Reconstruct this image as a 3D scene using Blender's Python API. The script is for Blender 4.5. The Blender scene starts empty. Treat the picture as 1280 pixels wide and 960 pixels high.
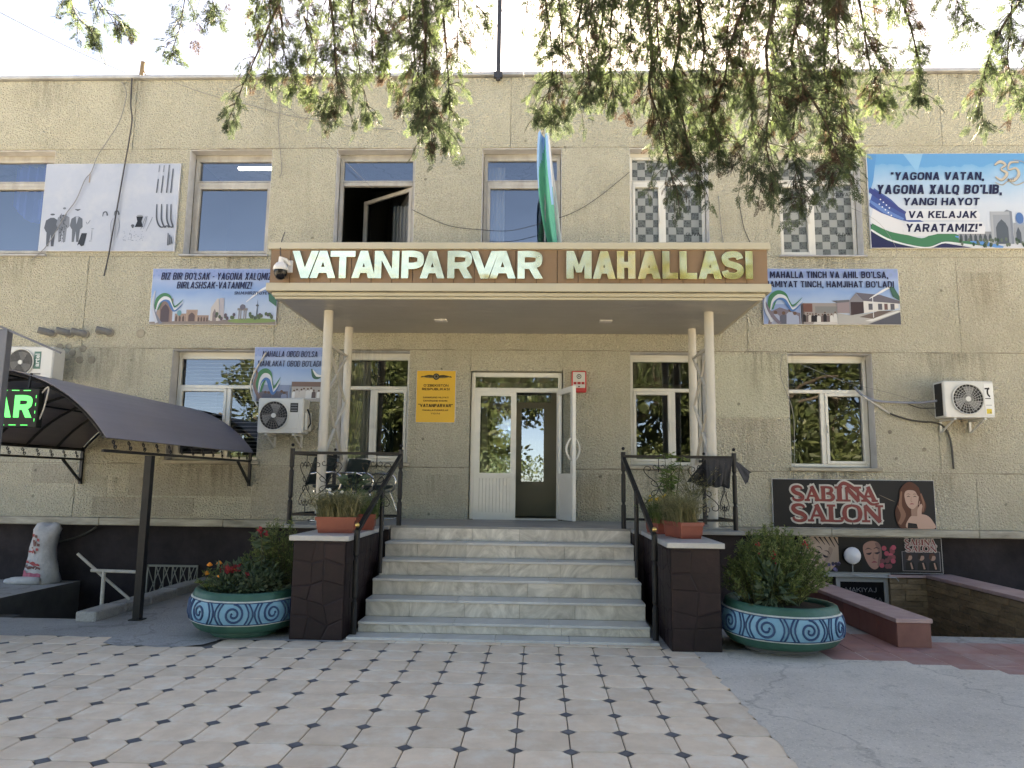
import bpy, bmesh, math, random
import numpy as np
from mathutils import Vector, Matrix
rnd = random.Random(7)
nr = np.random.default_rng(11)
S = bpy.context.scene
COL = S.collection
# ------------------------------------------------------------------ camera
F_PX, YAW, PITCH, ROLL = 913.0, -0.03795, 0.13388, 0.01275
DIST, EYE = 11.2, 1.6
def cam_axes():
    cy, sy, cp, sp = math.cos(YAW), math.sin(YAW), math.cos(PITCH), math.sin(PITCH)
    f = Vector((sy*cp, cy*cp, sp)); r = Vector((cy, -sy, 0)); u = r.cross(f)
    c, s = math.cos(ROLL), math.sin(ROLL)
    return c*r+s*u, -s*r+c*u, f
RGT, UPV, FWD = cam_axes()
CAM = Vector((0, -DIST, EYE))
cd = bpy.data.cameras.new('camera'); co = bpy.data.objects.new('camera', cd); COL.objects.link(co)
cd.sensor_width = 36; cd.lens = F_PX/1280*36; cd.clip_start = 0.05; cd.clip_end = 2000
mw = Matrix.Identity(4)
for i in range(3):
    mw[i][0], mw[i][1], mw[i][2], mw[i][3] = RGT[i], UPV[i], -FWD[i], CAM[i]
co.matrix_world = mw
S.camera = co
# ------------------------------------------------------------------ sky, sun, exposure
SUN_EL, SUN_AZ = math.radians(34.0), math.radians(8.5)
w = bpy.data.worlds.new('World'); S.world = w; w.use_nodes = True
nt = w.node_tree
bg = nt.nodes['Background']
sky = nt.nodes.new('ShaderNodeTexSky'); sky.sky_type = 'NISHITA'; sky.sun_disc = False
sky.sun_elevation = SUN_EL; sky.sun_rotation = SUN_AZ
sky.air_density = 0.4; sky.dust_density = 0.5; sky.ozone_density = 1.6
nt.links.new(sky.outputs[0], bg.inputs[0]); bg.inputs[1].default_value = 0.052
sl = bpy.data.lights.new('sun', 'SUN'); sl.energy = 5.0; sl.angle = math.radians(0.5); sl.color = (1, .95, .86)
so = bpy.data.objects.new('sun', sl); COL.objects.link(so)
SUND = Vector((math.sin(SUN_AZ)*math.cos(SUN_EL), math.cos(SUN_AZ)*math.cos(SUN_EL), math.sin(SUN_EL)))
so.rotation_euler = SUND.to_track_quat('Z', 'Y').to_euler()
so.location = (4, 20, 16)
S.view_settings.view_transform = 'Standard'; S.view_settings.look = 'None'
S.view_settings.gamma = 1; S.view_settings.use_curve_mapping = False
S.view_settings.exposure = 3.95
S.view_settings.use_white_balance = True; S.view_settings.white_balance_temperature = 9300
S.render.engine = 'CYCLES'
S.cycles.max_bounces = 6; S.cycles.transparent_max_bounces = 12
S.cycles.caustics_reflective = False; S.cycles.caustics_refractive = False

# ------------------------------------------------------------------ measuring: a pixel of the 1280x960 photo on a known plane
def ray(x, y): return RGT*(x-640)+UPV*(480-y)+FWD*F_PX
def P(x, y, Y=0.0):
    d = ray(x, y); t = (Y-CAM.y)/d.y; q = CAM+d*t; return q
def G(x, y, Z=0.0):
    d = ray(x, y); t = (Z-CAM.z)/d.z; return CAM+d*t
def rect(xl, yt, xr, yb, Y=0.0):      # upright rectangle on plane Y from its pixel box -> x0,x1,z0,z1
    a, b, c, d = P(xl, yt, Y), P(xr, yt, Y), P(xl, yb, Y), P(xr, yb, Y)
    return (a.x+c.x)/2, (b.x+d.x)/2, (c.z+d.z)/2, (a.z+b.z)/2

# ------------------------------------------------------------------ materials
MC = {}
def lin(h):
    h = h.lstrip('#'); o = []
    for i in (0, 2, 4):
        v = int(h[i:i+2], 16)/255
        o.append(v/12.92 if v <= .04045 else ((v+.055)/1.055)**2.4)
    return tuple(o)
def N(t, kind, **kw):
    n = t.nodes.new(kind)
    for k, v in kw.items(): setattr(n, k, v)
    return n
def mat(name, col, rough=.6, metal=0, col2=None, scale=4, amt=1.0, detail=5, bump=0, bscale=40, bdist=.01, spec=.5, stretch=None, island=0.0, col3=None, scale3=.7, distort=0):
    if name in MC: return MC[name]
    m = bpy.data.materials.new(name); m.use_nodes = True; t = m.node_tree
    b = t.nodes['Principled BSDF']
    b.inputs['Roughness'].default_value = rough; b.inputs['Metallic'].default_value = metal
    b.inputs['Specular IOR Level'].default_value = spec
    tc = N(t, 'ShaderNodeTexCoord'); src = tc.outputs['Object']
    if stretch:
        mp = N(t, 'ShaderNodeMapping'); mp.inputs['Scale'].default_value = stretch
        t.links.new(src, mp.inputs[0]); src = mp.outputs[0]
    out = None
    if col2 is not None:
        no = N(t, 'ShaderNodeTexNoise'); no.inputs['Scale'].default_value = scale; no.inputs['Detail'].default_value = detail
        no.inputs['Roughness'].default_value = .65; no.inputs['Distortion'].default_value = distort
        t.links.new(src, no.inputs['Vector'])
        r = N(t, 'ShaderNodeValToRGB'); r.color_ramp.elements[0].position = .32; r.color_ramp.elements[1].position = .68
        r.color_ramp.elements[0].color = (*col, 1); r.color_ramp.elements[1].color = (*col2, 1)
        t.links.new(no.outputs[0], r.inputs[0]); out = r.outputs[0]
    else:
        rg = N(t, 'ShaderNodeRGB'); rg.outputs[0].default_value = (*col, 1); out = rg.outputs[0]
    if col3 is not None:
        no = N(t, 'ShaderNodeTexNoise'); no.inputs['Scale'].default_value = scale3; no.inputs['Detail'].default_value = 6; no.inputs['Roughness'].default_value = .7
        t.links.new(tc.outputs['Object'], no.inputs['Vector'])
        r = N(t, 'ShaderNodeValToRGB'); r.color_ramp.elements[0].position = .48; r.color_ramp.elements[1].position = .72
        t.links.new(no.outputs[0], r.inputs[0])
        mx = N(t, 'ShaderNodeMix', data_type='RGBA'); t.links.new(r.outputs[0], mx.inputs[0]); t.links.new(out, mx.inputs[6]); mx.inputs[7].default_value = (*col3, 1)
        out = mx.outputs[2]
    if island:
        g = N(t, 'ShaderNodeNewGeometry'); mr = N(t, 'ShaderNodeMapRange'); mr.inputs[3].default_value = 1-island; mr.inputs[4].default_value = 1+island*.6
        t.links.new(g.outputs['Random Per Island'], mr.inputs[0])
        mx = N(t, 'ShaderNodeVectorMath', operation='SCALE'); t.links.new(out, mx.inputs[0]); t.links.new(mr.outputs[0], mx.inputs['Scale']); out = mx.outputs[0]
    t.links.new(out, b.inputs['Base Color'])
    if bump:
        no = N(t, 'ShaderNodeTexNoise'); no.inputs['Scale'].default_value = bscale; no.inputs['Detail'].default_value = 4
        t.links.new(tc.outputs['Object'], no.inputs['Vector'])
        bp = N(t, 'ShaderNodeBump'); bp.inputs['Strength'].default_value = bump; bp.inputs['Distance'].default_value = bdist
        t.links.new(no.outputs[0], bp.inputs['Height']); t.links.new(bp.outputs[0], b.inputs['Normal'])
    if sum(col[:3]) < .12 and spec == .5: b.inputs['Specular IOR Level'].default_value = .22
    MC[name] = m
    return m
def emis(name, col, strength):
    if name in MC: return MC[name]
    m = bpy.data.materials.new(name); m.use_nodes = True; b = m.node_tree.nodes['Principled BSDF']
    b.inputs['Base Color'].default_value = (*col, 1); b.inputs['Emission Color'].default_value = (*col, 1); b.inputs['Emission Strength'].default_value = strength
    MC[name] = m; return m
def ink(h, rough=.45):
    return mat('print_'+h.lstrip('#')+('' if rough == .45 else '_matt'), tuple(v*.68 for v in lin(h)), rough)

# rough plaster ("shuba") of the wall panels
def plaster(name, base, dark, stain, grain=1.0):
    m = bpy.data.materials.new(name); m.use_nodes = True; t = m.node_tree; L = t.links.new
    b = t.nodes['Principled BSDF']; b.inputs['Roughness'].default_value = .95; b.inputs['Specular IOR Level'].default_value = .15
    tc = N(t, 'ShaderNodeTexCoord'); o = tc.outputs['Object']
    g1 = N(t, 'ShaderNodeTexNoise'); g1.inputs['Scale'].default_value = 55; g1.inputs['Detail'].default_value = 3; g1.inputs['Roughness'].default_value = .6; L(o, g1.inputs['Vector'])
    r1 = N(t, 'ShaderNodeValToRGB'); r1.color_ramp.elements[0].position = .30; r1.color_ramp.elements[1].position = .60
    r1.color_ramp.elements[0].color = (*dark, 1); r1.color_ramp.elements[1].color = (*base, 1); L(g1.outputs[0], r1.inputs[0])  # grain pits darkened in the colour, for dirt and for relief shading
    # broad weathering
    g2 = N(t, 'ShaderNodeTexNoise'); g2.inputs['Scale'].default_value = .9; g2.inputs['Detail'].default_value = 7; g2.inputs['Roughness'].default_value = .68; L(o, g2.inputs['Vector'])
    r2 = N(t, 'ShaderNodeValToRGB'); r2.color_ramp.elements[0].position = .45; r2.color_ramp.elements[1].position = .75; r2.color_ramp.elements[1].color = (.9, .9, .9, 1); L(g2.outputs[0], r2.inputs[0])
    m1 = N(t, 'ShaderNodeMix', data_type='RGBA'); L(r2.outputs[0], m1.inputs[0]); L(r1.outputs[0], m1.inputs[6]); m1.inputs[7].default_value = (*stain, 1)
    # rain streaks
    mp = N(t, 'ShaderNodeMapping'); mp.inputs['Scale'].default_value = (2.4, 1, .3); L(o, mp.inputs[0])
    g3 = N(t, 'ShaderNodeTexNoise'); g3.inputs['Scale'].default_value = 1.6; g3.inputs['Detail'].default_value = 6; L(mp.outputs[0], g3.inputs['Vector'])
    r3 = N(t, 'ShaderNodeValToRGB'); r3.color_ramp.elements[0].position = .55; r3.color_ramp.elements[1].position = .85; r3.color_ramp.elements[1].color = (.32, .32, .32, 1); L(g3.outputs[0], r3.inputs[0])
    m2 = N(t, 'ShaderNodeMix', data_type='RGBA'); L(r3.outputs[0], m2.inputs[0]); L(m1.outputs[2], m2.inputs[6]); m2.inputs[7].default_value = (dark[0]*.62, dark[1]*.6, dark[2]*.55, 1)
    # small chips and spots
    g4 = N(t, 'ShaderNodeTexVoronoi'); g4.inputs['Scale'].default_value = 2.3; g4.inputs['Randomness'].default_value = 1; L(o, g4.inputs['Vector'])
    r4 = N(t, 'ShaderNodeValToRGB'); r4.color_ramp.elements[0].position = .035; r4.color_ramp.elements[1].position = .07
    r4.color_ramp.elements[0].color = (.6, .6, .6, 1); r4.color_ramp.elements[1].color = (0, 0, 0, 1); L(g4.outputs['Distance'], r4.inputs[0])
    m3 = N(t, 'ShaderNodeMix', data_type='RGBA'); L(r4.outputs[0], m3.inputs[0]); L(m2.outputs[2], m3.inputs[6]); m3.inputs[7].default_value = (.09, .08, .06, 1)
    g = N(t, 'ShaderNodeNewGeometry'); mr = N(t, 'ShaderNodeMapRange'); mr.inputs[3].default_value = .96; mr.inputs[4].default_value = 1.03
    L(g.outputs['Random Per Island'], mr.inputs[0]); sc = N(t, 'ShaderNodeVectorMath', operation='SCALE'); L(m3.outputs[2], sc.inputs[0]); L(mr.outputs[0], sc.inputs['Scale'])
    L(sc.outputs[0], b.inputs['Base Color'])
    bp = N(t, 'ShaderNodeBump'); g5 = N(t, 'ShaderNodeTexVoronoi'); g5.inputs['Scale'].default_value = 34; g5.inputs['Randomness'].default_value = 1; L(o, g5.inputs['Vector']); m5 = N(t, 'ShaderNodeMath', operation='MULTIPLY_ADD'); L(g5.outputs['Distance'], m5.inputs[0]); m5.inputs[1].default_value = -.9; L(g1.outputs[0], m5.inputs[2]); bp.inputs['Strength'].default_value = 1.0*grain; bp.inputs['Distance'].default_value = .035; L(m5.outputs[0], bp.inputs['Height']); L(bp.outputs[0], b.inputs['Normal'])
    MC[name] = m; return m
def concrete(name, a, b_, dark):
    m = bpy.data.materials.new(name); m.use_nodes = True; t = m.node_tree; L = t.links.new; b = t.nodes['Principled BSDF']; b.inputs['Roughness'].default_value = .92; b.inputs['Specular IOR Level'].default_value = .2
    tc = N(t, 'ShaderNodeTexCoord'); o = tc.outputs['Object']; src = None
    for sc, dt, c0, c1, p0, p1, amt in ((1.1, 8, a, b_, .35, .65, 1), (26, 4, None, dark, .56, .70, .75), (3.4, 9, None, dark, .56, .72, .7), (90, 2, None, (min(1, a[0]*1.3), min(1, a[1]*1.3), min(1, a[2]*1.3)), .58, .66, .6)):
        n = N(t, 'ShaderNodeTexNoise'); n.inputs['Scale'].default_value = sc; n.inputs['Detail'].default_value = dt; n.inputs['Roughness'].default_value = .7; L(o, n.inputs['Vector'])
        r = N(t, 'ShaderNodeValToRGB'); r.color_ramp.elements[0].position = p0; r.color_ramp.elements[1].position = p1; L(n.outputs[0], r.inputs[0])
        if c0: r.color_ramp.elements[0].color = (*c0, 1); r.color_ramp.elements[1].color = (*c1, 1); src = r.outputs[0]
        else:
            r.color_ramp.elements[1].color = (amt, amt, amt, 1); mx = N(t, 'ShaderNodeMix', data_type='RGBA'); L(r.outputs[0], mx.inputs[0]); L(src, mx.inputs[6]); mx.inputs[7].default_value = (*c1, 1); src = mx.outputs[2]
    # cracks
    v = N(t, 'ShaderNodeTexVoronoi', feature='DISTANCE_TO_EDGE'); v.inputs['Scale'].default_value = .38; dn = N(t, 'ShaderNodeTexNoise'); dn.inputs['Scale'].default_value = 2.5; dn.inputs['Detail'].default_value = 6; L(o, dn.inputs['Vector'])
    va = N(t, 'ShaderNodeVectorMath', operation='MULTIPLY_ADD'); L(dn.outputs['Color'], va.inputs[0]); va.inputs[1].default_value = (.7, .7, .7); L(o, va.inputs[2]); L(va.outputs[0], v.inputs['Vector'])
    r = N(t, 'ShaderNodeValToRGB'); r.color_ramp.elements[0].position = .003; r.color_ramp.elements[1].position = .008; r.color_ramp.elements[0].color = (.3, .3, .3, 1); r.color_ramp.elements[1].color = (0, 0, 0, 1); L(v.outputs['Distance'], r.inputs[0])
    mx = N(t, 'ShaderNodeMix', data_type='RGBA'); L(r.outputs[0], mx.inputs[0]); L(src, mx.inputs[6]); mx.inputs[7].default_value = (dark[0]*.4, dark[1]*.4, dark[2]*.4, 1); L(mx.outputs[2], b.inputs['Base Color'])
    n = N(t, 'ShaderNodeTexNoise'); n.inputs['Scale'].default_value = 45; n.inputs['Detail'].default_value = 6; L(o, n.inputs['Vector']); bp = N(t, 'ShaderNodeBump'); bp.inputs['Strength'].default_value = .8; bp.inputs['Distance'].default_value = .012; L(n.outputs[0], bp.inputs['Height']); L(bp.outputs[0], b.inputs['Normal'])
    MC[name] = m; return m
def stain_mat(name, colr, amount):
    m = bpy.data.materials.new(name); m.use_nodes = True; t = m.node_tree; t.nodes.clear(); L = t.links.new
    o = N(t, 'ShaderNodeOutputMaterial'); tc = N(t, 'ShaderNodeTexCoord'); sp = N(t, 'ShaderNodeSeparateXYZ'); L(tc.outputs['Generated'], sp.inputs[0])
    mp = N(t, 'ShaderNodeMapping'); mp.inputs['Scale'].default_value = (9, 1, 1.1); L(tc.outputs['Object'], mp.inputs[0])
    n = N(t, 'ShaderNodeTexNoise'); n.inputs['Scale'].default_value = 1.3; n.inputs['Detail'].default_value = 7; n.inputs['Roughness'].default_value = .65; L(mp.outputs[0], n.inputs['Vector'])
    r = N(t, 'ShaderNodeValToRGB'); r.color_ramp.elements[0].position = .42; r.color_ramp.elements[1].position = .72; L(n.outputs[0], r.inputs[0])
    def M(op, a, b):
        k = N(t, 'ShaderNodeMath', operation=op)
        for i, v in enumerate((a, b)):
            if isinstance(v, (int, float)): k.inputs[i].default_value = v
            else: L(v, k.inputs[i])
        return k.outputs[0]
    u, v = sp.outputs['X'], sp.outputs['Z']
    e = M('MULTIPLY', M('MULTIPLY', M('MULTIPLY', u, M('SUBTRACT', 1, u)), 4), M('POWER', v, 1.3)); f = M('MULTIPLY', M('MULTIPLY', e, r.outputs[0]), amount)
    tr = N(t, 'ShaderNodeBsdfTransparent'); d = N(t, 'ShaderNodeBsdfDiffuse'); d.inputs[0].default_value = (*colr, 1); mx = N(t, 'ShaderNodeMixShader'); L(f, mx.inputs[0]); L(tr.outputs[0], mx.inputs[1]); L(d.outputs[0], mx.inputs[2]); L(mx.outputs[0], o.inputs[0])
    MC[name] = m; return m
def glass_mat(name, refl=.16, tint=(.85, .9, .92)):
    if name in MC: return MC[name]
    m = bpy.data.materials.new(name); m.use_nodes = True; t = m.node_tree; t.nodes.clear(); L = t.links.new
    o = N(t, 'ShaderNodeOutputMaterial'); tr = N(t, 'ShaderNodeBsdfTransparent'); tr.inputs[0].default_value = (*tint, 1)
    gl = N(t, 'ShaderNodeBsdfGlossy'); gl.inputs['Roughness'].default_value = .01; gl.inputs[0].default_value = (.95, .97, 1, 1)
    fr = N(t, 'ShaderNodeFresnel'); fr.inputs[0].default_value = 1.5
    ma = N(t, 'ShaderNodeMath', operation='ADD'); ma.use_clamp = True; L(fr.outputs[0], ma.inputs[0]); ma.inputs[1].default_value = refl
    tc = N(t, 'ShaderNodeTexCoord'); no = N(t, 'ShaderNodeTexNoise'); no.inputs['Scale'].default_value = 1.7; no.inputs['Detail'].default_value = 1; L(tc.outputs['Object'], no.inputs['Vector'])
    bp = N(t, 'ShaderNodeBump'); bp.inputs['Strength'].default_value = .06; bp.inputs['Distance'].default_value = .05; L(no.outputs[0], bp.inputs['Height']); L(bp.outputs[0], gl.inputs['Normal'])
    mx = N(t, 'ShaderNodeMixShader'); L(ma.outputs[0], mx.inputs[0]); L(tr.outputs[0], mx.inputs[1]); L(gl.outputs[0], mx.inputs[2]); L(mx.outputs[0], o.inputs[0])
    MC[name] = m; return m
def leaf_mat(name, cols, trans=.45, rough=.55, spread=.5):
    if name in MC: return MC[name]
    m = bpy.data.materials.new(name); m.use_nodes = True; t = m.node_tree; t.nodes.clear(); L = t.links.new
    o = N(t, 'ShaderNodeOutputMaterial'); g = N(t, 'ShaderNodeNewGeometry')
    tc = N(t, 'ShaderNodeTexCoord'); no = N(t, 'ShaderNodeTexNoise'); no.inputs['Scale'].default_value = 3.5; no.inputs['Detail'].default_value = 3; L(tc.outputs['Object'], no.inputs['Vector'])
    mm = N(t, 'ShaderNodeMath', operation='MULTIPLY_ADD'); L(g.outputs['Random Per Island'], mm.inputs[0]); mm.inputs[1].default_value = spread; L(no.outputs[0], mm.inputs[2])
    ms = N(t, 'ShaderNodeMath', operation='SUBTRACT'); L(mm.outputs[0], ms.inputs[0]); ms.inputs[1].default_value = spread/2
    r = N(t, 'ShaderNodeValToRGB'); e = r.color_ramp.elements
    while len(e) < len(cols): e.new(.5)
    for i, c in enumerate(cols): e[i].position = .22+.56*i/(len(cols)-1); e[i].color = (*c, 1)
    L(ms.outputs[0], r.inputs[0])
    d = N(t, 'ShaderNodeBsdfPrincipled'); d.inputs['Roughness'].default_value = rough; d.inputs['Specular IOR Level'].default_value = .3; L(r.outputs[0], d.inputs['Base Color'])
    tl = N(t, 'ShaderNodeBsdfTranslucent'); hs = N(t, 'ShaderNodeHueSaturation'); hs.inputs['Value'].default_value = 1.25; hs.inputs['Hue'].default_value = .495; L(r.outputs[0], hs.inputs['Color']); L(hs.outputs[0], tl.inputs[0])
    mx = N(t, 'ShaderNodeMixShader'); mx.inputs[0].default_value = trans; L(d.outputs[0], mx.inputs[1]); L(tl.outputs[0], mx.inputs[2]); L(mx.outputs[0], o.inputs[0])
    MC[name] = m; return m

# ------------------------------------------------------------------ mesh builder and object helpers
ORG = {}
def org(o): return ORG.get(o.name, Vector((0, 0, 0))) if o else Vector((0, 0, 0))
class MB:
    def __init__(s): s.v = []; s.f = []; s.mi = []; s.ms = []; s.cur = 0
    def m(s, material):
        if material not in s.ms: s.ms.append(material)
        s.cur = s.ms.index(material); return s
    def add(s, vs, fs):
        n = len(s.v); s.v.extend([tuple(p) for p in vs])
        for f in fs: s.f.append([i+n for i in f]); s.mi.append(s.cur)
        return s
    def box(s, x0, x1, y0, y1, z0, z1, bev=0.0):
        if x0 > x1: x0, x1 = x1, x0
        if y0 > y1: y0, y1 = y1, y0
        if z0 > z1: z0, z1 = z1, z0
        if not bev:
            vs = [(x, y, z) for z in (z0, z1) for y in (y0, y1) for x in (x0, x1)]
            return s.add(vs, [(0, 2, 3, 1), (4, 5, 7, 6), (0, 1, 5, 4), (1, 3, 7, 5), (3, 2, 6, 7), (2, 0, 4, 6)])
        b = min(bev, (x1-x0)*.45, (y1-y0)*.45, (z1-z0)*.45)
        bm = bmesh.new(); bmesh.ops.create_cube(bm, size=1)
        for v in bm.verts: v.co = Vector(((x0+x1)/2+v.co.x*(x1-x0), (y0+y1)/2+v.co.y*(y1-y0), (z0+z1)/2+v.co.z*(z1-z0)))
        bmesh.ops.bevel(bm, geom=bm.edges[:], offset=b, segments=1, affect='EDGES')
        bm.verts.index_update()
        vs = [v.co.copy() for v in bm.verts]; fs = [[v.index for v in f.verts] for f in bm.faces]; bm.free()
        return s.add(vs, fs)
    def obox(s, c, ax, ay, az, hx, hy, hz):   # oriented box: centre, axes, half sizes
        c = Vector(c); ax, ay, az = Vector(ax).normalized(), Vector(ay).normalized(), Vector(az).normalized()
        vs = [c+ax*hx*x+ay*hy*y+az*hz*z for z in (-1, 1) for y in (-1, 1) for x in (-1, 1)]
        return s.add(vs, [(0, 2, 3, 1), (4, 5, 7, 6), (0, 1, 5, 4), (1, 3, 7, 5), (3, 2, 6, 7), (2, 0, 4, 6)])
    def bar(s, a, b, w, h=None):
        a, b = Vector(a), Vector(b); d = (b-a); l = d.length; d.normalize(); h = h or w
        u = d.cross(Vector((0, 0, 1)))
        if u.length < 1e-3: u = Vector((1, 0, 0))
        u.normalize(); v = d.cross(u)
        return s.obox((a+b)/2, d, u, v, l/2, w/2, h/2)
    def tube(s, pts, r, n=6, cap=True):
        pts = [Vector(p) for p in pts]; k = len(pts); rs = r if isinstance(r, (list, tuple)) else [r]*k
        vs = []; prev = None
        for i, p in enumerate(pts):
            d = (pts[min(i+1, k-1)]-pts[max(i-1, 0)])
            if d.length < 1e-9: d = Vector((0, 0, 1))
            d.normalize()
            if prev is None:
                u = d.cross(Vector((0, 0, 1)))
                if u.length < 1e-2: u = d.cross(Vector((0, 1, 0)))
            else:
                u = prev-d*prev.dot(d)
                if u.length < 1e-4: u = d.orthogonal()
            u.normalize(); prev = u; v = d.cross(u)
            for j in range(n):
                a = 2*math.pi*j/n; vs.append(p+(u*math.cos(a)+v*math.sin(a))*rs[i])
        fs = [(i*n+j, i*n+(j+1) % n, (i+1)*n+(j+1) % n, (i+1)*n+j) for i in range(k-1) for j in range(n)]
        if cap: fs += [tuple(range(n-1, -1, -1)), tuple(range((k-1)*n, k*n))]
        return s.add(vs, fs)
    def lathe(s, prof, c, n=24, squash=1.0, cap=False):
        c = Vector(c); vs = []; k = len(prof)
        for r, z in prof:
            for j in range(n):
                a = 2*math.pi*j/n; vs.append((c.x+r*math.cos(a), c.y+r*math.sin(a)*squash, c.z+z))
        fs = [(i*n+j, i*n+(j+1) % n, (i+1)*n+(j+1) % n, (i+1)*n+j) for i in range(k-1) for j in range(n)]
        if cap: fs += [tuple(range(n-1, -1, -1)), tuple(range((k-1)*n, k*n))]
        return s.add(vs, fs)
    def disc(s, c, axis, r, h, n=20):
        c = Vector(c); ax = Vector(axis).normalized()
        return s.tube([c-ax*h/2, c+ax*h/2], r, n)
    def ball(s, c, r, n=8, sz=1.0):
        pr = [(max(1e-4, r*math.sin(math.pi*i/n)), -r*sz*math.cos(math.pi*i/n)) for i in range(n+1)]
        return s.lathe(pr, c, n*2)
    def prism(s, poly, axis_y0, axis_y1):      # polygon in XZ pushed along Y
        n = len(poly); vs = [(x, axis_y0, z) for x, z in poly]+[(x, axis_y1, z) for x, z in poly]
        fs = [tuple(range(n)), tuple(range(2*n-1, n-1, -1))]+[(i, i+n, (i+1) % n+n, (i+1) % n) for i in range(n)]
        return s.add(vs, fs)
    def quad(s, a, b, c, d): return s.add([a, b, c, d], [(0, 1, 2, 3)])
    def build(s, name, parent=None, material=None, smooth=False, loc=None):
        me = bpy.data.meshes.new(name); o_ = Vector(loc) if loc else org(parent)
        me.from_pydata([(p[0]-o_[0], p[1]-o_[1], p[2]-o_[2]) for p in s.v], [], s.f)
        for mm in (s.ms or [material]): me.materials.append(mm)
        if s.ms: me.polygons.foreach_set('material_index', s.mi)
        if smooth: me.polygons.foreach_set('use_smooth', [True]*len(me.polygons))
        me.update()
        o = bpy.data.objects.new(name, me); COL.objects.link(o)
        if parent: o.parent = parent; ORG[o.name] = o_
        else: o.location = o_; ORG[o.name] = o_
        return o
    def norm(s):      # outward normals through bmesh
        return s
def tag(o, label=None, cat=None, group=None, kind=None):
    if label: o['label'] = label
    if cat: o['category'] = cat
    if group: o['group'] = group
    if kind: o['kind'] = kind
    return o
def thing(name, loc, label, cat, group=None):
    o = bpy.data.objects.new(name, None); COL.objects.link(o); o.location = loc; o.empty_display_size = .2
    ORG[o.name] = Vector(loc); return tag(o, label, cat, group)
def copy_tree(o, parent=None):
    c = o.copy(); COL.objects.link(c)
    if parent: c.parent = parent
    for ch in list(o.children): copy_tree(ch, c)
    return c
def catmull(pts, k=6, closed=False):
    P_ = [Vector(p) if len(p) == 3 else Vector((p[0], p[1])) for p in pts]; n = len(P_); out = []
    rng = range(n) if closed else range(n-1)
    for i in rng:
        if closed: a, b, c, d = P_[i-1], P_[i], P_[(i+1) % n], P_[(i+2) % n]
        else: a, b, c, d = P_[max(i-1, 0)], P_[i], P_[i+1], P_[min(i+2, n-1)]
        for j in range(k):
            t = j/k
            out.append(.5*((2*b)+(c-a)*t+(2*a-5*b+4*c-d)*t*t+(3*b-a-3*c+d)*t**3))
    if not closed: out.append(P_[-1])
    return out

# ------------------------------------------------------------------ flat printing on boards: u,v in 0..1
class Board:
    def __init__(s, x0, x1, z0, z1, y, step=.0002, skew=0.0):
        s.r = (x0, x1, z0, z1); s.y = y; s.step = step; s.mb = MB(); s.layer = 1; s.asp = (x1-x0)/(z1-z0)
    def pt(s, u, v, ex=0.0):
        x0, x1, z0, z1 = s.r; return (x0+(x1-x0)*u, s.y-s.layer*s.step-ex, z0+(z1-z0)*v)
    def clip(s, pts): return [(min(1, max(0, p[0])), min(1, max(0, p[1]))) for p in pts]
    def poly(s, pts, colr, smooth=False, bump=1):
        if smooth: pts = [(p.x, p.y) for p in catmull(pts, 5, True)]
        pts = s.clip(pts)
        a = sum(pts[i-1][0]*pts[i][1]-pts[i][0]*pts[i-1][1] for i in range(len(pts)))
        if a < 0: pts = pts[::-1]
        s.mb.m(colr if not isinstance(colr, str) else ink(colr)); s.mb.add([s.pt(*p) for p in pts], [tuple(range(len(pts)))]); s.layer += bump
    def rect(s, u0, u1, v0, v1, c): s.poly([(u0, v0), (u1, v0), (u1, v1), (u0, v1)], c)
    def ell(s, u, v, ru, rv=None, c='#000000', n=20):
        rv = rv if rv is not None else ru*s.asp
        s.poly([(u+ru*math.cos(2*math.pi*i/n), v+rv*math.sin(2*math.pi*i/n)) for i in range(n)], c, False, .12 if n <= 8 else 1)
    def rib(s, pts, wd, c, k=6):            # ribbon: widths in v units
        q = catmull(pts, k); n = len(q); ws = [wd[0]+(wd[1]-wd[0])*i/(n-1) for i in range(n)] if len(wd) == 2 else None
        if ws is None:
            ws = []
            for i in range(n):
                t = i/(n-1)*(len(wd)-1); j = min(int(t), len(wd)-2); ws.append(wd[j]+(wd[j+1]-wd[j])*(t-j))
        vs = []
        for i, p in enumerate(q):
            d = q[min(i+1, n-1)]-q[max(i-1, 0)]; dx, dy = d.x*s.asp, d.y; l = math.hypot(dx, dy) or 1
            nx, ny = -dy/l, dx/l; h = ws[i]/2
            for sg in (-1, 1):
                u, v = min(1, max(0, p.x+sg*nx*h/s.asp)), min(1, max(0, p.y+sg*ny*h)); vs.append(s.pt(u, v))
        s.mb.m(ink(c) if isinstance(c, str) else c); s.mb.add(vs, [(2*i, 2*i+2, 2*i+3, 2*i+1) for i in range(n-1)]); s.layer += 1
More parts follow.
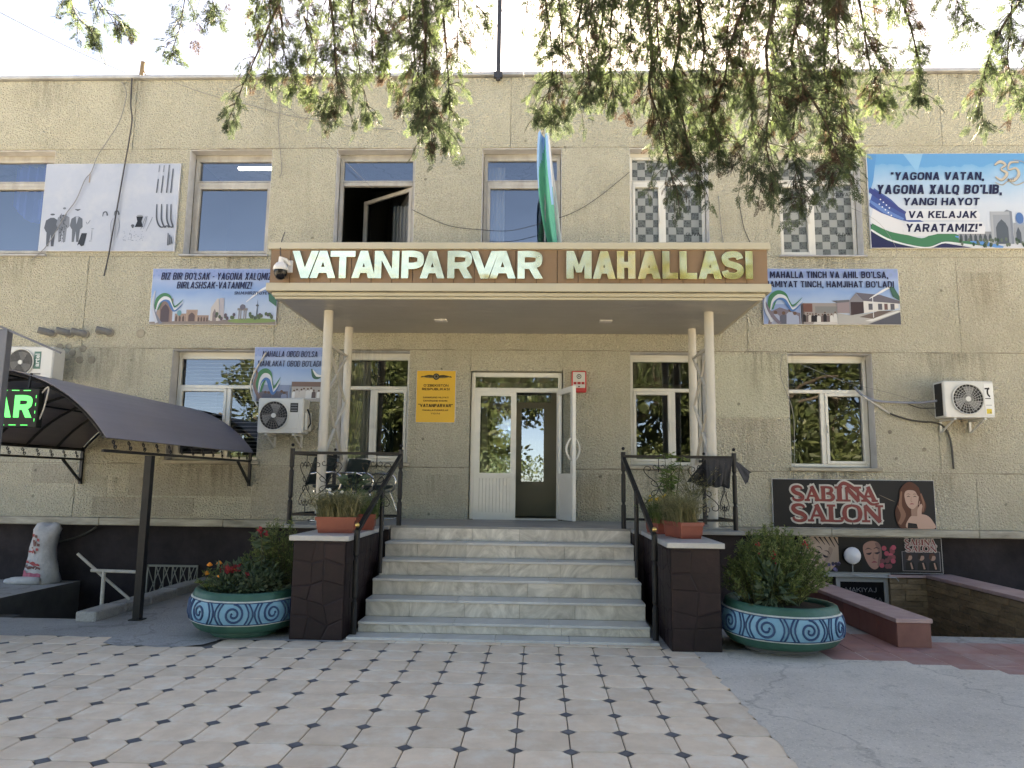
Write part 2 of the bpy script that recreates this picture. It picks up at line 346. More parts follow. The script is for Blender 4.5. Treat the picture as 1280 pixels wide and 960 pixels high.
# text -> flat mesh
TXT = {}
def glyph_mesh(t, off=0.0, shear=0.0):
    k = (t, off, shear)
    if k in TXT: return TXT[k]
    c = bpy.data.curves.new('lettering', 'FONT'); c.body = t; c.size = 1; c.offset = off; c.shear = shear; c.fill_mode = 'FRONT'; c.resolution_u = 4
    o = bpy.data.objects.new('lettering', c)
    me = bpy.data.meshes.new_from_object(o)
    vs = [v.co.copy() for v in me.vertices]; fs = [list(p.vertices) for p in me.polygons]
    bpy.data.objects.remove(o); bpy.data.curves.remove(c); bpy.data.meshes.remove(me)
    TXT[k] = (vs, fs); return TXT[k]
def advance(ch):
    if ('adv', ch) not in TXT: TXT['adv', ch] = max(v.x for v in glyph_mesh('H'+ch+'H')[0])-max(v.x for v in glyph_mesh('HH')[0])
    return TXT['adv', ch]
def raw_text(t, off=0.0, shear=0.0, track=0.0):
    vs, fs, x = [], [], 0.0      # letter by letter, each a hair in front of the last so that none overlap in one plane
    for i, ch in enumerate(t):
        if ch != ' ':
            v, f = glyph_mesh(ch, off, shear); n = len(vs)
            vs += [Vector((p.x+x, p.y, (i % 3)*.0003)) for p in v]; fs += [[a+n for a in q] for q in f]
        x += advance(ch)+track
    return vs, fs
def text_into(mb, t, x0, x1, z0, z1, y, material, off=.02, shear=0.0, thick=0.0):
    vs, fs = raw_text(t, off, shear, off*1.2)
    a, b = min(v.x for v in vs), max(v.x for v in vs); c, d = min(v.y for v in vs), max(v.y for v in vs)
    q = [(x0+(v.x-a)/(b-a)*(x1-x0), z0+(v.y-c)/(d-c)*(z1-z0)) for v in vs]
    mb.m(material)
    ff = []
    for f in fs:
        ar = sum(q[f[i-1]][0]*q[f[i]][1]-q[f[i]][0]*q[f[i-1]][1] for i in range(len(f)))
        ff.append(f if ar > 0 else f[::-1])
    if not thick:
        mb.add([(p[0], y-v.z, p[1]) for p, v in zip(q, vs)], ff); return
    n = len(q); es = {}
    for f in ff:
        for i in range(len(f)): es[(f[i-1], f[i])] = 1
    side = [(a_, a_+n, b_+n, b_) for (a_, b_) in es if (b_, a_) not in es]
    mb.add([(p[0], y, p[1]) for p in q]+[(p[0], y+thick, p[1]) for p in q], ff+[[i+n for i in f[::-1]] for f in ff]+side)
# block capitals drawn as strokes: heavy, even lettering for the sign and the banners
GL = {
 'A': (.78, ['d0,0,.5,1', 'd1,0,.5,1', 'b.22,.78,.24']), 'B': (.68, ['v0', 'c0,1 .55,1 .92,.93 .98,.76 .88,.58 .55,.525 0,.525', 'c.5,.525 .6,.525 .93,.46 1,.26 .9,.07 .6,0 0,0']),
 'C': (.68, ['c1,.75 .95,.92 .5,1 .1,.9 0,.5 .1,.1 .5,0 .95,.08 1,.25']), 'D': (.70, ['v0', 'c0,1 .5,1 .92,.88 1,.5 .92,.12 .5,0 0,0']), 'E': (.58, ['v0', 'b0,1,0', 'b0,.9,.5', 'b0,1,1']), 'F': (.56, ['v0', 'b0,.9,.5', 'b0,1,1']),
 'G': (.72, ['c1,.75 .95,.92 .5,1 .1,.9 0,.5 .1,.1 .5,0 .9,.06 1,.2 1,.44', 'b.55,1,.45']), 'H': (.70, ['v0', 'v1', 'b0,1,.5']), 'I': (.22, ['v.5']), 'J': (.48, ['c1,1.1 1,.3 .85,.05 .45,0 .1,.07 0,.25']),
 'K': (.70, ['v0', 'd.05,.42,.98,1', 'd1,0,.38,.58']), 'L': (.56, ['v0', 'b0,1,0']), 'M': (.86, ['v0', 'v1', 'e.04,1,.5,.22', 'e.96,1,.5,.22']), 'N': (.72, ['v0', 'v1', 'e.04,1,.96,0']),
 'O': (.76, ['c.5,1 .1,.9 0,.5 .1,.1 .5,0 .9,.1 1,.5 .9,.9 .5,1']), 'P': (.66, ['v0', 'c0,1 .55,1 .93,.92 1,.73 .93,.53 .55,.44 0,.44']), 'Q': (.76, ['c.5,1 .1,.9 0,.5 .1,.1 .5,0 .9,.1 1,.5 .9,.9 .5,1', 'd.62,.24,.98,-.1']),
 'R': (.70, ['v0', 'c0,1 .55,1 .92,.93 .97,.74 .9,.55 .55,.46 0,.46', 'd1,0,.55,.48']), 'S': (.66, ['c.96,.78 .85,.95 .5,1 .1,.92 .04,.74 .2,.58 .55,.5 .88,.4 .98,.24 .85,.06 .5,0 .12,.06 .02,.24']),
 'T': (.64, ['v.5', 'b0,1,1']), 'U': (.70, ['c0,1.1 0,.35 .1,.08 .5,0 .9,.08 1,.35 1,1.1']), 'V': (.76, ['d0,1,.5,0', 'd1,1,.5,0']), 'X': (.72, ['d0,0,1,1', 'd1,0,0,1']), 'Y': (.72, ['d0,1,.5,.45', 'd1,1,.5,.45', 'w.5,.5']), 'Z': (.66, ['b0,1,1', 'b0,1,0', 'd.04,0,.96,1']),
 '!': (.2, ['h.5,.3,1', 'h.5,0,.17']), ',': (.2, ['d.3,-.16,.6,.16']), '.': (.2, ['h.5,0,.17']), '-': (.36, ['b0,1,.42']), '•': (.3, ['h.5,.35,.6']), '‘': (.2, ['d.6,.74,.35,1']), '“': (.4, ['d.25,.7,.15,1', 'd.85,.7,.75,1']), '”': (.4, ['d.15,.7,.25,1', 'd.75,.7,.85,1']), '"': (.36, ['h.15,.7,1', 'h.85,.7,1']), ' ': (.30, [])}
def block_glyph(ch, k, s):
    wd, st_ = GL[ch]; W = wd*k; X = lambda u: s/2+u*max(W-s, .001); Yc = lambda v: s*.45+v*(1-s*.9); out = []
    for q in st_:
        t_, a = q[0], q[1:]
        if t_ == 'c':
            p = catmull([tuple(map(float, z.split(','))) for z in a.split()], 5); p = [Vector((X(z.x), Yc(z.y))) for z in p]; n = len(p); l = []
            for i in range(n):
                d = p[min(i+1, n-1)]-p[max(i-1, 0)]; d.normalize(); l.append((p[i]+Vector((-d.y, d.x))*s*.5*.93, p[i]-Vector((-d.y, d.x))*s*.5*.93))
            out.append([[l[i][0], l[i][1], l[i+1][1], l[i+1][0]] for i in range(n-1)]); continue
        v = list(map(float, a.split(',')))
        if t_ in 'de':
            XD = lambda u: s*.57+u*(W-s*1.14); x0, y0, x1, y1 = XD(v[0]), v[1], XD(v[2]), v[3]; L = math.hypot(x1-x0, y1-y0); h = min(s*.5*L/max(abs(y1-y0), .05), s*.9)*(.72 if t_ == 'e' else 1)
            out.append([[(x0-h, y0), (x0+h, y0), (x1+h, y1), (x1-h, y1)]]); continue
        if t_ == 'v': r = (X(v[0])-s/2, X(v[0])+s/2, 0, 1)
        elif t_ == 'w': r = (X(v[0])-s/2, X(v[0])+s/2, 0, v[1])
        elif t_ == 'h': r = (W*v[0]-s*.52, W*v[0]+s*.52, v[1], v[2])
        else: y = s*.44+v[2]*(1-s*.88); r = (X(v[0])-(s/2 if v[0] in (0, 1) else 0), X(v[1])+(s/2 if v[1] == 1 else 0), y-s*.44, y+s*.44)
        out.append([[(r[0], r[2]), (r[1], r[2]), (r[1], r[3]), (r[0], r[3])]])
    return out, W
def block_into(mb, t, x0, x1, z0, z1, y, material, s=.18, shear=0.0, thick=0.0, gap=.10):
    H = z1-z0; tgt = (x1-x0)/H-shear*.9; nat = sum(GL[c][0] for c in t); k = (tgt-gap*(len(t)-1)*min(1, tgt/(nat+.1)))/nat; g_ = gap*min(1, tgt/(nat+.1)); s = min(s, .30*k) if len(t) > 1 else s
    mb.m(material); x = 0.0
    for ch in t:
        parts, W = block_glyph(ch, k, s)
        for i, faces in enumerate(parts):
            yy = y-.0002*i
            for f in faces:
                q = [(x0+(x+p[0]+shear*p[1])*H, z0+p[1]*H) for p in f]
                if sum(q[j-1][0]*q[j][1]-q[j][0]*q[j-1][1] for j in range(len(q))) < 0: q = q[::-1]
                n = len(q)
                if thick: mb.add([(a, yy, b) for a, b in q]+[(a, y+thick, b) for a, b in q], [tuple(range(n)), tuple(range(2*n-1, n-1, -1))]+[(j, j+n, (j+1) % n+n, (j+1) % n) for j in range(n)])
                else: mb.add([(a, yy, b) for a, b in q], [tuple(range(n))])
        x += W+g_
# ================================================================== materials in use
plast = plaster('rough_cream_plaster', (.58, .555, .445), (.385, .365, .285), (.44, .415, .32))
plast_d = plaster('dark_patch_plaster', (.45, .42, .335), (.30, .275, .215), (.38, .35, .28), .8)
plast_g = plaster('greenish_patch_plaster', (.51, .50, .39), (.36, .36, .28), (.44, .435, .34), .6)
conc = concrete('grey_concrete', (.42, .405, .385), (.32, .31, .295), (.19, .183, .173))
conc_l = concrete('pale_concrete', (.66, .585, .505), (.53, .47, .405), (.32, .285, .245))
conc_d = mat('dark_concrete', (.16, .155, .15), .9, col2=(.09, .088, .085), scale=2.2, detail=7, bump=.5, bscale=50, bdist=.006)  # darker concrete for the pit walls, pit steps and planter foot
ledge_m = mat('weathered_ledge', (.46, .43, .35), .9, col2=(.20, .185, .15), scale=3, detail=8, bump=.6, bscale=30, bdist=.01, stretch=(.6, 1, 3))
mortar = mat('old_mortar', (.36, .33, .26), .95, col2=(.15, .135, .11), scale=5, detail=6, bump=.6, bscale=70, bdist=.008)
plinth_m = mat('dark_plinth', (.010, .008, .010), .8, col2=(.034, .028, .030), scale=1.7, bump=.5, bscale=9, bdist=.03)
white_p = mat('white_plaster_reveal', (.62, .62, .62), .85, col2=(.45, .445, .44), scale=3, bump=.3, bscale=40)
pvc = mat('white_pvc', (.66, .65, .60), .32, col2=(.59, .58, .53), scale=2)
oldwood = mat('old_cream_wood', (.44, .43, .40), .6, col2=(.30, .28, .25), scale=5, stretch=(1, 1, .4), bump=.2, bscale=30, bdist=.004)
tin = mat('weathered_tin', (.45, .46, .47), .55, .2, col2=(.28, .28, .29), scale=2.5)
glass = glass_mat('window_glass', .07)
glass_b = glass_mat('upper_window_glass', .15)
glass_d = glass_mat('door_glass', .10)
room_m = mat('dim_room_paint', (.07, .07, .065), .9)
black_i = mat('black_enamelled_iron', (.012, .012, .013), .38, col2=(.02, .02, .021), scale=8, bump=.15, bscale=60, bdist=.002)
gold = mat('brass_ball', (.62, .42, .15), .3, 1)
dstone = mat('dark_crazy_stone', (.020, .014, .015), .6, col2=(.030, .020, .020), scale=6, bump=.6, bscale=5, bdist=.03)
marble = mat('green_grey_marble_tile', (.74, .69, .61), .3, col2=(.38, .345, .295), scale=2.2, detail=10, distort=3.5, island=.14)
tread_m = mat('pale_marble_tread', (.60, .595, .58), .28, col2=(.46, .455, .44), scale=3, detail=8, distort=1.5, island=.08)
cap_m = mat('grey_marble_cap', (.50, .49, .475), .35, col2=(.36, .355, .345), scale=3.5, detail=8, distort=1.2)
floor_m = mat('porch_floor_tile', (.33, .32, .30), .55, col2=(.24, .232, .22), scale=2, detail=7)
beige = mat('beige_coated_sheet', (.46, .43, .34), .42, col2=(.41, .385, .30), scale=1.2)
brownp = mat('brown_fascia_panel', (.225, .145, .085), .5, col2=(.195, .122, .07), scale=1.4, island=.08)
soff = mat('grey_soffit_board', (.33, .325, .32), .4, col2=(.29, .285, .28), scale=1.5)
colp = mat('cream_column_paint', (.52, .495, .44), .5, col2=(.43, .41, .36), scale=4, stretch=(1, 1, .3))
tile_m = mat('sandy_octagon_paver', (.84, .66, .50), .75, col2=(.70, .54, .40), scale=5, detail=6, bump=.35, bscale=90, bdist=.003, island=.10, col3=(.84, .74, .62), scale3=4)
dia_m = mat('slate_blue_insert', (.08, .088, .11), .6, col2=(.13, .135, .15), scale=20, island=.3)
grout = mat('dark_grout', (.20, .18, .155), .95, col2=(.12, .11, .10), scale=20)
redtile = mat('red_pavement_tile', (.42, .215, .19), .7, col2=(.32, .155, .14), scale=3, detail=7, island=.14, col3=(.40, .31, .29), scale3=1.3)
redwall_m = mat('red_brown_cladding', (.26, .105, .085), .5, col2=(.195, .075, .062), scale=4, island=.12)
pinkcap = mat('pink_cap_slab', (.47, .33, .315), .6, col2=(.36, .235, .225), scale=4, island=.08)

# ================================================================== ground
def flat(mb, x0, x1, y0, y1, z): mb.add([(x0, y0, z), (x1, y0, z), (x1, y1, z), (x0, y1, z)], [(0, 1, 2, 3)])
PL = (-7.1, -5.05, -2.8, .3); PR = (3.97, 5.75, -2.8, .3)      # the two basement stair pits
asph = mat('street_asphalt', (.45, .43, .39), .9, col2=(.36, .345, .31), scale=.6, detail=6)
g = MB().m(asph)
flat(g, -400, 400, -500, -14, -.05); flat(g, -400, -14, -14, 400, -.05); flat(g, 14, 400, -14, 400, -.05); flat(g, -14, 14, 12, 400, -.05)
tag(g.build('ground'), kind='structure')
c = MB().m(conc_l)
ed = [1.515+.012*math.sin(i*2.1)+rnd.uniform(-.02, .012) for i in range(120)]
c.add([(x, -3.7-i*(10.3/119), .0045) for i, x in enumerate(ed)]+[(2.4, -3.7-i*(10.3/119), .0045) for i in range(120)], [(i, i+1, 121+i, 120+i) for i in range(119)]); flat(c, 2.4, 14, -14, -3.7, .0045)
tag(c.build('concrete_pavement'), kind='structure')
c = MB().m(conc)
for a in [(-14, PL[0]), (PL[1], PR[0]), (PR[1], 14)]: flat(c, a[0], a[1], PL[2], .3, 0)
flat(c, -14, 14, -3.7, PL[2], 0)
bl = [(-4.3, -3.66), (-4.22, -3.98), (-4.0, -4.09), (-3.8, -4.05), (-3.62, -4.11), (-3.4, -4.06), (-3.24, -3.95), (-3.16, -3.66)]
c.add([(a, b, .0048) for a, b in bl], [tuple(range(8))])
sm = [(-14+i*.2, -3.70+.03*math.sin(i*1.7)+rnd.uniform(-.03, .02)) for i in range(58)]; c.add([(a, b, .0038) for a, b in sm]+[(a, -3.62, .0038) for a, b in sm], [(i, i+1, 59+i, 58+i) for i in range(57)])
tag(c.build('concrete_apron'), kind='structure')
# paving of octagon pavers with slate inserts
PX, PY, DX, DY = .335, .357, 1.21, -4.40
t = MB().m(tile_m); dm = MB().m(dia_m)
cut, gp = .052, .004
def paver(x0, x1, y0, y1):
    zt = rnd.uniform(-.001, .002); tl = (rnd.uniform(-.0015, .0015), rnd.uniform(-.0015, .0015))
    def ring(i, z):
        a0, a1, b0, b1 = x0+gp+i, x1-gp-i, y0+gp+i, y1-gp-i; k = cut
        return [(a0+k, b0, z), (a1-k, b0, z), (a1, b0+k, z), (a1, b1-k, z), (a1-k, b1, z), (a0+k, b1, z), (a0, b1-k, z), (a0, b0+k, z)]
    r0, r1, r2 = ring(0, -.015), ring(0, zt-.003), ring(.007, zt+.002)
    f = [[i, (i+1) % 8, 8+(i+1) % 8, 8+i] for i in range(8)]+[[8+i, 8+(i+1) % 8, 16+(i+1) % 8, 16+i] for i in range(8)]+[list(range(16, 24))]
    t.add(r0+r1+r2, f)
for j in range(-2, 27):
    y1 = DY-(j-1)*PY; y1 = DY-j*PY; y0 = y1-PY
    for i in range(-42, 1):
        x0 = DX+i*PX; x1 = x0+PX
        if j == -2 and -4.2 < x0 < -3.3: continue
        paver(x0, x1, y0, y1)
        if rnd.random() < .99: dm.add([(x0, y0-.049, -.001), (x0+.049, y0, -.001), (x0, y0+.049, -.001), (x0-.049, y0, -.001)], [(0, 1, 2, 3)])
b_ = MB().m(grout); flat(b_, -14, 1.545, -14, -3.7, -.012)
tag(b_.build('paving_bed'), kind='structure')
tag(t.build('paving'), kind='structure'); tag(dm.build('paving_inserts'), kind='structure')
# strip of narrow slabs between paving and steps
s_ = MB().m(tile_m)
for i in range(6): s_.box(-1.95+i*.53, -1.95+i*.53+.525, -3.69, -3.60, -.01, .006, .003)
tag(s_.build('kerb_strip'), kind='structure')
# red tiles on the right
r_ = MB().m(redtile)
for j in range(9):
    for i in range(22):
        x0, y1 = 2.75+i*.335+(.0 if j % 2 else .0), -.15-j*.50
        x1, y0 = x0+.329, y1-.494
        yf = -4.02 if x0 < 3.1 else -4.02-(x0-3.1)*.42
        if PR[0]-.36 < x0+.1 < PR[1] and y1 > PR[2]+.1: continue
        if x1 > PR[0]-.35 and x0 < PR[1] and y1 > PR[2]: y1 = PR[2]
        y0 = max(y0, max(yf, -4.75))
        if y1-y0 < .06: continue
        r_.box(x0, x1, y0, y1, -.01, .005+rnd.uniform(0, .002), .002)
tag(r_.build('red_tile_pavement'), kind='structure')
# pits
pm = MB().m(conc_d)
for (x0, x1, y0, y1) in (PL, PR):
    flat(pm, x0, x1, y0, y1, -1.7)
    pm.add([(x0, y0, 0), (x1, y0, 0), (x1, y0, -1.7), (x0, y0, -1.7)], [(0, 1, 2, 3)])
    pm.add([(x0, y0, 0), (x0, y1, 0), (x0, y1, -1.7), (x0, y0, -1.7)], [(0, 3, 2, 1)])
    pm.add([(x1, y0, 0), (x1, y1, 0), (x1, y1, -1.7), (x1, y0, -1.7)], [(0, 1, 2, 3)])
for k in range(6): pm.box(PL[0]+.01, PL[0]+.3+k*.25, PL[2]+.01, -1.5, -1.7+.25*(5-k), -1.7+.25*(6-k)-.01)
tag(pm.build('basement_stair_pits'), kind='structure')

# ================================================================== the building
BLD = thing('office_building', (0, 0, 0), 'long two storey building of cream rough plaster panels with recessed windows', 'building')
XL, XR = -13.0, 13.0
UW = [(-9.68, -8.04, 'curtain'), (-5.77, -4.40, 'tube'), (-3.33, -2.04, 'open'), (-.95, .33, 'plain'), (1.42, 2.66, 'film'), (3.77, 5.04, 'film')]
UZ = (5.16, 6.955)
LW = [(-5.81, -4.37), (-3.14, -2.03), (1.40, 2.54), (3.80, 5.07)]
LZ = (1.86, 3.615)
UW += [(-12.1, -10.8, 'plain'), (8.7, 10.0, 'plain')]
LW += [(8.75, 10.0), (-9.9, -8.7)]
DOOR = (-1.07, .36, 1.04, 3.31)
wall = MB().m(plast)
def panel(x0, x1, z0, z1):
    j = rnd.uniform(-.001, .002); g_ = .003
    wall.box(x0+g_, x1-g_, -.004+j, .35, z0+g_, z1-g_, .005)
def splits(a, b, cuts): 
    e = [a]+[c_ for c_ in sorted(cuts) if a+.1 < c_ < b-.1]+[b]; return list(zip(e[:-1], e[1:]))
for a, b in splits(XL, XR, [-9.9, -6.75, -3.6, -.5, 2.62, 5.09, 6.35, 9.4]): panel(a, b, 6.972, 8.19)
for a, b in splits(XL, XR, [-9.9, -7.3, -4.2, 3.2, 6.42, 9.4]): panel(a, b, 3.64, 5.145)
def piers(ws, z0, z1, cuts=()):
    x = XL
    for w_ in sorted(ws):
        for a, b in splits(x, w_[0], cuts): panel(a, b, z0, z1)
        x = w_[1]
    for a, b in splits(x, XR, cuts): panel(a, b, z0, z1)
piers(UW, 5.145, 6.972)
piers(LW+[(DOOR[0], DOOR[1])], 1.815, 3.64, [3.15, 6.0, -7.4])
panel(DOOR[0], DOOR[1], 3.31, 3.64)
for a, b in splits(XL, DOOR[0], [-10, -7.2, -4.1, -2.2]): panel(a, b, .985, 1.815)
for a, b in splits(DOOR[1], XR, [2.75, 5.05, 6.5, 9.5]): panel(a, b, .985, 1.815)
tag(wall.build('wall', BLD))
j = MB().m(mortar)
for z in (6.972, 5.145, 3.64): j.box(XL, XR, .008, .03, z-.012, z+.012)
j.box(XL, DOOR[0]-.01, .008, .03, 1.803, 1.827); j.box(DOOR[1]+.01, XR, .008, .03, 1.803, 1.827)
# lumpy mortar squeezed out of the joints
for z, xs in ((6.972, (XL, XR)), (3.64, (XL, XR)), (1.815, (XL, -1.2)), (1.815, (.5, XR))):
    x = xs[0]
    while x < xs[1]:
        l = rnd.uniform(.15, .9)
        if rnd.random() < .5: j.tube([(x, -.004, z+rnd.uniform(-.006, .006)), (x+l*.5, -.009, z+rnd.uniform(-.008, .008)), (min(x+l, xs[1]), -.004, z+rnd.uniform(-.006, .006))], [.004, rnd.uniform(.006, .013), .004], 5)
        x += l
j.build('joint_mortar', BLD)
MB().m(plast_g).box(2.66, 3.78, -.010, .02, 2.62, 3.6, .004).build('plaster_patch', BLD)
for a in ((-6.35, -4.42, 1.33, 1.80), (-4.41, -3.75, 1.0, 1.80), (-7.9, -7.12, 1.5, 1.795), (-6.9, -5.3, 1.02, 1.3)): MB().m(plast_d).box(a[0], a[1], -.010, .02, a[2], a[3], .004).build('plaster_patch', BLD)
# holes of old pipes, blackened spots
for px, py, r in [(75, 434, .06), (91, 441, .055), (86, 433, .05), (100, 450, .06), (104, 436, .055), (115, 450, .06), (176, 417, .07), (124, 415, .05), (1112, 540, .03), (1155, 562, .03), (1120, 573, .02)]:
    q = P(px, py); MB().m(mortar).disc((q.x, -.006, q.z), (0, 1, 0), r, .012, 12).build('wall_stain', BLD)
drip = stain_mat('rain_run_stain', (.13, .115, .085), .62); damp = stain_mat('rusty_brown_stain', (.20, .125, .06), .5)
def stain(x0, x1, z0, z1, m_, flip=False):
    b = MB().m(m_); y = -.0125; b.add([(x0, y, z0), (x1, y, z0), (x1, y, z1), (x0, y, z1)], [(0, 1, 2, 3)]); b.build('wall_stain', BLD)
for x0, x1, st in UW[:6]:
    stain(x0-.15, x1+.15, 5.13-rnd.uniform(.5, .9), 5.135, drip)
for x0, x1 in LW[:4]: stain(x0-.15, x1+.15, 1.82-rnd.uniform(.45, .75), 1.82, drip)
for x in (-8.9, -7.2, -4.9, -2.6, -.4, 1.9, 4.3, 6.1): stain(x, x+rnd.uniform(.7, 1.6), 8.18-rnd.uniform(.6, 1.15), 8.185, drip)
for x in (-7.6, -4.1, 3.0, 5.5): stain(x, x+rnd.uniform(1.0, 1.8), 3.63-rnd.uniform(.5, 1.2), 3.63, drip)
for x0, x1, z0, z1 in ((5.9, 6.9, 1.85, 2.62), (5.2, 6.4, 1.0, 1.8), (2.7, 3.7, 1.85, 2.6), (-1.9, -1.15, 1.06, 1.7), (.5, 1.3, 1.06, 1.75), (-6.9, -5.9, 1.0, 1.6), (6.3, 7.3, 3.9, 4.9)): stain(x0, x1, z0, z1, damp)
lg = MB().m(ledge_m)
x = XL
while x < XR:
    l = min(rnd.uniform(1.6, 2.6), XR-x)
    lg.box(x, x+l-.004, -.055+rnd.uniform(-.004, .004), .34, .868+rnd.uniform(-.004, .004), .983, .012); x += l
lg.build('ledge', BLD)
pl = MB().m(plinth_m); pl.box(XL, XR, .2, .34, -1.75, .868)
pl.build('plinth', BLD)
bk = MB().m(plast); bk.box(XL, XR, 11.6, 12, -.05, 8.19); bk.box(XL, XL+.3, .36, 11.6, -.05, 8.19); bk.box(XR-.3, XR, .36, 11.6, -.05, 8.19)
bk.build('rear_wall', BLD)
rf = MB().m(conc); rf.box(XL, XR, .05, 12, 8.0, 8.188)
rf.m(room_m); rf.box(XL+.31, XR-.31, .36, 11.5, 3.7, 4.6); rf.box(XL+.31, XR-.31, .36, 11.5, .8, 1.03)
rfo = rf.build('roof', BLD)
cp = MB().m(tin); x = XL-.05
while x < XR:
    l = rnd.uniform(1.7, 2.4); z = rnd.uniform(-.006, .008); cp.box(x, min(x+l, XR+.05), -.07, .45, 8.192+z, 8.245+z, .004); x += l-.02 if False else l+.002
cp.build('coping', rfo)
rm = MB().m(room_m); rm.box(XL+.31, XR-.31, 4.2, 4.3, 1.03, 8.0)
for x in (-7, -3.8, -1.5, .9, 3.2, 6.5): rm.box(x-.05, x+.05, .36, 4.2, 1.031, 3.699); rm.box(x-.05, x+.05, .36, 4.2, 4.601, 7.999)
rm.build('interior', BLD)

film_m = bpy.data.materials.new('checker_window_film'); film_m.use_nodes = True
ft = film_m.node_tree; fb = ft.nodes['Principled BSDF']; fb.inputs['Roughness'].default_value = .35
tc = N(ft, 'ShaderNodeTexCoord'); ck = N(ft, 'ShaderNodeTexChecker'); ck.inputs['Scale'].default_value = 8.2
ck.inputs[1].default_value = (.27, .28, .26, 1); ck.inputs[2].default_value = (.10, .11, .10, 1)
mpf = N(ft, 'ShaderNodeMapping'); mpf.inputs['Scale'].default_value = (1, 0, 1); mpf.inputs['Location'].default_value = (.013, .03, .02)
ft.links.new(tc.outputs['Object'], mpf.inputs[0]); ft.links.new(mpf.outputs[0], ck.inputs[0])
vo = N(ft, 'ShaderNodeTexVoronoi'); vo.inputs['Scale'].default_value = 34; ft.links.new(mpf.outputs[0], vo.inputs['Vector'])
vr = N(ft, 'ShaderNodeValToRGB'); vr.color_ramp.elements[0].position = .2; vr.color_ramp.elements[1].position = .55; vr.color_ramp.elements[0].color = (.12, .13, .12, 1); vr.color_ramp.elements[1].color = (1, 1, 1, 1)
ft.links.new(vo.outputs['Distance'], vr.inputs[0])
c2 = N(ft, 'ShaderNodeMix', data_type='RGBA'); c2.blend_type = 'MULTIPLY'; c2.inputs[0].default_value = .75
ft.links.new(ck.outputs['Color'], c2.inputs[6]); ft.links.new(vr.outputs[0], c2.inputs[7])
lt_ = N(ft, 'ShaderNodeMix', data_type='RGBA'); ft.links.new(ck.outputs['Fac'], lt_.inputs[0]); ft.links.new(c2.outputs[2], lt_.inputs[6]); lt_.inputs[7].default_value = (.27, .28, .26, 1)
ft.links.new(lt_.outputs[2], fb.inputs['Base Color'])
blue_c = mat('royal_blue_curtain', (.02, .045, .22), .8); grey_c = mat('grey_curtain', (.30, .31, .32), .85); dark_c = mat('dark_green_curtain', (.02, .03, .026), .85)
cream_c = mat('sheer_cream_curtain', (.34, .33, .28), .85)
def drape(mb, x0, x1, z0, z1, y, folds=6, amp=.025, slack=0):
    n = folds*6; vs = []
    for k in range(n+1):
        t_ = k/n; x = x0+(x1-x0)*t_; yy = y+amp*math.sin(t_*folds*2*math.pi)+amp*.4*math.sin(t_*17)
        vs += [(x, yy, z1), (x+rnd.uniform(-.004, .004), yy, z0+slack*math.sin(t_*math.pi))]
    mb.add(vs, [(2*k, 2*k+1, 2*k+3, 2*k+2) for k in range(n)])
tube_e = emis('lit_fluorescent_tube', (.9, .95, 1), 2)
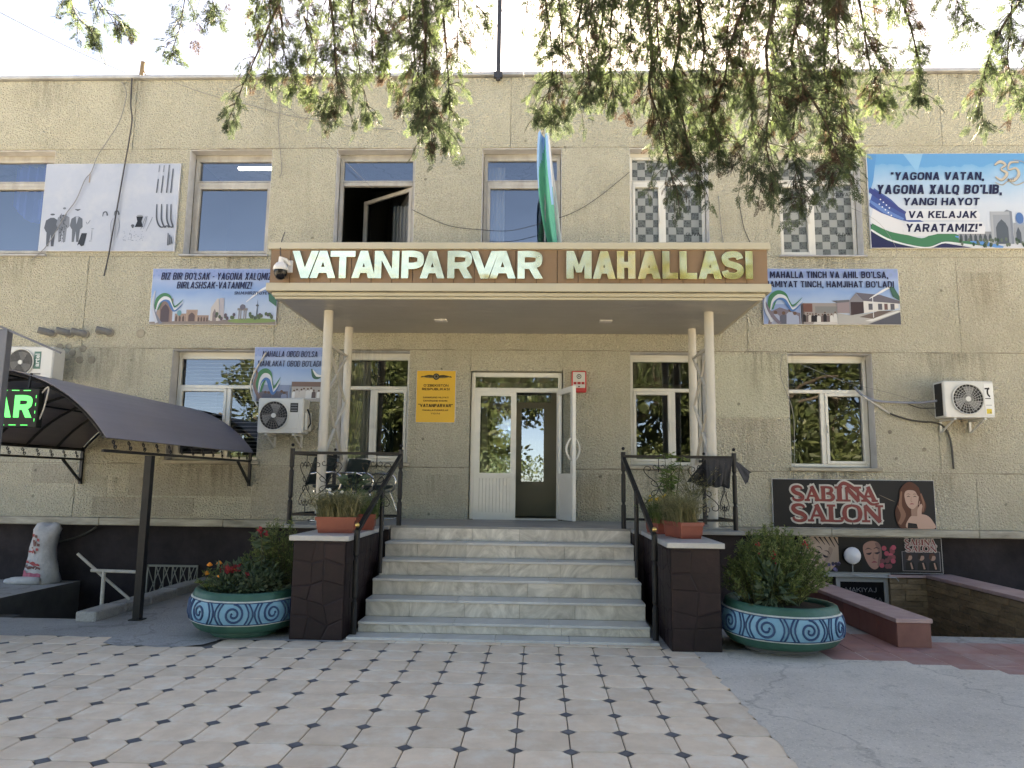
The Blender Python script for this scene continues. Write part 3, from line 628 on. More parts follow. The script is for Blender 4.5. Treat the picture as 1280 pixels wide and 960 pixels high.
def window(x0, x1, z0, z1, style):
    lower = style.startswith('pvc'); fm = pvc if (lower or style == 'film') else oldwood
    yf = .20; d = .07; fw = .05 if fm is pvc else .06
    f = MB().m(fm)
    # outer frame stands 2 mm inside the opening
    a, b, c_, e = x0+.012, x1-.012, z0+.03, z1-.06
    zt = c_+(e-c_)*(.70 if lower else .735)
    f.box(a, a+fw, yf, yf+d, c_, e, .006); f.box(b-fw, b, yf, yf+d, c_, e, .006)
    f.box(a+fw, b-fw, yf, yf+d, e-fw, e, .006); f.box(a+fw, b-fw, yf, yf+d, c_, c_+fw, .006); f.box(a+fw, b-fw, yf-.004, yf+d, zt-fw*.55, zt+fw*.55, .006)
    f.box(x0+.003, x1-.003, yf+.004, yf+d-.004, e+.001, z1-.004)
    if not lower: f.box(a+.02, b-.02, yf-.012, yf, zt+fw*.6, zt+fw*.85)
    sash = []
    if lower or style == 'film':
        xm = a+(b-a)*(.60 if style in ('pvc_a', 'pvc_c') else .45)
        f.box(xm-.035, xm+.035, yf-.002, yf+d, c_+fw, zt-fw*.55, .006)
        # an opening light with its own raised sash
        o0, o1 = (a+fw, xm-.035) if style in ('pvc_c', 'film') else (xm+.035, b-fw)
        if style == 'pvc_a': o0, o1 = a+fw, xm-.035
        q = MB().m(fm); s0 = .045
        q.box(o0, o0+s0, yf-.018, yf+.04, c_+fw, zt-.03, .005); q.box(o1-s0, o1, yf-.018, yf+.04, c_+fw, zt-.03, .005)
        q.box(o0+s0, o1-s0, yf-.018, yf+.04, c_+fw, c_+fw+s0, .005); q.box(o0+s0, o1-s0, yf-.018, yf+.04, zt-.03-s0, zt-.03, .005)
        q.box(o1-s0*.7 if o0 < a+.2 else o0+s0*.3, o1-s0*.3 if o0 < a+.2 else o0+s0*.7, yf-.05, yf-.018, (c_+zt)/2-.06, (c_+zt)/2+.06, .004)
        sash.append(q)
    elif style != 'open':
        q = MB().m(fm); s0 = .05
        q.box(a+fw, a+fw+s0, yf-.012, yf+.04, c_+fw, zt-.035, .005); q.box(b-fw-s0, b-fw, yf-.012, yf+.04, c_+fw, zt-.035, .005)
        q.box(a+fw+s0, b-fw-s0, yf-.012, yf+.04, c_+fw, c_+fw+s0, .005); q.box(a+fw+s0, b-fw-s0, yf-.012, yf+.04, zt-.035-s0, zt-.035, .005)
        sash.append(q)
    wo = f.build('window', BLD)
    for q in sash: q.build('sash', wo)
    gm = glass if lower else glass_d if style == 'film' else glass_b
    p = MB().m(gm); y = yf+.035
    p.add([(a+fw, y, zt), (b-fw, y, zt), (b-fw, y, e-fw), (a+fw, y, e-fw)], [(0, 1, 2, 3)])
    if style != 'open':
        if lower or style == 'film':
            p.add([(a+fw, y, c_+fw), (xm-.03, y, c_+fw), (xm-.03, y, zt), (a+fw, y, zt)], [(0, 1, 2, 3)])
            p.add([(xm+.03, y-.004, c_+fw), (b-fw, y-.002, c_+fw), (b-fw, y, zt), (xm+.03, y-.002, zt)], [(0, 1, 2, 3)])
        else:
            p.add([(a+fw, y-.003, c_+fw), (b-fw, y+.003, c_+fw), (b-fw, y+.001, zt), (a+fw, y, zt)], [(0, 1, 2, 3)])
    p.build('pane', wo)
    s2 = MB().m(ledge_m if lower else tin)
    if lower: s2.box(x0-.03, x1+.06, -.05, yf, z0-.035, z0+.02, .008)
    else: s2.box(x0-.04, x1+.03, -.06, yf, z0-.02, z0+.004, .003)
    s2.build('sill', wo)
    rv = MB().m(white_p)
    rv.box(x0-.004, x0+.004, .006, yf, z0+.021, z1); rv.box(x1-.004, x1+.004, .006, yf, z0+.021, z1); rv.box(x0+.004, x1-.004, .008, yf, z1-.004, z1+.004)
    rv.build('reveal', wo)
    if style == 'film':
        k = MB().m(film_m); yy = yf+.030
        k.add([(a+fw, yy, c_+fw), (b-fw, yy, c_+fw), (b-fw, yy, e-fw), (a+fw, yy, e-fw)], [(0, 1, 2, 3)])
        ko = k.build('film', wo)
        for zz in (.30, .83):
            l_ = MB(); block_into(l_, 'GUVA', b-fw-.26, b-fw-.03, c_+(zt-c_)*zz, c_+(zt-c_)*zz+.055, yf+.0285, ink('#1c1f1d'), .16); l_.build('film_lettering', wo)
    if style == 'curtain':
        k = MB().m(blue_c); drape(k, x1-.95, x1-.1, z0+1.0, z1-.1, .42, 6, .04, -.3); drape(k, x1-.62, x1-.42, z0+.75, z0+1.12, .41, 2, .03); k.build('curtain', wo)
    if style == 'plain':
        k = MB().m(grey_c); drape(k, x0+.03, x0+.35, z0+.05, z1-.12, .45, 5); k.build('curtain', wo)
    if style == 'open':
        k = MB().m(grey_c); drape(k, x0+.75, x0+1.15, z0+.05, z1-.6, .95, 7, .03); k.build('curtain', wo)
        # sash swung into the room, hinged on the right
        hx, hy, wd = b-fw, yf+.05, (b-a)-2*fw; an = math.radians(34); dx, dy = -math.cos(an), math.sin(an)
        q = MB().m(fm); A = lambda t_, z: Vector((hx+dx*t_*wd, hy+dy*t_*wd, z)); zb, ze = c_+fw+.01, zt-.04
        for t0, t1, za, zc in ((0, .06, zb, ze), (.94, 1, zb, ze)):
            q.obox((A((t0+t1)/2, (za+zc)/2)), (dx, dy, 0), (-dy, dx, 0), (0, 0, 1), wd*.03, .02, (zc-za)/2)
        for za in (zb+.03, ze-.03): q.obox(A(.5, za), (dx, dy, 0), (-dy, dx, 0), (0, 0, 1), wd*.44, .02, .03)
        q.build('sash', wo)
        q = MB().m(glass_b); q.add([A(.06, zb+.06), A(.94, zb+.06), A(.94, ze-.06), A(.06, ze-.06)], [(1, 0, 3, 2)]); q.build('pane', wo)
    if style == 'tube':
        MB().m(tube_e).box(x0+.2, x1-.3, 1.4, 1.46, 7.25, 7.29).build('lamp_tube', wo); MB().m(tube_e).box(x0+.8, x1+.4, 2.6, 2.66, 7.25, 7.29).build('lamp_tube', wo)
    if style == 'curtain' and x0 > -10:
        k = MB().m(tube_e); k.box(x0+1.0, x0+1.6, 1.9, 1.96, 7.3, 7.34); k.build('lamp_tube', wo)
    if style == 'pvc_b':
        k = MB().m(dark_c); drape(k, x0+.42, x0+.56, z0+.03, z1-.1, .42, 3); drape(k, x0+.66, x0+.82, z0+.03, z1-.1, .42, 3)
        k.m(cream_c); drape(k, x0+.03, x0+.40, z0+.03, z1-.1, .46, 6); k.build('curtain', wo)
    if style == 'pvc_a':
        k = MB().m(tin)
        for i in range(26): k.box(x0+.06, x1-.06, .40, .425, z0+.1+i*.06, z0+.107+i*.06)
        k.build('blind', wo)
    return wo
for x0, x1, st in UW: window(x0, x1, UZ[0], UZ[1], st)
for (x0, x1), st in zip(LW, ('pvc_a', 'pvc_b', 'pvc_c', 'pvc_d', 'pvc_c', 'pvc_c')): window(x0, x1, LZ[0], LZ[1], st)
# ---- entrance door
df = MB().m(pvc); x0, x1, z0, z1 = DOOR; yf = .08
df.box(x0+.01, x0+.07, yf, yf+.08, z0, z1-.01, .006); df.box(x1-.07, x1-.01, yf, yf+.08, z0, z1-.01, .006)
df.box(x0+.07, x1-.07, yf, yf+.08, z1-.08, z1-.01, .006); df.box(x0+.07, x1-.07, yf, yf+.08, z1-.32, z1-.25, .006)
df.box(x0+.07, x1-.07, yf, yf+.1, z0-.01, z0+.02)
dfo = df.build('door_frame', BLD)
k = MB().m(glass_d); k.add([(x0+.07, yf+.04, z1-.25), (x1-.07, yf+.04, z1-.25), (x1-.07, yf+.04, z1-.08), (x0+.07, yf+.04, z1-.08)], [(0, 1, 2, 3)]); k.build('transom_pane', dfo)
def leaf(origin, ang, wd, hinge, left=False):
    # leaf in its own frame: s along width from hinge, outward normal
    ca, sa = math.cos(ang), math.sin(ang); o_ = Vector(origin); ax = Vector((ca, sa, 0)); ay = Vector((-sa, ca, 0)); az = Vector((0, 0, 1))
    H = 1.96; fr = .085
    def bx(mb, s0, s1, h0, h1, d0=-.025, d1=.025): mb.obox(o_+ax*(s0+s1)/2+ay*(d0+d1)/2+az*(h0+h1)/2, ax, ay, az, abs(s1-s0)/2, (d1-d0)/2, (h1-h0)/2)
    q = MB().m(pvc)
    bx(q, 0, fr, 0, H); bx(q, wd-fr, wd, 0, H); bx(q, fr, wd-fr, 0, fr); bx(q, fr, wd-fr, H-fr, H); bx(q, fr, wd-fr, .60, .68)
    d = q.build('door', BLD)
    q = MB().m(pvc)
    n = 9
    for i in range(n):
        a = fr+(wd-2*fr)*i/n; bx(q, a+.002, fr+(wd-2*fr)*(i+1)/n-.002, fr, .60, -.012, .012)
    q.build('lower_panel', d)
    q = MB().m(glass_d); q.add([o_+ax*fr+az*.68, o_+ax*(wd-fr)+az*.68, o_+ax*(wd-fr)+az*(H-fr), o_+ax*fr+az*(H-fr)], [(0, 1, 2, 3)]); q.build('pane', d)
    return d, o_, ax, ay, az, bx
DZ = z0+.02
leaf((x0+.07, yf+.03, DZ), 0, .645, 0)
d, o_, ax, ay, az, bx = leaf((x1-.07, yf-.02, DZ), math.radians(-70), .645, 0)
q = MB().m(pvc)
for sg in (-1, 1):
    pts = [o_+ax*.60+ay*sg*.025+az*.86]+[o_+ax*(.60-.0)+ay*sg*(.03+.075*math.sin(math.pi*i/8))+az*(.86+.34*i/8) for i in range(1, 8)]+[o_+ax*.60+ay*sg*.025+az*1.2]
    q.tube(pts, .016, 8)
q.build('handle', d, smooth=True)
# vestibule behind the open door, with the inner door and its curtain
vm = mat('olive_vestibule_paint', (.16, .15, .105), .7); im = mat('inner_door_paint', (.20, .195, .15), .5)
v = MB().m(vm); v.box(x0-.05, x0+.01, .36, 1.3, 1.04, 3.4); v.box(x1-.01, x1+.05, .36, 1.3, 1.04, 3.4); v.box(x0-.05, x1+.05, .36, 1.3, 3.31, 3.4); v.box(x0+.01, x1-.01, .1, 1.3, 1.03, 1.036)
vo_ = v.build('vestibule', BLD)
v = MB().m(im); Y = 1.22
v.box(-.98, -.88, Y, Y+.07, 1.04, 3.3); v.box(.2, .3, Y, Y+.07, 1.04, 3.3); v.box(-.88, .2, Y, Y+.07, 3.16, 3.3); v.box(-.88, .2, Y, Y+.07, 2.86, 2.96); v.box(-.88, .2, Y, Y+.07, 1.04, 1.62); v.box(-.4, -.3, Y, Y+.07, 1.62, 2.86); v.box(.08, .2, Y, Y+.07, 1.62, 2.86)
v.box(.02, .05, Y-.06, Y, 2.0, 2.02); v.build('inner_door', vo_)
v = MB().m(glass_mat('inner_glass', .12)); v.add([(-.88, Y+.04, 1.62), (.2, Y+.04, 1.62), (.2, Y+.04, 3.16), (-.88, Y+.04, 3.16)], [(0, 1, 2, 3)]); v.build('inner_pane', vo_)
v = MB().m(mat('heavy_brown_curtain', (.05, .045, .032), .9)); drape(v, -.9, .25, 1.6, 3.1, Y+.2, 9, .03); v.build('inner_curtain', vo_)

# ================================================================== steps, cheek walls
PZ = 1.04; SX0, SX1 = -1.88, 1.16
st = thing('entrance_steps', (-.36, -2.4, 0), 'marble tiled entrance stairs and porch floor leading up to the open white door', 'steps')
ris = MB().m(marble); trd = MB().m(tread_m); core = MB().m(mortar)
ys = [-1.80-.31*k for k in range(6)]; zs = [PZ-.18*k for k in range(6)]
for k in range(6):
    x0, x1 = SX0, SX1
    zt = zs[k]; zl = zs[k+1] if k < 5 else .03
    core.box(x0+.01, x1-.01, ys[k]+.03, -1.5, zl-.02, zt-.035)
    ed = [x0]; x = x0+rnd.uniform(.3, .6)
    while x < x1-.2: ed.append(x); x += .60
    ed.append(x1)
    for a, b in zip(ed[:-1], ed[1:]): ris.box(a+.0015, b-.0015, ys[k]+.012, ys[k]+.028, zl+.001, zt-.03, .0015)
    if k:
        ed = [x0, x0+1.0, x0+2.0, x1]
        for a, b in zip(ed[:-1], ed[1:]): trd.box(a+.001, b-.001, ys[k]-.012, ys[k-1]+.011, zt-.028, zt, .004)
ed = [x0-.06, x0+.7, x0+1.45, x0+2.2, x1+.06]
for a, b in zip(ed[:-1], ed[1:]): trd.box(a+.001, b-.001, -3.60, ys[5]+.011, -.01, .03, .005)
core.build('step_core', st); ris.build('riser', st); trd.build('tread', st)
fl = MB().m(floor_m)
fl.box(-3.22, 2.47, -1.788, -.06, PZ-.03, PZ, .003); fl.box(-3.24, SX0-.002, -1.93, -1.789, PZ-.045, PZ, .004); fl.box(SX1+.002, 2.52, -2.05, -1.789, PZ-.045, PZ, .004)
fl.build('porch_floor', st)
bs = MB().m(dstone); bs.box(-3.16, 2.42, -1.77, .19, -.02, PZ-.046); bs.box(-3.18, SX0-.01, -1.86, -1.771, -.02, PZ-.047); bs.box(SX1+.01, 2.45, -1.98, -1.771, -.02, PZ-.047); bs.build('porch_base', st)
def cheek(x0, x1, yf, label):
    th = thing('stair_cheek_wall', ((x0+x1)/2, yf, 0), label, 'stair wall')
    b = MB().m(dstone)
    # crazy-paved stone faces: irregular slabs with dark joints
    b.box(x0+.012, x1-.012, yf+.012, -1.95, -.02, PZ-.06)
    b.build('body', th)
    sl_ = MB().m(mat('dark_red_brown_slab', (.030, .017, .018), .5, col2=(.020, .013, .014), scale=5, bump=.5, bscale=14, bdist=.012, island=.25))
    def slabs(w_, h_, put):
        cells = []
        nx, nz = max(2, round(w_/.2)), max(3, round(h_/.19)); P_ = {}
        for i in range(nx+1):
            for q_ in range(nz+1):
                e = (i in (0, nx)) or (q_ in (0, nz)); P_[i, q_] = (i/nx*w_+(0 if i in (0, nx) else rnd.uniform(-.06, .06)), q_/nz*h_+(0 if q_ in (0, nz) else rnd.uniform(-.06, .06)))
        for i in range(nx):
            for q_ in range(nz):
                cr = [P_[i, q_], P_[i+1, q_], P_[i+1, q_+1], P_[i, q_+1]]; cx = sum(p[0] for p in cr)/4; cz = sum(p[1] for p in cr)/4
                s = 1-.003/.1; cr = [(cx+(p[0]-cx)*s, cz+(p[1]-cz)*s) for p in cr]; d = rnd.uniform(.004, .01)
                sl_.add([put(*p, .004) for p in cr]+[put(cx+(p[0]-cx)*.88, cz+(p[1]-cz)*.88, d) for p in cr], [(4, 5, 6, 7), (0, 1, 5, 4), (1, 2, 6, 5), (2, 3, 7, 6), (3, 0, 4, 7)])
    slabs(x1-x0-.02, PZ-.08, lambda a, z, d: (x0+.01+a, yf+.012-d, z))
    slabs(abs(yf)-1.98, PZ-.08, lambda a, z, d: (x0+.012-d, -1.97-a, z))
    slabs(abs(yf)-1.98, PZ-.08, lambda a, z, d: (x1-.012+d, yf+.02+a, z))
    sl_.build('stone_facing', th)
    c_ = MB().m(cap_m)
    y = yf-.03
    while y < -1.96:
        e = min(y+.62, -1.955); c_.box(x0-.03, x1+.03, y+.0015, e-.0015, PZ-.058, PZ-.005, .005); y = e
    c_.build('cap', th)
    return th
cheek(-2.52, -1.96, -3.64, 'dark stone stair wall with grey cap, beside the planter with orange marigolds')
cheek(1.29, 1.79, -3.83, 'dark stone stair wall with grey cap, beside the planter overgrown by one big bush')

# ================================================================== porch canopy
CX0, CX1, CY, CZ0, CZ1 = -3.47, 2.845, -2.22, 3.90, 4.62
cn = thing('porch_canopy', (-.3, -1.1, 3.9), 'flat porch canopy with brown fascia and big golden letters on four cream posts', 'canopy')
s = MB().m(soff)
for i in range(11):
    a = CY+.1+i*(abs(CY)-.1)/11; s.box(CX0+.1, CX1-.1, a+.002, a+(abs(CY)-.1)/11-.002, CZ0+.004, CZ0+.03)
s.build('soffit', cn)
s = MB().m(beige)
def rim(z0, z1, o, th_=.05):
    s.box(CX0-o, CX1+o, CY-o, CY-o+th_, z0, z1, .006); s.box(CX0-o, CX0-o+th_, CY-o+th_, -.012, z0, z1, .006); s.box(CX1+o-th_, CX1+o, CY-o+th_, -.012, z0, z1, .006)
rim(4.535, 4.625, .03); rim(3.985, 4.09, .03); rim(3.935, 3.984, -.03); rim(3.90, 3.934, -.06)
s.build('trim', cn)
f = MB().m(brownp); npan = 24; pw = (CX1-CX0)/npan
for i in range(npan): f.box(CX0+i*pw+.004, CX0+(i+1)*pw-.004, CY+.0, CY+.02, 4.085, 4.54)
for xx in (CX0, CX1-.02):
    for i in range(8): f.box(xx, xx+.02, CY+.03+i*.27, CY+.295+i*.27, 4.085, 4.54)
f.build('fascia', cn)
f = MB().m(tin); f.box(CX0+.02, CX1-.02, CY+.03, -.012, 4.3, 4.5); f.m(mat('fascia_backing', (.06, .04, .025), .8)); f.box(CX0+.021, CX1-.021, CY+.021, CY+.029, 4.08, 4.54); f.build('roof', cn)
gold_m = bpy.data.materials.new('brushed_gold_mirror'); gold_m.use_nodes = True
gb = gold_m.node_tree.nodes['Principled BSDF']; gb.inputs['Metallic'].default_value = 1; gb.inputs['Roughness'].default_value = .16; gb.inputs['Base Color'].default_value = (.95, .83, .50, 1)
gn = N(gold_m.node_tree, 'ShaderNodeTexNoise'); gn.inputs['Scale'].default_value = 2.2; gn.inputs['Detail'].default_value = 2; gt = N(gold_m.node_tree, 'ShaderNodeTexCoord'); gold_m.node_tree.links.new(gt.outputs['Object'], gn.inputs['Vector'])
gp_ = N(gold_m.node_tree, 'ShaderNodeBump'); gp_.inputs['Strength'].default_value = .35; gp_.inputs['Distance'].default_value = .06; gold_m.node_tree.links.new(gn.outputs[0], gp_.inputs['Height']); gold_m.node_tree.links.new(gp_.outputs[0], gb.inputs['Normal'])
LET = [('V', 177, 312), ('A', 268, 400), ('T', 370, 495), ('A', 477, 600), ('N', 592, 715), ('P', 727, 840), ('A', 818, 945), ('R', 957, 1083), ('V', 1070, 1215), ('A', 1165, 1300), ('R', 1308, 1435),
       ('M', 1552, 1678), ('A', 1682, 1800), ('H', 1805, 1897), ('A', 1907, 2025), ('L', 2032, 2110), ('L', 2118, 2205), ('A', 2210, 2332), ('S', 2325, 2442), ('I', 2448, 2480)]
for i, (ch, a, b) in enumerate(LET):
    ym = CY-.035-(.006 if i % 2 else 0)
    q0, q1 = P(320+a/4, 334, ym), P(320+b/4, 334, ym)
    m_ = MB(); block_into(m_, ch, q0.x, q1.x, 4.147, 4.507, ym, gold_m, .25, 0, .022); m_.build('letter', cn)
for x, y in ((-2.9, -1.48), (-2.9, -.40), (2.27, -1.48), (2.27, -.40)):
    c_ = MB().m(colp); r = .062 if y < -1 else .060
    c_.tube([(x, y, PZ+.001), (x, y, CZ0+.003)], r, 20); c_.box(x-.1, x+.1, y-.1, y+.1, PZ+.001, PZ+.012); c_.build('column', cn, smooth=False)
for x in (-2.9, 2.27):
    q = MB().m(colp)
    for (za, zb) in ((1.9, 2.75), (2.75, 3.45)):
        q.bar((x, -1.43, za), (x, -.45, zb), .03); q.bar((x, -.45, za), (x, -1.43, zb), .03)
    q.bar((x, -1.43, 3.45), (x, -.45, 3.45), .03); q.build('brace', cn)
for px, py in ((551, 400), (757, 401)):
    q = G(px, py, CZ0); l = MB().m(white_p); l.box(q.x-.09, q.x+.09, q.y-.07, q.y+.07, CZ0-.02, CZ0+.003, .006); l.build('downlight', cn)
# ================================================================== banners and signs on the wall
board_m = mat('banner_edge', (.55, .56, .58), .5)
def banner(name, box, label, Y0=-.02, th=.02, bg='#9db6dc', cat='banner'):
    x0, x1, z0, z1 = box
    t_ = thing(name, ((x0+x1)/2, Y0, z0), label, cat)
    b = MB().m(board_m); b.box(x0, x1, Y0-th, Y0+.012, z0, z1, .003); b.build('board', t_)
    bd = Board(x0+.006, x1-.006, z0+.006, z1-.006, Y0-th)
    return t_, bd
def grad(name, stops, horiz=False):        # printed colour sweep of a banner
    if name in MC: return MC[name]
    m = bpy.data.materials.new(name); m.use_nodes = True; t_ = m.node_tree; b = t_.nodes['Principled BSDF']; b.inputs['Roughness'].default_value = .42
    tc = N(t_, 'ShaderNodeTexCoord'); sp = N(t_, 'ShaderNodeSeparateXYZ'); t_.links.new(tc.outputs['Generated'], sp.inputs[0])
    no = N(t_, 'ShaderNodeTexNoise'); no.inputs['Scale'].default_value = 2.5; no.inputs['Detail'].default_value = 4; t_.links.new(tc.outputs['Object'], no.inputs['Vector'])
    ad = N(t_, 'ShaderNodeMath', operation='MULTIPLY_ADD'); t_.links.new(no.outputs[0], ad.inputs[0]); ad.inputs[1].default_value = .25; t_.links.new(sp.outputs['X' if horiz else 'Z'], ad.inputs[2])
    r = N(t_, 'ShaderNodeValToRGB'); e = r.color_ramp.elements
    while len(e) < len(stops): e.new(.5)
    for i, (p, h) in enumerate(stops): e[i].position = min(1, p+.12); e[i].color = (*[v*.66 for v in lin(h)], 1)
    t_.links.new(ad.outputs[0], r.inputs[0]); t_.links.new(r.outputs[0], b.inputs['Base Color']); MC[name] = m; return m
def finish(bd, t_, name='picture'): return bd.mb.build(name, t_)
def letters(t_, bd, lines, colr, s=.2, shear=0.0, name='lettering'):
    x0, x1, z0, z1 = bd.r; bd.layer += 1
    for tx, u0, u1, v0, v1 in lines:
        l = MB(); block_into(l, tx, x0+(x1-x0)*u0, x0+(x1-x0)*u1, z0+(z1-z0)*v0, z0+(z1-z0)*v1, bd.y-bd.layer*bd.step-.001, ink(colr), s, shear)
        l.build(name, t_)
    bd.layer += 1
def ribbon_flag(bd, sc, u, v, flip=1):
    pts = [(0, -.26), (.03, -.08), (.09, .0), (.15, -.02), (.19, -.12), (.24, -.20), (.34, -.06)]
    for c_, dv, wd in (('#2f7f52', 0.0, [.09, .15, .13, .09, .05, .03, .004]), ('#e4e8ee', .050, [.01, .05, .09, .08, .05, .03, .004]), ('#3f78b8', .085, [.005, .01, .03, .05, .05, .03, .004])):
        bd.rib([(u+flip*p[0]*sc, v+(p[1]-dv)*sc*1.5) for p in pts], [q*sc*1.5 for q in wd], c_)
def ornament_band(bd, v0, v1, n, c_='#7f9fd0'):
    for i in range(n):
        for jj in range(2):
            uu = (i+.5*(jj % 2)+.25)/n; vv = v0+(v1-v0)*(jj+.5)/2; bd.ell(min(.985, uu), vv, .22/n, None, c_, 6)
def crowd(bd, u0, u1, v0, v1, n, cols, hd='#6b4a3a'):
    for i in range(n):
        u = u0+(u1-u0)*(i+rnd.uniform(.2, .8))/n; h = (v1-v0)*rnd.uniform(.7, 1); w_ = (u1-u0)/n*.62
        bd.poly([(u-w_, v0), (u-w_*.9, v0+h*.6), (u-w_*.4, v0+h*.72), (u+w_*.4, v0+h*.72), (u+w_*.9, v0+h*.6), (u+w_, v0)], rnd.choice(cols)); bd.ell(u, v0+h*.84, w_*.45, None, hd, 9)
def portal(bd, u, v, w_, h, c1, c2, dark):
    bd.rect(u, u+w_, v, v+h, c1); bd.rect(u+w_*.12, u+w_*.88, v, v+h*.9, c2)
    bd.poly([(u+w_*.22, v), (u+w_*.22, v+h*.5), (u+w_*.32, v+h*.64), (u+w_*.5, v+h*.76), (u+w_*.68, v+h*.64), (u+w_*.78, v+h*.5), (u+w_*.78, v)], dark)
def arcade(bd, u0, u1, v0, v1, n, c1, dark):
    bd.rect(u0, u1, v0, v1, c1); s = (u1-u0)/n
    for i in range(n): a = u0+i*s; bd.poly([(a+s*.2, v0), (a+s*.2, v0+(v1-v0)*.5), (a+s*.5, v0+(v1-v0)*.8), (a+s*.8, v0+(v1-v0)*.5), (a+s*.8, v0)], dark)
# -- left wide banner
t_, bd = banner('slogan_banner', rect(189, 336, 347, 406, -.03), 'wide pale blue slogan banner with a row of monuments, left of the porch canopy')
bd.poly([(0, 0), (1, 0), (1, 1), (0, 1)], grad('banner_sky', [(0, '#c9d6ea'), (.35, '#bcd2ee'), (.6, '#8fb4e6'), (.8, '#a9bfe6'), (1, '#93a9dc')]))
ornament_band(bd, .84, 1, 26)
bd.poly([(0, .04), (0, .0), (1, 0), (1, .08), (.8, .10), (.3, .06)], '#8a7f78'); bd.poly([(.62, .06), (.7, .10), (.9, .11), (1, .08), (.95, .04), (.7, .03)], '#7d9a55', True)
portal(bd, .06, .04, .12, .42, '#9d8278', '#8a6f68', '#4e3c44'); bd.poly([(.055, .04), (.05, .34), (.07, .46), (.085, .04)], '#b39a8e')
arcade(bd, .20, .31, .05, .19, 4, '#a68d80', '#5d4a48'); bd.ell(.235, .20, .018, .05, '#5d9ba8'); portal(bd, .29, .05, .09, .21, '#b59c8c', '#a88d7e', '#5e4a4a'); arcade(bd, .38, .47, .05, .16, 4, '#a68d80', '#5d4a48')
bd.poly([(.48, .06), (.485, .30), (.53, .46), (.545, .46), (.55, .10), (.55, .06)], '#cfc8c4'); bd.poly([(.55, .06), (.55, .47), (.585, .47), (.59, .08)], '#b9b4bb')
bd.poly([(.50, .06), (.50, .2), (.515, .28), (.53, .2), (.53, .06)], '#8a7d80')
for u in (.705, .72, .745, .76): bd.rect(u, u+.007, .08, .26, '#8d8582')
bd.rect(.695, .775, .25, .29, '#8d8582'); bd.ell(.735, .31, .022, .05, '#6d6a78')
bd.poly([(.843, .1), (.85, .46), (.857, .1)], '#5d6672'); bd.ell(.85, .34, .012, .02, '#5d6672')
for i in range(26): bd.ell(.52+rnd.random()*.15 if i < 12 else .78+rnd.random()*.2, .10+rnd.random()*.09, .012, .035, rnd.choice(['#4f6440', '#5c4a5a', '#44583c']), 8)
ribbon_flag(bd, .62, .05, .50); bd.rib([(.02, .5), (.03, .25), (.08, .05), (.1, .0)], [.02, .05, .05, .06], '#7d8496'); bd.rib([(.03, .6), (.02, .3), (.06, .02)], [.02, .04, .05], '#c9d0df')
bd.poly([(.93, .6), (.94, .42), (1, .32), (1, .55)], '#2f6f56'); bd.rib([(.76, .40), (.88, .62), (1, .74)], [.01, .04, .05], '#f2f5fa')
letters(t_, bd, [('BIZ BIR BO‘LSAK - YAGONA XALQMIZ,', .07, .965, .80, .93), ('BIRLASHSAK-VATANMIZ!', .20, .80, .64, .765)], '#23264a', .14, .12)
letters(t_, bd, [('SH.M.MIRZIYOYEV', .66, .95, .535, .59)], '#23264a', .18, .2, 'small_lettering')
finish(bd, t_)
# -- small banner over the air conditioner
t_, bd = banner('slogan_banner', rect(317, 434, 406, 502, -.03), 'small pale blue slogan banner above the air conditioner left of the porch')
bd.poly([(0, 0), (1, 0), (1, 1), (0, 1)], grad('banner_sky', []))
ornament_band(bd, .80, 1, 16)
bd.rect(.05, .52, .0, .30, '#8d9dbb'); bd.rect(.06, .5, .0, .18, '#6d6470'); crowd(bd, .14, .5, 0, .24, 5, ['#55586a', '#8f97b0', '#a8b4cc']); bd.rect(.55, 1, .0, .30, '#b9b2ac'); bd.rect(.55, 1, .27, .36, '#7d6258'); bd.rect(.62, .9, .05, .1, '#e4e4e2'); crowd(bd, .56, 1, .06, .28, 9, ['#e8e6e2', '#d7cfc8', '#5d4a4a', '#f2f2f2'])
for u in (.525, .54): bd.rect(u, u+.006, 0, .3, '#4d4a55')
ribbon_flag(bd, .9, .08, .52); bd.rib([(.0, .62), (.05, .5), (.02, .3), (.08, .1), (.15, .0)], [.02, .04, .05, .06, .06], '#8d6f6a'); bd.rib([(.82, .60), (.86, .46), (.92, .44), (.99, .5)], [.02, .07, .05, .02], '#27624d'); bd.rib([(.84, .58), (.9, .48), (.98, .47)], [.01, .05, .02], '#eef2f4')
letters(t_, bd, [('MAHALLA OBOD BO‘LSA', .11, .90, .82, .93), ('MAMLAKAT OBOD BO‘LADI', .05, .95, .64, .75)], '#23264a', .115, .1)
finish(bd, t_)
# -- right banner
t_, bd = banner('slogan_banner', rect(953, 336, 1124, 406, -.03), 'wide slogan banner with a white gabled building, right of the porch canopy')
bd.poly([(0, 0), (1, 0), (1, 1), (0, 1)], grad('banner_sky', []))
ornament_band(bd, .86, 1, 14, '#8fa6cc')
bd.rect(.0, .27, .0, .36, '#8fa9d8'); bd.poly([(.03, .0), (.05, .22), (.12, .30), (.2, .24), (.27, .2), (.27, 0)], '#7c7280'); crowd(bd, .06, .26, 0, .3, 4, ['#5a5d70', '#aab6d0', '#4a4456', '#8f94a8'])
bd.rect(.28, .54, .0, .38, '#a39a96'); bd.rect(.29, .36, .22, .37, '#7a4a3c'); bd.rect(.38, .54, .2, .32, '#8a8a88'); bd.poly([(.36, .0), (.40, .14), (.54, .12), (.54, 0)], '#d9d6d2'); crowd(bd, .29, .53, .04, .25, 11, ['#e8e6e2', '#6a5a58', '#d7cfc8', '#2b2628'])
for u in (.275, .285): bd.rect(u, u+.006, 0, .36, '#3d3a45')
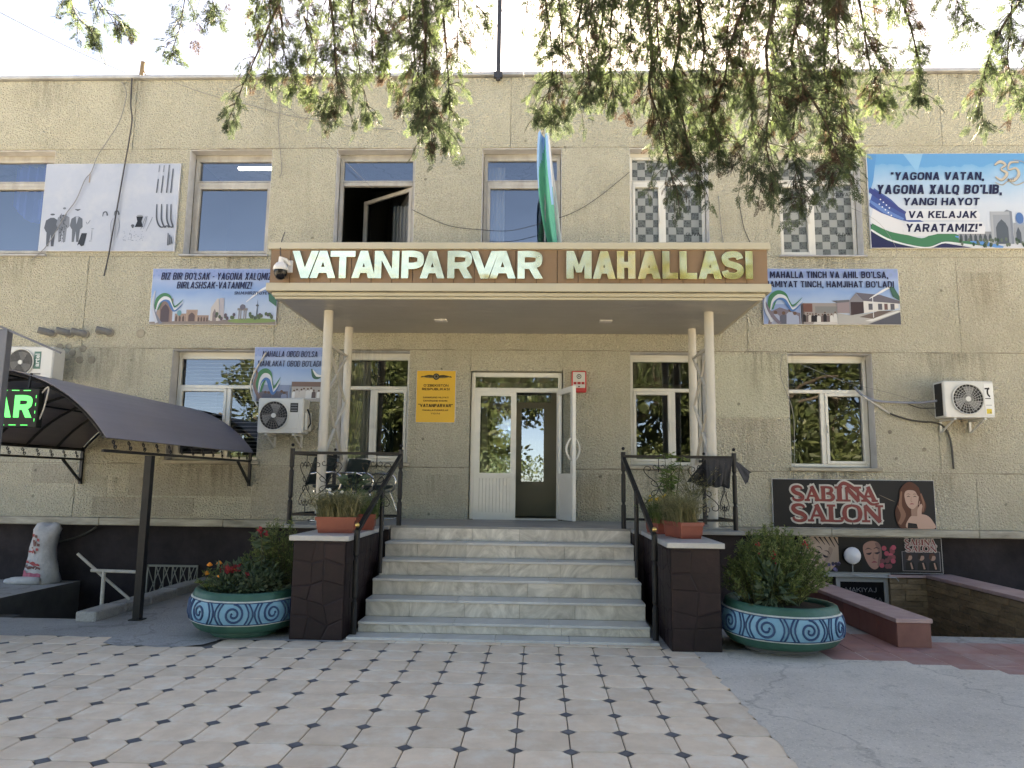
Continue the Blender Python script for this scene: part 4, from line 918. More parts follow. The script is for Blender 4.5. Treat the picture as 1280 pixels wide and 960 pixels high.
bd.poly([(.54, 0), (.54, .2), (.63, .16), (1, .26), (1, 0)], '#b9b8b4'); bd.poly([(.76, 0), (1, .22), (1, 0)], '#4c4d58'); bd.poly([(.74, .06), (.98, .24), (1, .23), (.79, .05)], '#e9e9e6'); bd.poly([(.70, .13), (.84, .24), (.95, .25), (.80, .1)], '#6b5a52')
bd.rect(.54, .635, .2, .42, '#a08f92'); bd.poly([(.5, .42), (.63, .44), (.64, .4), (.54, .38)], '#6b6a70')
bd.poly([(.63, .16), (.63, .42), (.68, .56), (.735, .42), (.735, .2)], '#8d8a90'); bd.poly([(.64, .16), (.64, .40), (.735, .40), (.735, .2)], '#4b3c3e')
bd.poly([(.735, .2), (.735, .42), (.99, .38), (.99, .29)], '#e6e4e0'); bd.poly([(.68, .57), (.735, .42), (1, .37), (1, .42), (.86, .53)], '#68636e')
for u in (.77, .84, .93): bd.rect(u, u+.03, .26, .37, '#55555f')
bd.rect(.885, .91, .26, .37, '#6d4a48'); bd.rect(.80, .806, .12, .5, '#e9e9ea')
ribbon_flag(bd, .7, .05, .54); bd.rib([(.78, .46), (.88, .6), (.94, .68)], [.01, .04, .03], '#f0f2f4'); bd.poly([(.93, .66), (.95, .5), (1, .42), (1, .5), (.96, .68)], '#27624d'); bd.rib([(.0, .5), (.03, .28), (.08, .1), (.12, 0)], [.02, .05, .06, .06], '#7d7484'); bd.rib([(.02, .52), (.01, .3), (.06, .04)], [.02, .04, .06], '#cfd6e2')
letters(t_, bd, [('MAHALLA TINCH VA AHIL BO‘LSA,', .055, .925, .83, .95), ('JAMIYAT TINCH, HAMJIHAT BO‘LADI', .025, .965, .66, .775)], '#1f2140', .18)
finish(bd, t_)
# -- big banner upper right
t_, bd = banner('slogan_banner', rect(1085.5, 192, 1296, 310.5, -.04), 'large sky blue slogan banner with flag ribbon and palace, upper right of the facade', -.03)
bd.poly([(0, 0), (1, 0), (1, 1), (0, 1)], grad('big_banner_sky', [(0, '#d3d9e3'), (.45, '#cfdcec'), (.7, '#a9cdec'), (.88, '#6fb3e2'), (1, '#5aa5dc')]))
bd.poly([(0, 1), (0, .55), (.03, .7), (.06, 1)], '#4c97d2', False); bd.poly([(.22, 1), (.30, .8), (.34, 1)], '#86c0e8')
bd.poly([(0, .0), (0, .25), (.15, .12), (.4, .06), (.6, 0)], '#2a2f57')
bd.rib([(0, .24), (.12, .13), (.30, .05), (.42, .12), (.55, .08), (.72, .02)], [.10, .13, .10, .12, .07, .02], '#2c7a4f')
bd.rib([(0, .19), (.12, .075), (.32, .0), (.44, .055), (.6, .02)], [.02, .015, .01], '#e9eef2')
bd.rib([(0, .36), (.13, .24), (.30, .16), (.42, .17)], [.16, .15, .08, .02], '#e3e6ec')
bd.rib([(0, .55), (.10, .44), (.20, .33), (.33, .255)], [.20, .18, .09, .01], '#33539c'); bd.rib([(0, .62), (.08, .52), (.18, .40), (.28, .30)], [.05, .06, .04, .01], '#2d3c86'); bd.rib([(0, .50), (.09, .39), (.2, .30)], [.02, .05, .02], '#5f86c8')
for i in range(9): bd.ell(.06+.017*(i % 5)+.008*(i//5), .46-.03*(i % 5)+.05*(i//5), .0045, None, '#f3f6fa', 8)
bd.rib([(.50, .12), (.62, .07), (.78, .0)], [.01, .05, .03], '#4f93d8')
arcade(bd, .52, .72, .07, .17, 7, '#8d9299', '#3d4750'); 
portal(bd, .715, .04, .13, .34, '#a9b0b8', '#959da8', '#4a5560'); bd.poly([(.845, .04), (.845, .38), (.815, .40), (.80, .38), (.83, .38), (.83, .04)], '#7d8796'); arcade(bd, .85, 1, .05, .26, 3, '#98a0aa', '#48525e'); bd.rect(.865, .91, .24, .29, '#8fa0b8'); bd.ell(.888, .31, .024, .06, '#3e6fae')
for i in range(40): bd.ell(.52+rnd.random()*.48, .02+rnd.random()*.07, .008, .022, rnd.choice(['#39503f', '#4a5d4a', '#5b6a5a']), 7)
LN = [('“YAGONA VATAN,', .13, .70, .715, .80), ('YAGONA XALQ BO‘LIB,', .045, .80, .565, .665), ('YANGI HAYOT', .20, .66, .445, .525), ('VA KELAJAK', .225, .64, .31, .385), ('YARATAMIZ!”', .205, .665, .165, .25)]
for tx, u0, u1, v0, v1 in LN[-2:]: bd.poly([(u0-.01, v0-.02), (u1+.01, v0-.02), (u1+.015, (v0+v1)/2), (u1, v1+.02), (u0, v1+.02), (u0-.015, (v0+v1)/2)], '#dfe4ec')
# the gilded 35 of the anniversary logo
for dv, c_ in ((0, '#7d7466'), (.006, '#c9bfae')):
    bd.rib([(.765, .87+dv), (.80, .905+dv), (.83, .87+dv), (.80, .825+dv), (.835, .78+dv), (.80, .71+dv), (.765, .745+dv)], [.012, .03, .02, .012, .03, .022, .01], c_)
    bd.rib([(.91, .90+dv), (.86, .895+dv), (.845, .82+dv), (.89, .835+dv), (.905, .77+dv), (.87, .70+dv), (.835, .72+dv)], [.012, .02, .012, .02, .03, .02, .01], c_)
bd.rib([(.76, .69), (.80, .66), (.84, .70), (.88, .66), (.93, .69), (.97, .74)], [.006, .012, .008, .012, .006], '#b5aa98'); bd.rib([(.88, .93), (.94, .90), (.965, .8), (.94, .7)], [.004, .01, .008], '#b5aa98')
letters(t_, bd, LN, '#23284a', .24, .14)
l = MB(); a0, a1, a2, a3 = bd.r; text_into(l, 'yil', a0+(a1-a0)*.83, a0+(a1-a0)*.875, a2+(a3-a2)*.695, a2+(a3-a2)*.74, bd.y-bd.layer*bd.step-.003, ink('#8d8271'), .01, .25); l.build('small_lettering', t_)
finish(bd, t_)

# -- white board with faded figures, upper left
t_, bd = banner('faded_board', rect(53, 204.5, 222, 314, -.04), 'white board with washed out dark figures, between two upper left windows', -.02, cat='board')
bd.poly([(0, 0), (1, 0), (1, 1), (0, 1)], mat('washed_out_print', (.36, .40, .48), .4, col2=(.32, .36, .44), scale=1.5, col3=(.40, .43, .48), scale3=2.5))
def figure(u, v, h, c_, bits='btl'):
    w_ = h*.23
    if 'l' in bits: bd.poly([(u-w_*.30, v), (u-w_*.38, v+h*.45), (u+w_*.38, v+h*.45), (u+w_*.34, v), (u+w_*.12, v), (u, v+h*.36), (u-w_*.1, v)], c_)
    if 't' in bits: bd.poly([(u-w_*.42, v+h*.43), (u-w_*.62, v+h*.55), (u-w_*.52, v+h*.78), (u-w_*.15, v+h*.86), (u+w_*.15, v+h*.86), (u+w_*.52, v+h*.78), (u+w_*.6, v+h*.5), (u+w_*.42, v+h*.43)], c_)
    if 'b' in bits: bd.ell(u, v+h*.96, w_*.2, h*.03, c_, 10)
figure(.08, .05, .38, '#4b525e')
figure(.165, .10, .36, '#7d8592', 'tl')
for i in range(70):
    v = .10+rnd.random()*.32; u = .165+rnd.uniform(-1, 1)*(.018 if v < .25 else .028); bd.ell(u, v, rnd.uniform(.002, .005), rnd.uniform(.005, .012), rnd.choice(['#49505c', '#5c6470', '#39404a']), 6)
bd.ell(.165, .485, .012, .012, '#6a7280')
figure(.265, .10, .34, '#5c6470', 'tl'); bd.rib([(.245, .475), (.265, .465), (.285, .475)], [.006, .02, .006], '#4a515d'); bd.poly([(.255, .39), (.265, .30), (.277, .39)], '#aab3c2')
bd.poly([(.285, .06), (.30, .075), (.315, .05), (.335, .06), (.35, .20), (.31, .20)], '#363c46')
for (u, v, du, dv) in ((.335, .33, .012, -.03), (.35, .31, .015, .04), (.38, .25, .02, 0), (.385, .12, 0, .12), (.37, .11, .02, 0)): bd.rib([(u, v), (u+du*.5, v+dv*.5), (u+du, v+dv)], [.007, .007, .004], '#7c8592')
for u, v in ((.47, .42), (.555, .43)): bd.rib([(u-.015, v-.03), (u-.01, v+.015), (u+.01, v+.02), (u+.02, v-.02)], [.006, .014, .014, .02], '#555d69')
bd.rib([(.535, .37), (.52, .30), (.535, .13)], [.004, .006, .003], '#8a93a0'); bd.rib([(.575, .37), (.585, .28), (.572, .15)], [.004, .008, .003], '#8a93a0'); bd.rib([(.555, .35), (.555, .12)], [.004, .006], '#98a1ae')
bd.poly([(.70, .27), (.715, .335), (.705, .39), (.755, .39), (.745, .335), (.76, .27)], '#22272f'); bd.ell(.73, .40, .022, .008, '#8a93a0'); bd.ell(.683, .285, .012, .016, '#4b525e'); bd.rib([(.68, .27), (.69, .26)], [.02, .01], '#4b525e')
for a in ((.775, .39, .745, .24), (.785, .395, .765, .25), (.825, .38, .785, .22)): bd.rib([(a[0], a[1]), (a[2], a[3])], [.006, .004], '#6f7885')
for i in range(45): bd.ell(.70+rnd.uniform(-.08, .08), .17+rnd.uniform(-.06, .06), .003, .004, '#7f8894', 5)
for k, u in enumerate((.845, .88, .92, .95)):
    top = (.82, .86, .985, .94)[k]
    bd.rib([(u, top), (u-.005, .66)], [.012, .014], '#555c69')
    if k < 3: bd.rib([(u+.002, .98), (u, .9)], [.01, .008], '#7a828e')
    bd.rib([(u+.005, .53), (u+.012, .36), (u+.03+.01*(3-k)*.5, .27), (.935, .285)], [.010, .016, .018, .008], '#454c58')
for i in range(3): bd.rib([(.95+.012*i, .20-.02*i), (.955+.014*i, .06+.01*i)], [.01, .02], '#5a626e')
# dirt runs
bd.rib([(.335, .9), (.333, .78)], [.006, .012], '#b39a80')
finish(bd, t_)

# -- yellow plaque by the door
t_, bd = banner('name_plaque', rect(520, 463, 569.5, 528.5, -.03), 'bright yellow official name plaque with black lettering, left of the entrance door', -.012, .02, cat='plaque')
bd.poly([(0, 0), (1, 0), (1, 1), (0, 1)], mat('plaque_yellow', (.62, .36, .03), .35))
for sg in (-1, 1):
    bd.rib([(.5+sg*.07, .885), (.5+sg*.2, .90), (.5+sg*.40, .875)], [.05, .035, .015], '#3b3524'); bd.rib([(.5+sg*.07, .87), (.5+sg*.25, .872), (.5+sg*.38, .895)], [.03, .02, .01], '#6b5d30')
bd.ell(.5, .885, .085, None, '#3b3524'); bd.ell(.5, .885, .06, None, '#6b6450'); bd.ell(.5, .89, .03, None, '#3b3524')
letters(t_, bd, [('O‘ZBEKISTON', .18, .82, .69, .735), ('RESPUBLIKASI', .14, .86, .62, .665), ('"VATANPARVAR"', .06, .94, .295, .355)], '#15120a', .22)
letters(t_, bd, [('SAMARQAND VILOYATI', .17, .83, .465, .495), ('SAMARQAND SHAHRI', .18, .80, .40, .43), ('MAHALLA FUQAROLAR', .17, .83, .22, .25), ('YIG‘INI', .38, .62, .155, .185)], '#1c180c', .2, 0, 'small_lettering')
finish(bd, t_, 'emblem')
# -- red fire alarm box
x0, x1, z0, z1 = rect(714.5, 463.5, 733, 490.5, -.06)
t_ = thing('alarm_box', ((x0+x1)/2, 0, z0), 'small red fire alarm box with white label on the wall beside the open door', 'alarm box')
b = MB().m(mat('alarm_red', (.50, .03, .03), .35)); b.box(x0, x1, -.06, -.004, z0, z1, .012); b.build('casing', t_)
bd = Board(x0+.02, x1-.02, z0+.07, z1-.02, -.06); bd.poly([(0, 0), (1, 0), (1, 1), (0, 1)], '#dcdcd8'); bd.ell(.5, .72, .2, None, '#3a3a3c'); bd.ell(.5, .72, .14, None, '#dcdcd8'); bd.poly([(.45, .6), (.60, .75), (.5, .75), (.55, .86), (.4, .70), (.5, .7)], '#3a3a3c'); bd.rect(.05, .3, .22, .38, '#b5202a'); bd.rect(.36, .64, .22, .38, '#b5202a'); bd.rect(.7, .95, .22, .38, '#b5202a'); bd.poly([(.4, .12), (.6, .12), (.5, .03)], '#333333')
bd.mb.build('label_plate', t_)

# -- salon banner (serif letters drawn as strokes)
t_, bd = banner('salon_banner', rect(965.5, 599.5, 1168.5, 660.5, -.03), 'black salon banner with red white outlined serif letters and a long haired woman', -.02)
bd.poly([(0, 0), (1, 0), (1, 1), (0, 1)], mat('salon_black_vinyl', (.008, .009, .011), .5, bump=.15, bscale=3, bdist=.03))
def glyph(ch):
    T, h = .20, .05
    if ch == 'S': return [[(.80, .80), (.74, .93), (.5, 1.0), (.2, .93), (.14, .74), (.32, .56), (.66, .44), (.86, .26), (.78, .07), (.48, 0), (.2, .07), (.12, .24)]], [[.06, .08, .10, .15, .20, .2, .2, .18, .14, .10, .08, .06]]
    if ch == 'A': return [[(.04, .03), (.30, .03)], [(.17, .03), (.50, 1.0)], [(.47, 1.0), (.84, .02)], [(.68, .03), (1.0, .03)], [(.28, .34), (.68, .34)]], [[.06, .06], [.07, .07], [.2, .2], [.06, .06], [.06, .06]]
    if ch == 'B': return [[(.2, 0), (.2, 1)], [(.02, .97), (.5, .97), (.74, .9), (.78, .74), (.66, .57), (.4, .53)], [(.4, .53), (.72, .48), (.88, .27), (.74, .06), (.4, .03), (.02, .03)]], [[.2, .2], [.06, .08, .12, .17, .1, .06], [.06, .12, .18, .12, .07, .06]]
    if ch == 'I': return [[(.5, 0), (.5, 1)], [(.15, .03), (.85, .03)], [(.0, .96), (.35, .97), (.85, .97)]], [[.26, .26], [.06, .06], [.09, .06, .06]]
    if ch == 'N': return [[(.16, .02), (.16, .98)], [(.16, .97), (.84, .02)], [(.84, .0), (.84, .98)], [(.0, .03), (.34, .03)], [(.68, .97), (1.0, .97)]], [[.08, .08], [.2, .2], [.09, .09], [.06, .06], [.06, .06]]
    if ch == 'L': return [[(.26, 0), (.26, 1)], [(.04, .97), (.5, .97)], [(.04, .03), (.9, .03), (.95, .26)]], [[.21, .21], [.06, .06], [.06, .07, .10]]
    if ch == 'O': return [[(.5, 1), (.2, .88), (.10, .5), (.2, .12), (.5, 0)], [(.5, 0), (.8, .12), (.9, .5), (.8, .88), (.5, 1)]], [[.06, .14, .21, .14, .06], [.06, .14, .21, .14, .06]]
def serif_word(bd, word, u0, u1, v0, v1, grow, c_, ws):
    tot = sum(ws); u = u0; H = v1-v0
    for ch, w_ in zip(word, ws):
        wd = (u1-u0)*w_/tot; ps, wl = glyph(ch)
        for p, q in zip(ps, wl):
            pp = [(u+a*wd, v0+b*H) for a, b in p]
            if grow and len(pp) == 2:
                d = Vector((pp[1][0]-pp[0][0], (pp[1][1]-pp[0][1])/bd.asp)); d.normalize(); e = grow*.5/bd.asp
                pp = [(pp[0][0]-d.x*e, pp[0][1]-d.y*e*bd.asp), (pp[1][0]+d.x*e, pp[1][1]+d.y*e*bd.asp)]
            bd.rib(pp, [a*H+grow for a in q], c_, 1 if len(pp) == 2 else 6)
        u += wd
WS1, WS2 = [.9, 1.1, 1, .62, 1.15, 1.1], [.95, 1.15, .9, 1.15, 1.2]
for gr, c_ in ((.10, '#d5d2cd'), (.028, '#86101a')):
    serif_word(bd, 'SABINA', .115, .645, .56, .85, gr, c_, WS1); serif_word(bd, 'SALON', .11, .675, .135, .47, gr, c_, WS2)
    bd.rib([(.40, .80), (.44, .93), (.50, .83), (.57, .62), (.61, .50), (.655, .52)], [.02+gr, .05+gr, .05+gr, .04+gr, .03+gr, .012+gr], c_)
def woman(bd, u, v, s, hair='#5f3628', hair2='#8d5a42', skin='#d0a896', shade='#a67c6a', dark='#17141a'):
    A = bd.asp; q = lambda a, b: (u+a*s/A, v+b*s)
    bd.poly([q(-.28, -.45), q(-.36, -.15), q(-.26, .12), q(-.22, .35), q(-.05, .50), q(.12, .44), q(.22, .22), q(.30, .02), q(.24, -.15), q(.1, -.2), q(-.08, -.45)], hair, True)
    bd.poly([q(-.12, -.48), q(-.06, -.25), q(.1, -.18), q(.3, -.2), q(.42, -.32), q(.44, -.48)], skin, True)
    bd.poly([q(-.02, -.22), q(-.02, .02), q(.12, .02), q(.14, -.22)], shade)
    bd.poly([q(-.13, .28), q(-.13, .10), q(-.07, -.03), q(.02, -.07), q(.10, 0), q(.15, .14), q(.14, .30), q(.02, .38)], skin, True)
    bd.poly([q(-.15, .30), q(-.05, .33), q(.08, .31), q(.15, .2), q(.17, .38), q(.02, .47), q(-.12, .42)], hair, True)
    for e in (-.06, .075): bd.rib([q(e-.035, .185), q(e, .20), q(e+.035, .185)], [.005*s, .018*s, .005*s], '#3a2a2a'); bd.rib([q(e-.04, .235), q(e, .25), q(e+.04, .235)], [.004*s, .012*s, .004*s], '#5c3d34')
    bd.rib([q(.0, .18), q(-.012, .10), q(.012, .085)], [.006*s, .012*s, .012*s], shade); bd.rib([q(-.045, .03), q(.0, .04), q(.05, .035)], [.006*s, .025*s, .006*s], '#9c3d44')
    bd.rib([q(-.2, .3), q(-.24, .0), q(-.18, -.2), q(-.27, -.40)], [.03*s, .07*s, .09*s, .04*s], hair2); bd.rib([q(-.30, .0), q(-.22, -.2), q(-.30, -.38)], [.02*s, .05*s, .03*s], hair2); bd.rib([q(.2, .26), q(.25, .05), q(.22, -.12)], [.03*s, .05*s, .03*s], hair2)
    bd.poly([q(-.12, -.48), q(-.1, -.36), q(.08, -.38), q(.1, -.48)], dark)
    bd.poly([q(.10, -.48), q(.1, -.2), q(.12, -.06), q(.19, .04), q(.22, .0), q(.2, -.1), q(.19, -.25), q(.2, -.48)], skin, True); bd.rib([q(.11, .0), q(.13, .08)], [.02*s, .012*s], skin); bd.rib([q(.15, .02), q(.17, .1)], [.02*s, .012*s], skin)
woman(bd, .855, .48, .98)
bd.rib([(.655, .70), (.72, .60), (.75, .56)], [.006, .014, .004], '#8d7f70')
finish(bd, t_)
# -- long poster strip under the ledge
x0, x1, z0, z1 = rect(1000, 672, 1177, 716, .10)
t_, bd = banner('salon_poster', (x0, x1, z0, .862), 'dark strip of three beauty portraits hung under the ledge below the salon banner', .10, .02)
bd.poly([(0, 0), (1, 0), (1, 1), (0, 1)], '#0b0a0d')
def face(bd, u, v, s, skin, shade, lip, tilt=0.0, hair=None):
    A = bd.asp; c_, sn = math.cos(tilt), math.sin(tilt); q = lambda a, b: (u+(a*c_-b*sn)*s/A, v+(a*sn+b*c_)*s)
    if hair: bd.poly([q(-.42, -.2), q(-.46, .3), q(-.25, .62), q(.1, .66), q(.38, .45), q(.42, .0), q(.3, -.4), q(-.3, -.5)], hair, True)
    bd.poly([q(-.30, .42), q(-.32, .05), q(-.20, -.32), q(-.02, -.46), q(.16, -.34), q(.30, .02), q(.28, .42), q(0, .55)], skin, True)
    bd.poly([q(.12, .45), q(.2, .1), q(.10, -.3), q(.16, -.34), q(.30, .02), q(.28, .42)], shade, True)
    for e in (-.14, .15): bd.rib([q(e-.10, .12), q(e, .10), q(e+.10, .14)], [.02*s, .08*s, .02*s], '#2a1c2a'); bd.rib([q(e-.11, .26), q(e, .30), q(e+.11, .24)], [.01*s, .035*s, .01*s], '#2a1e22')
    bd.rib([q(.02, .14), q(-.02, -.06), q(.05, -.10)], [.01*s, .03*s, .03*s], shade); bd.rib([q(-.10, -.22), q(0, -.19), q(.10, -.23)], [.01*s, .07*s, .01*s], lip)
bd.rect(.0, .27, .0, 1, '#171318'); bd.poly([(.0, .25), (.02, .9), (.08, 1), (.27, 1), (.27, .3), (.2, .0), (.06, 0)], '#b39a8a'); face(bd, .135, .42, .85, '#c2a898', '#a08678', '#6d3038', -.5)
for i in range(5): bd.rib([(.10+.035*i, 1), (.14+.035*i, .80-.03*i)], [.05, .012], '#1a1518')
for i in range(9): bd.ell(.19+rnd.random()*.08, .05+rnd.random()*.2, .012, None, rnd.choice(['#4b4478', '#6b629a', '#2a2748']), 8)
bd.rect(.43, .68, 0, 1, '#120f18'); face(bd, .515, .46, .80, '#a8786c', '#7d5450', '#8d2a3c', .1, '#0d0c16')
for i in range(16):
    u, v = .60+rnd.uniform(-.04, .06), .15+rnd.random()*.6; bd.ell(u, v, .018, None, rnd.choice(['#8d1f3a', '#b02850', '#6d1830', '#c23a5e']), 9)
bd.rect(.715, .985, .06, .62, '#7d7a80'); bd.rect(.72, .98, .075, .605, '#2a2a33')
for u, hc in ((.765, '#3a2420'), (.85, '#241a18'), (.93, '#5a3426')):
    bd.poly([(u-.03, .08), (u-.025, .3), (u, .36), (u+.03, .3), (u+.04, .08)], '#0d0c10'); bd.ell(u, .45, .022, None, '#b08878'); bd.poly([(u-.026, .42), (u-.022, .55), (u+.006, .58), (u+.022, .5), (u, .5), (u-.01, .38)], hc); bd.rib([(u+.01, .3), (u+.02, .12)], [.04, .05], '#b08878')
for gr, c_ in ((.05, '#c9bcb8'), (0, '#8d1a20')):
    serif_word(bd, 'SABINA', .74, .955, .80, .96, gr, c_, WS1); serif_word(bd, 'SALON', .74, .96, .62, .78, gr, c_, WS2)
finish(bd, t_)
# round white lamp in the middle of the strip
q = P(1065.5, 694.5, .03)
t_ = thing('round_mirror', (q.x, .03, q.z), 'round white disc sign on a thin bracket between the beauty portraits', 'disc sign')
b = MB().m(mat('white_disc', (.62, .62, .66), .35)); b.lathe([(.001, 0), (.1, 0), (.118, .012), (.125, .03), (.118, .045), (.001, .05)], (0, 0, 0), 28)
for i, p in enumerate(b.v): b.v[i] = (q.x+p[0], .03-p[2]+.03, q.z+p[1])
b.build('disc', t_, smooth=True)
b = MB().m(tin); b.tube([(q.x, .04, q.z-.12), (q.x, .04, q.z-.27), (q.x+.1, .04, q.z-.30), (q.x+.62, .04, q.z-.31), (q.x+.66, .04, q.z-.36)], .007, 6); b.build('bracket', t_)
# basement salon entrance
x0, x1 = P(1050, 740, .16).x, P(1110, 740, .16).x; q = P(1080, 722, .16)
t_ = thing('basement_door', ((x0+x1)/2, .19, -1.69), 'grey framed basement salon door with dark glass under the beauty posters', 'door')
b = MB().m(mat('grey_frame', (.33, .32, .31), .6)); b.box(x0-.45, x1+.02, .09, .198, .27, .335, .004); b.box(x0-.06, x0, .14, .198, -1.69, .27); b.box(x1-.06, x1, .14, .198, -1.69, .27); b.box(x0, x1-.06, .14, .198, .20, .27); b.build('frame', t_)
b = MB().m(mat('door_black_glass', (.012, .012, .013), .12)); b.box(x0+.001, x1-.061, .16, .19, -1.69, .199); b.build('pane', t_)
l = MB(); block_into(l, '•MAKIYAJ', x0+.05, x1-.17, .05, .115, .157, ink('#8a8a90'), .13); block_into(l, 'PRICHESKA', x0+.05, x1-.09, -.09, -.025, .157, ink('#77777d'), .12); l.build('lettering', t_)

# ================================================================== cladding and low walls on the right
brick_m = mat('brown_split_stone', (.34, .235, .135), .75, col2=(.19, .125, .07), scale=6, detail=7, stretch=(.6, .6, 2.2), bump=.9, bscale=16, bdist=.03, island=.25)
th = thing('basement_wall', (5.85, -1.4, 0), 'retaining wall of brown split stone with pink cap, right of the basement stairs', 'wall')
b = MB().m(brick_m)
for i in range(24):
    z = -1.7+i*.082; y = -2.8
    while y < .18:
        l = rnd.uniform(.2, .42); b.box(5.744-rnd.uniform(.0, .018), 5.9, y+.002, min(y+l, .18)-.002, z+.002, min(z+.08, .275), .004); y += l
    x = 5.2
    while x < 5.73: l = rnd.uniform(.15, .3); b.box(x+.002, min(x+l, 5.74)-.002, .10-rnd.uniform(0, .015), .19, z+.002, min(z+.08, .275), .004); x += l
b.build('stone_facing', th)
b = MB().m(brick_m); b.box(5.905, 6.1, -2.8, .18, -.02, .26); b.build('core', th)
b = MB().m(pinkcap)
for i in range(6): b.box(5.72, 6.14, -2.82+i*.5, -2.82+i*.5+.495, .277, .325, .005)
b.box(5.18, 5.719, .06, .198, .277, .315, .004); b.build('cap', th)
th = thing('red_parapet', (3.79, -1.7, 0), 'low red brown tiled parapet with pink cap beside the basement stairs', 'wall')
b = MB().m(redwall_m)
for i in range(8):
    y = -3.44+i*.44
    for x in (3.62, 3.935): b.box(x, x+.02, y+(.0215 if i == 0 else .002), y+.438, .006, .245, .003)
b.box(3.62, 3.955, -3.44, -3.42, .006, .245, .003); b.box(3.641, 3.934, -3.419, .1, -.01, .243); b.build('tile_facing', th)
b = MB().m(pinkcap)
for i in range(8): b.box(3.605, 3.97, -3.455+i*.44, -3.455+i*.44+.437, .246, .29, .005)
b.build('cap', th)
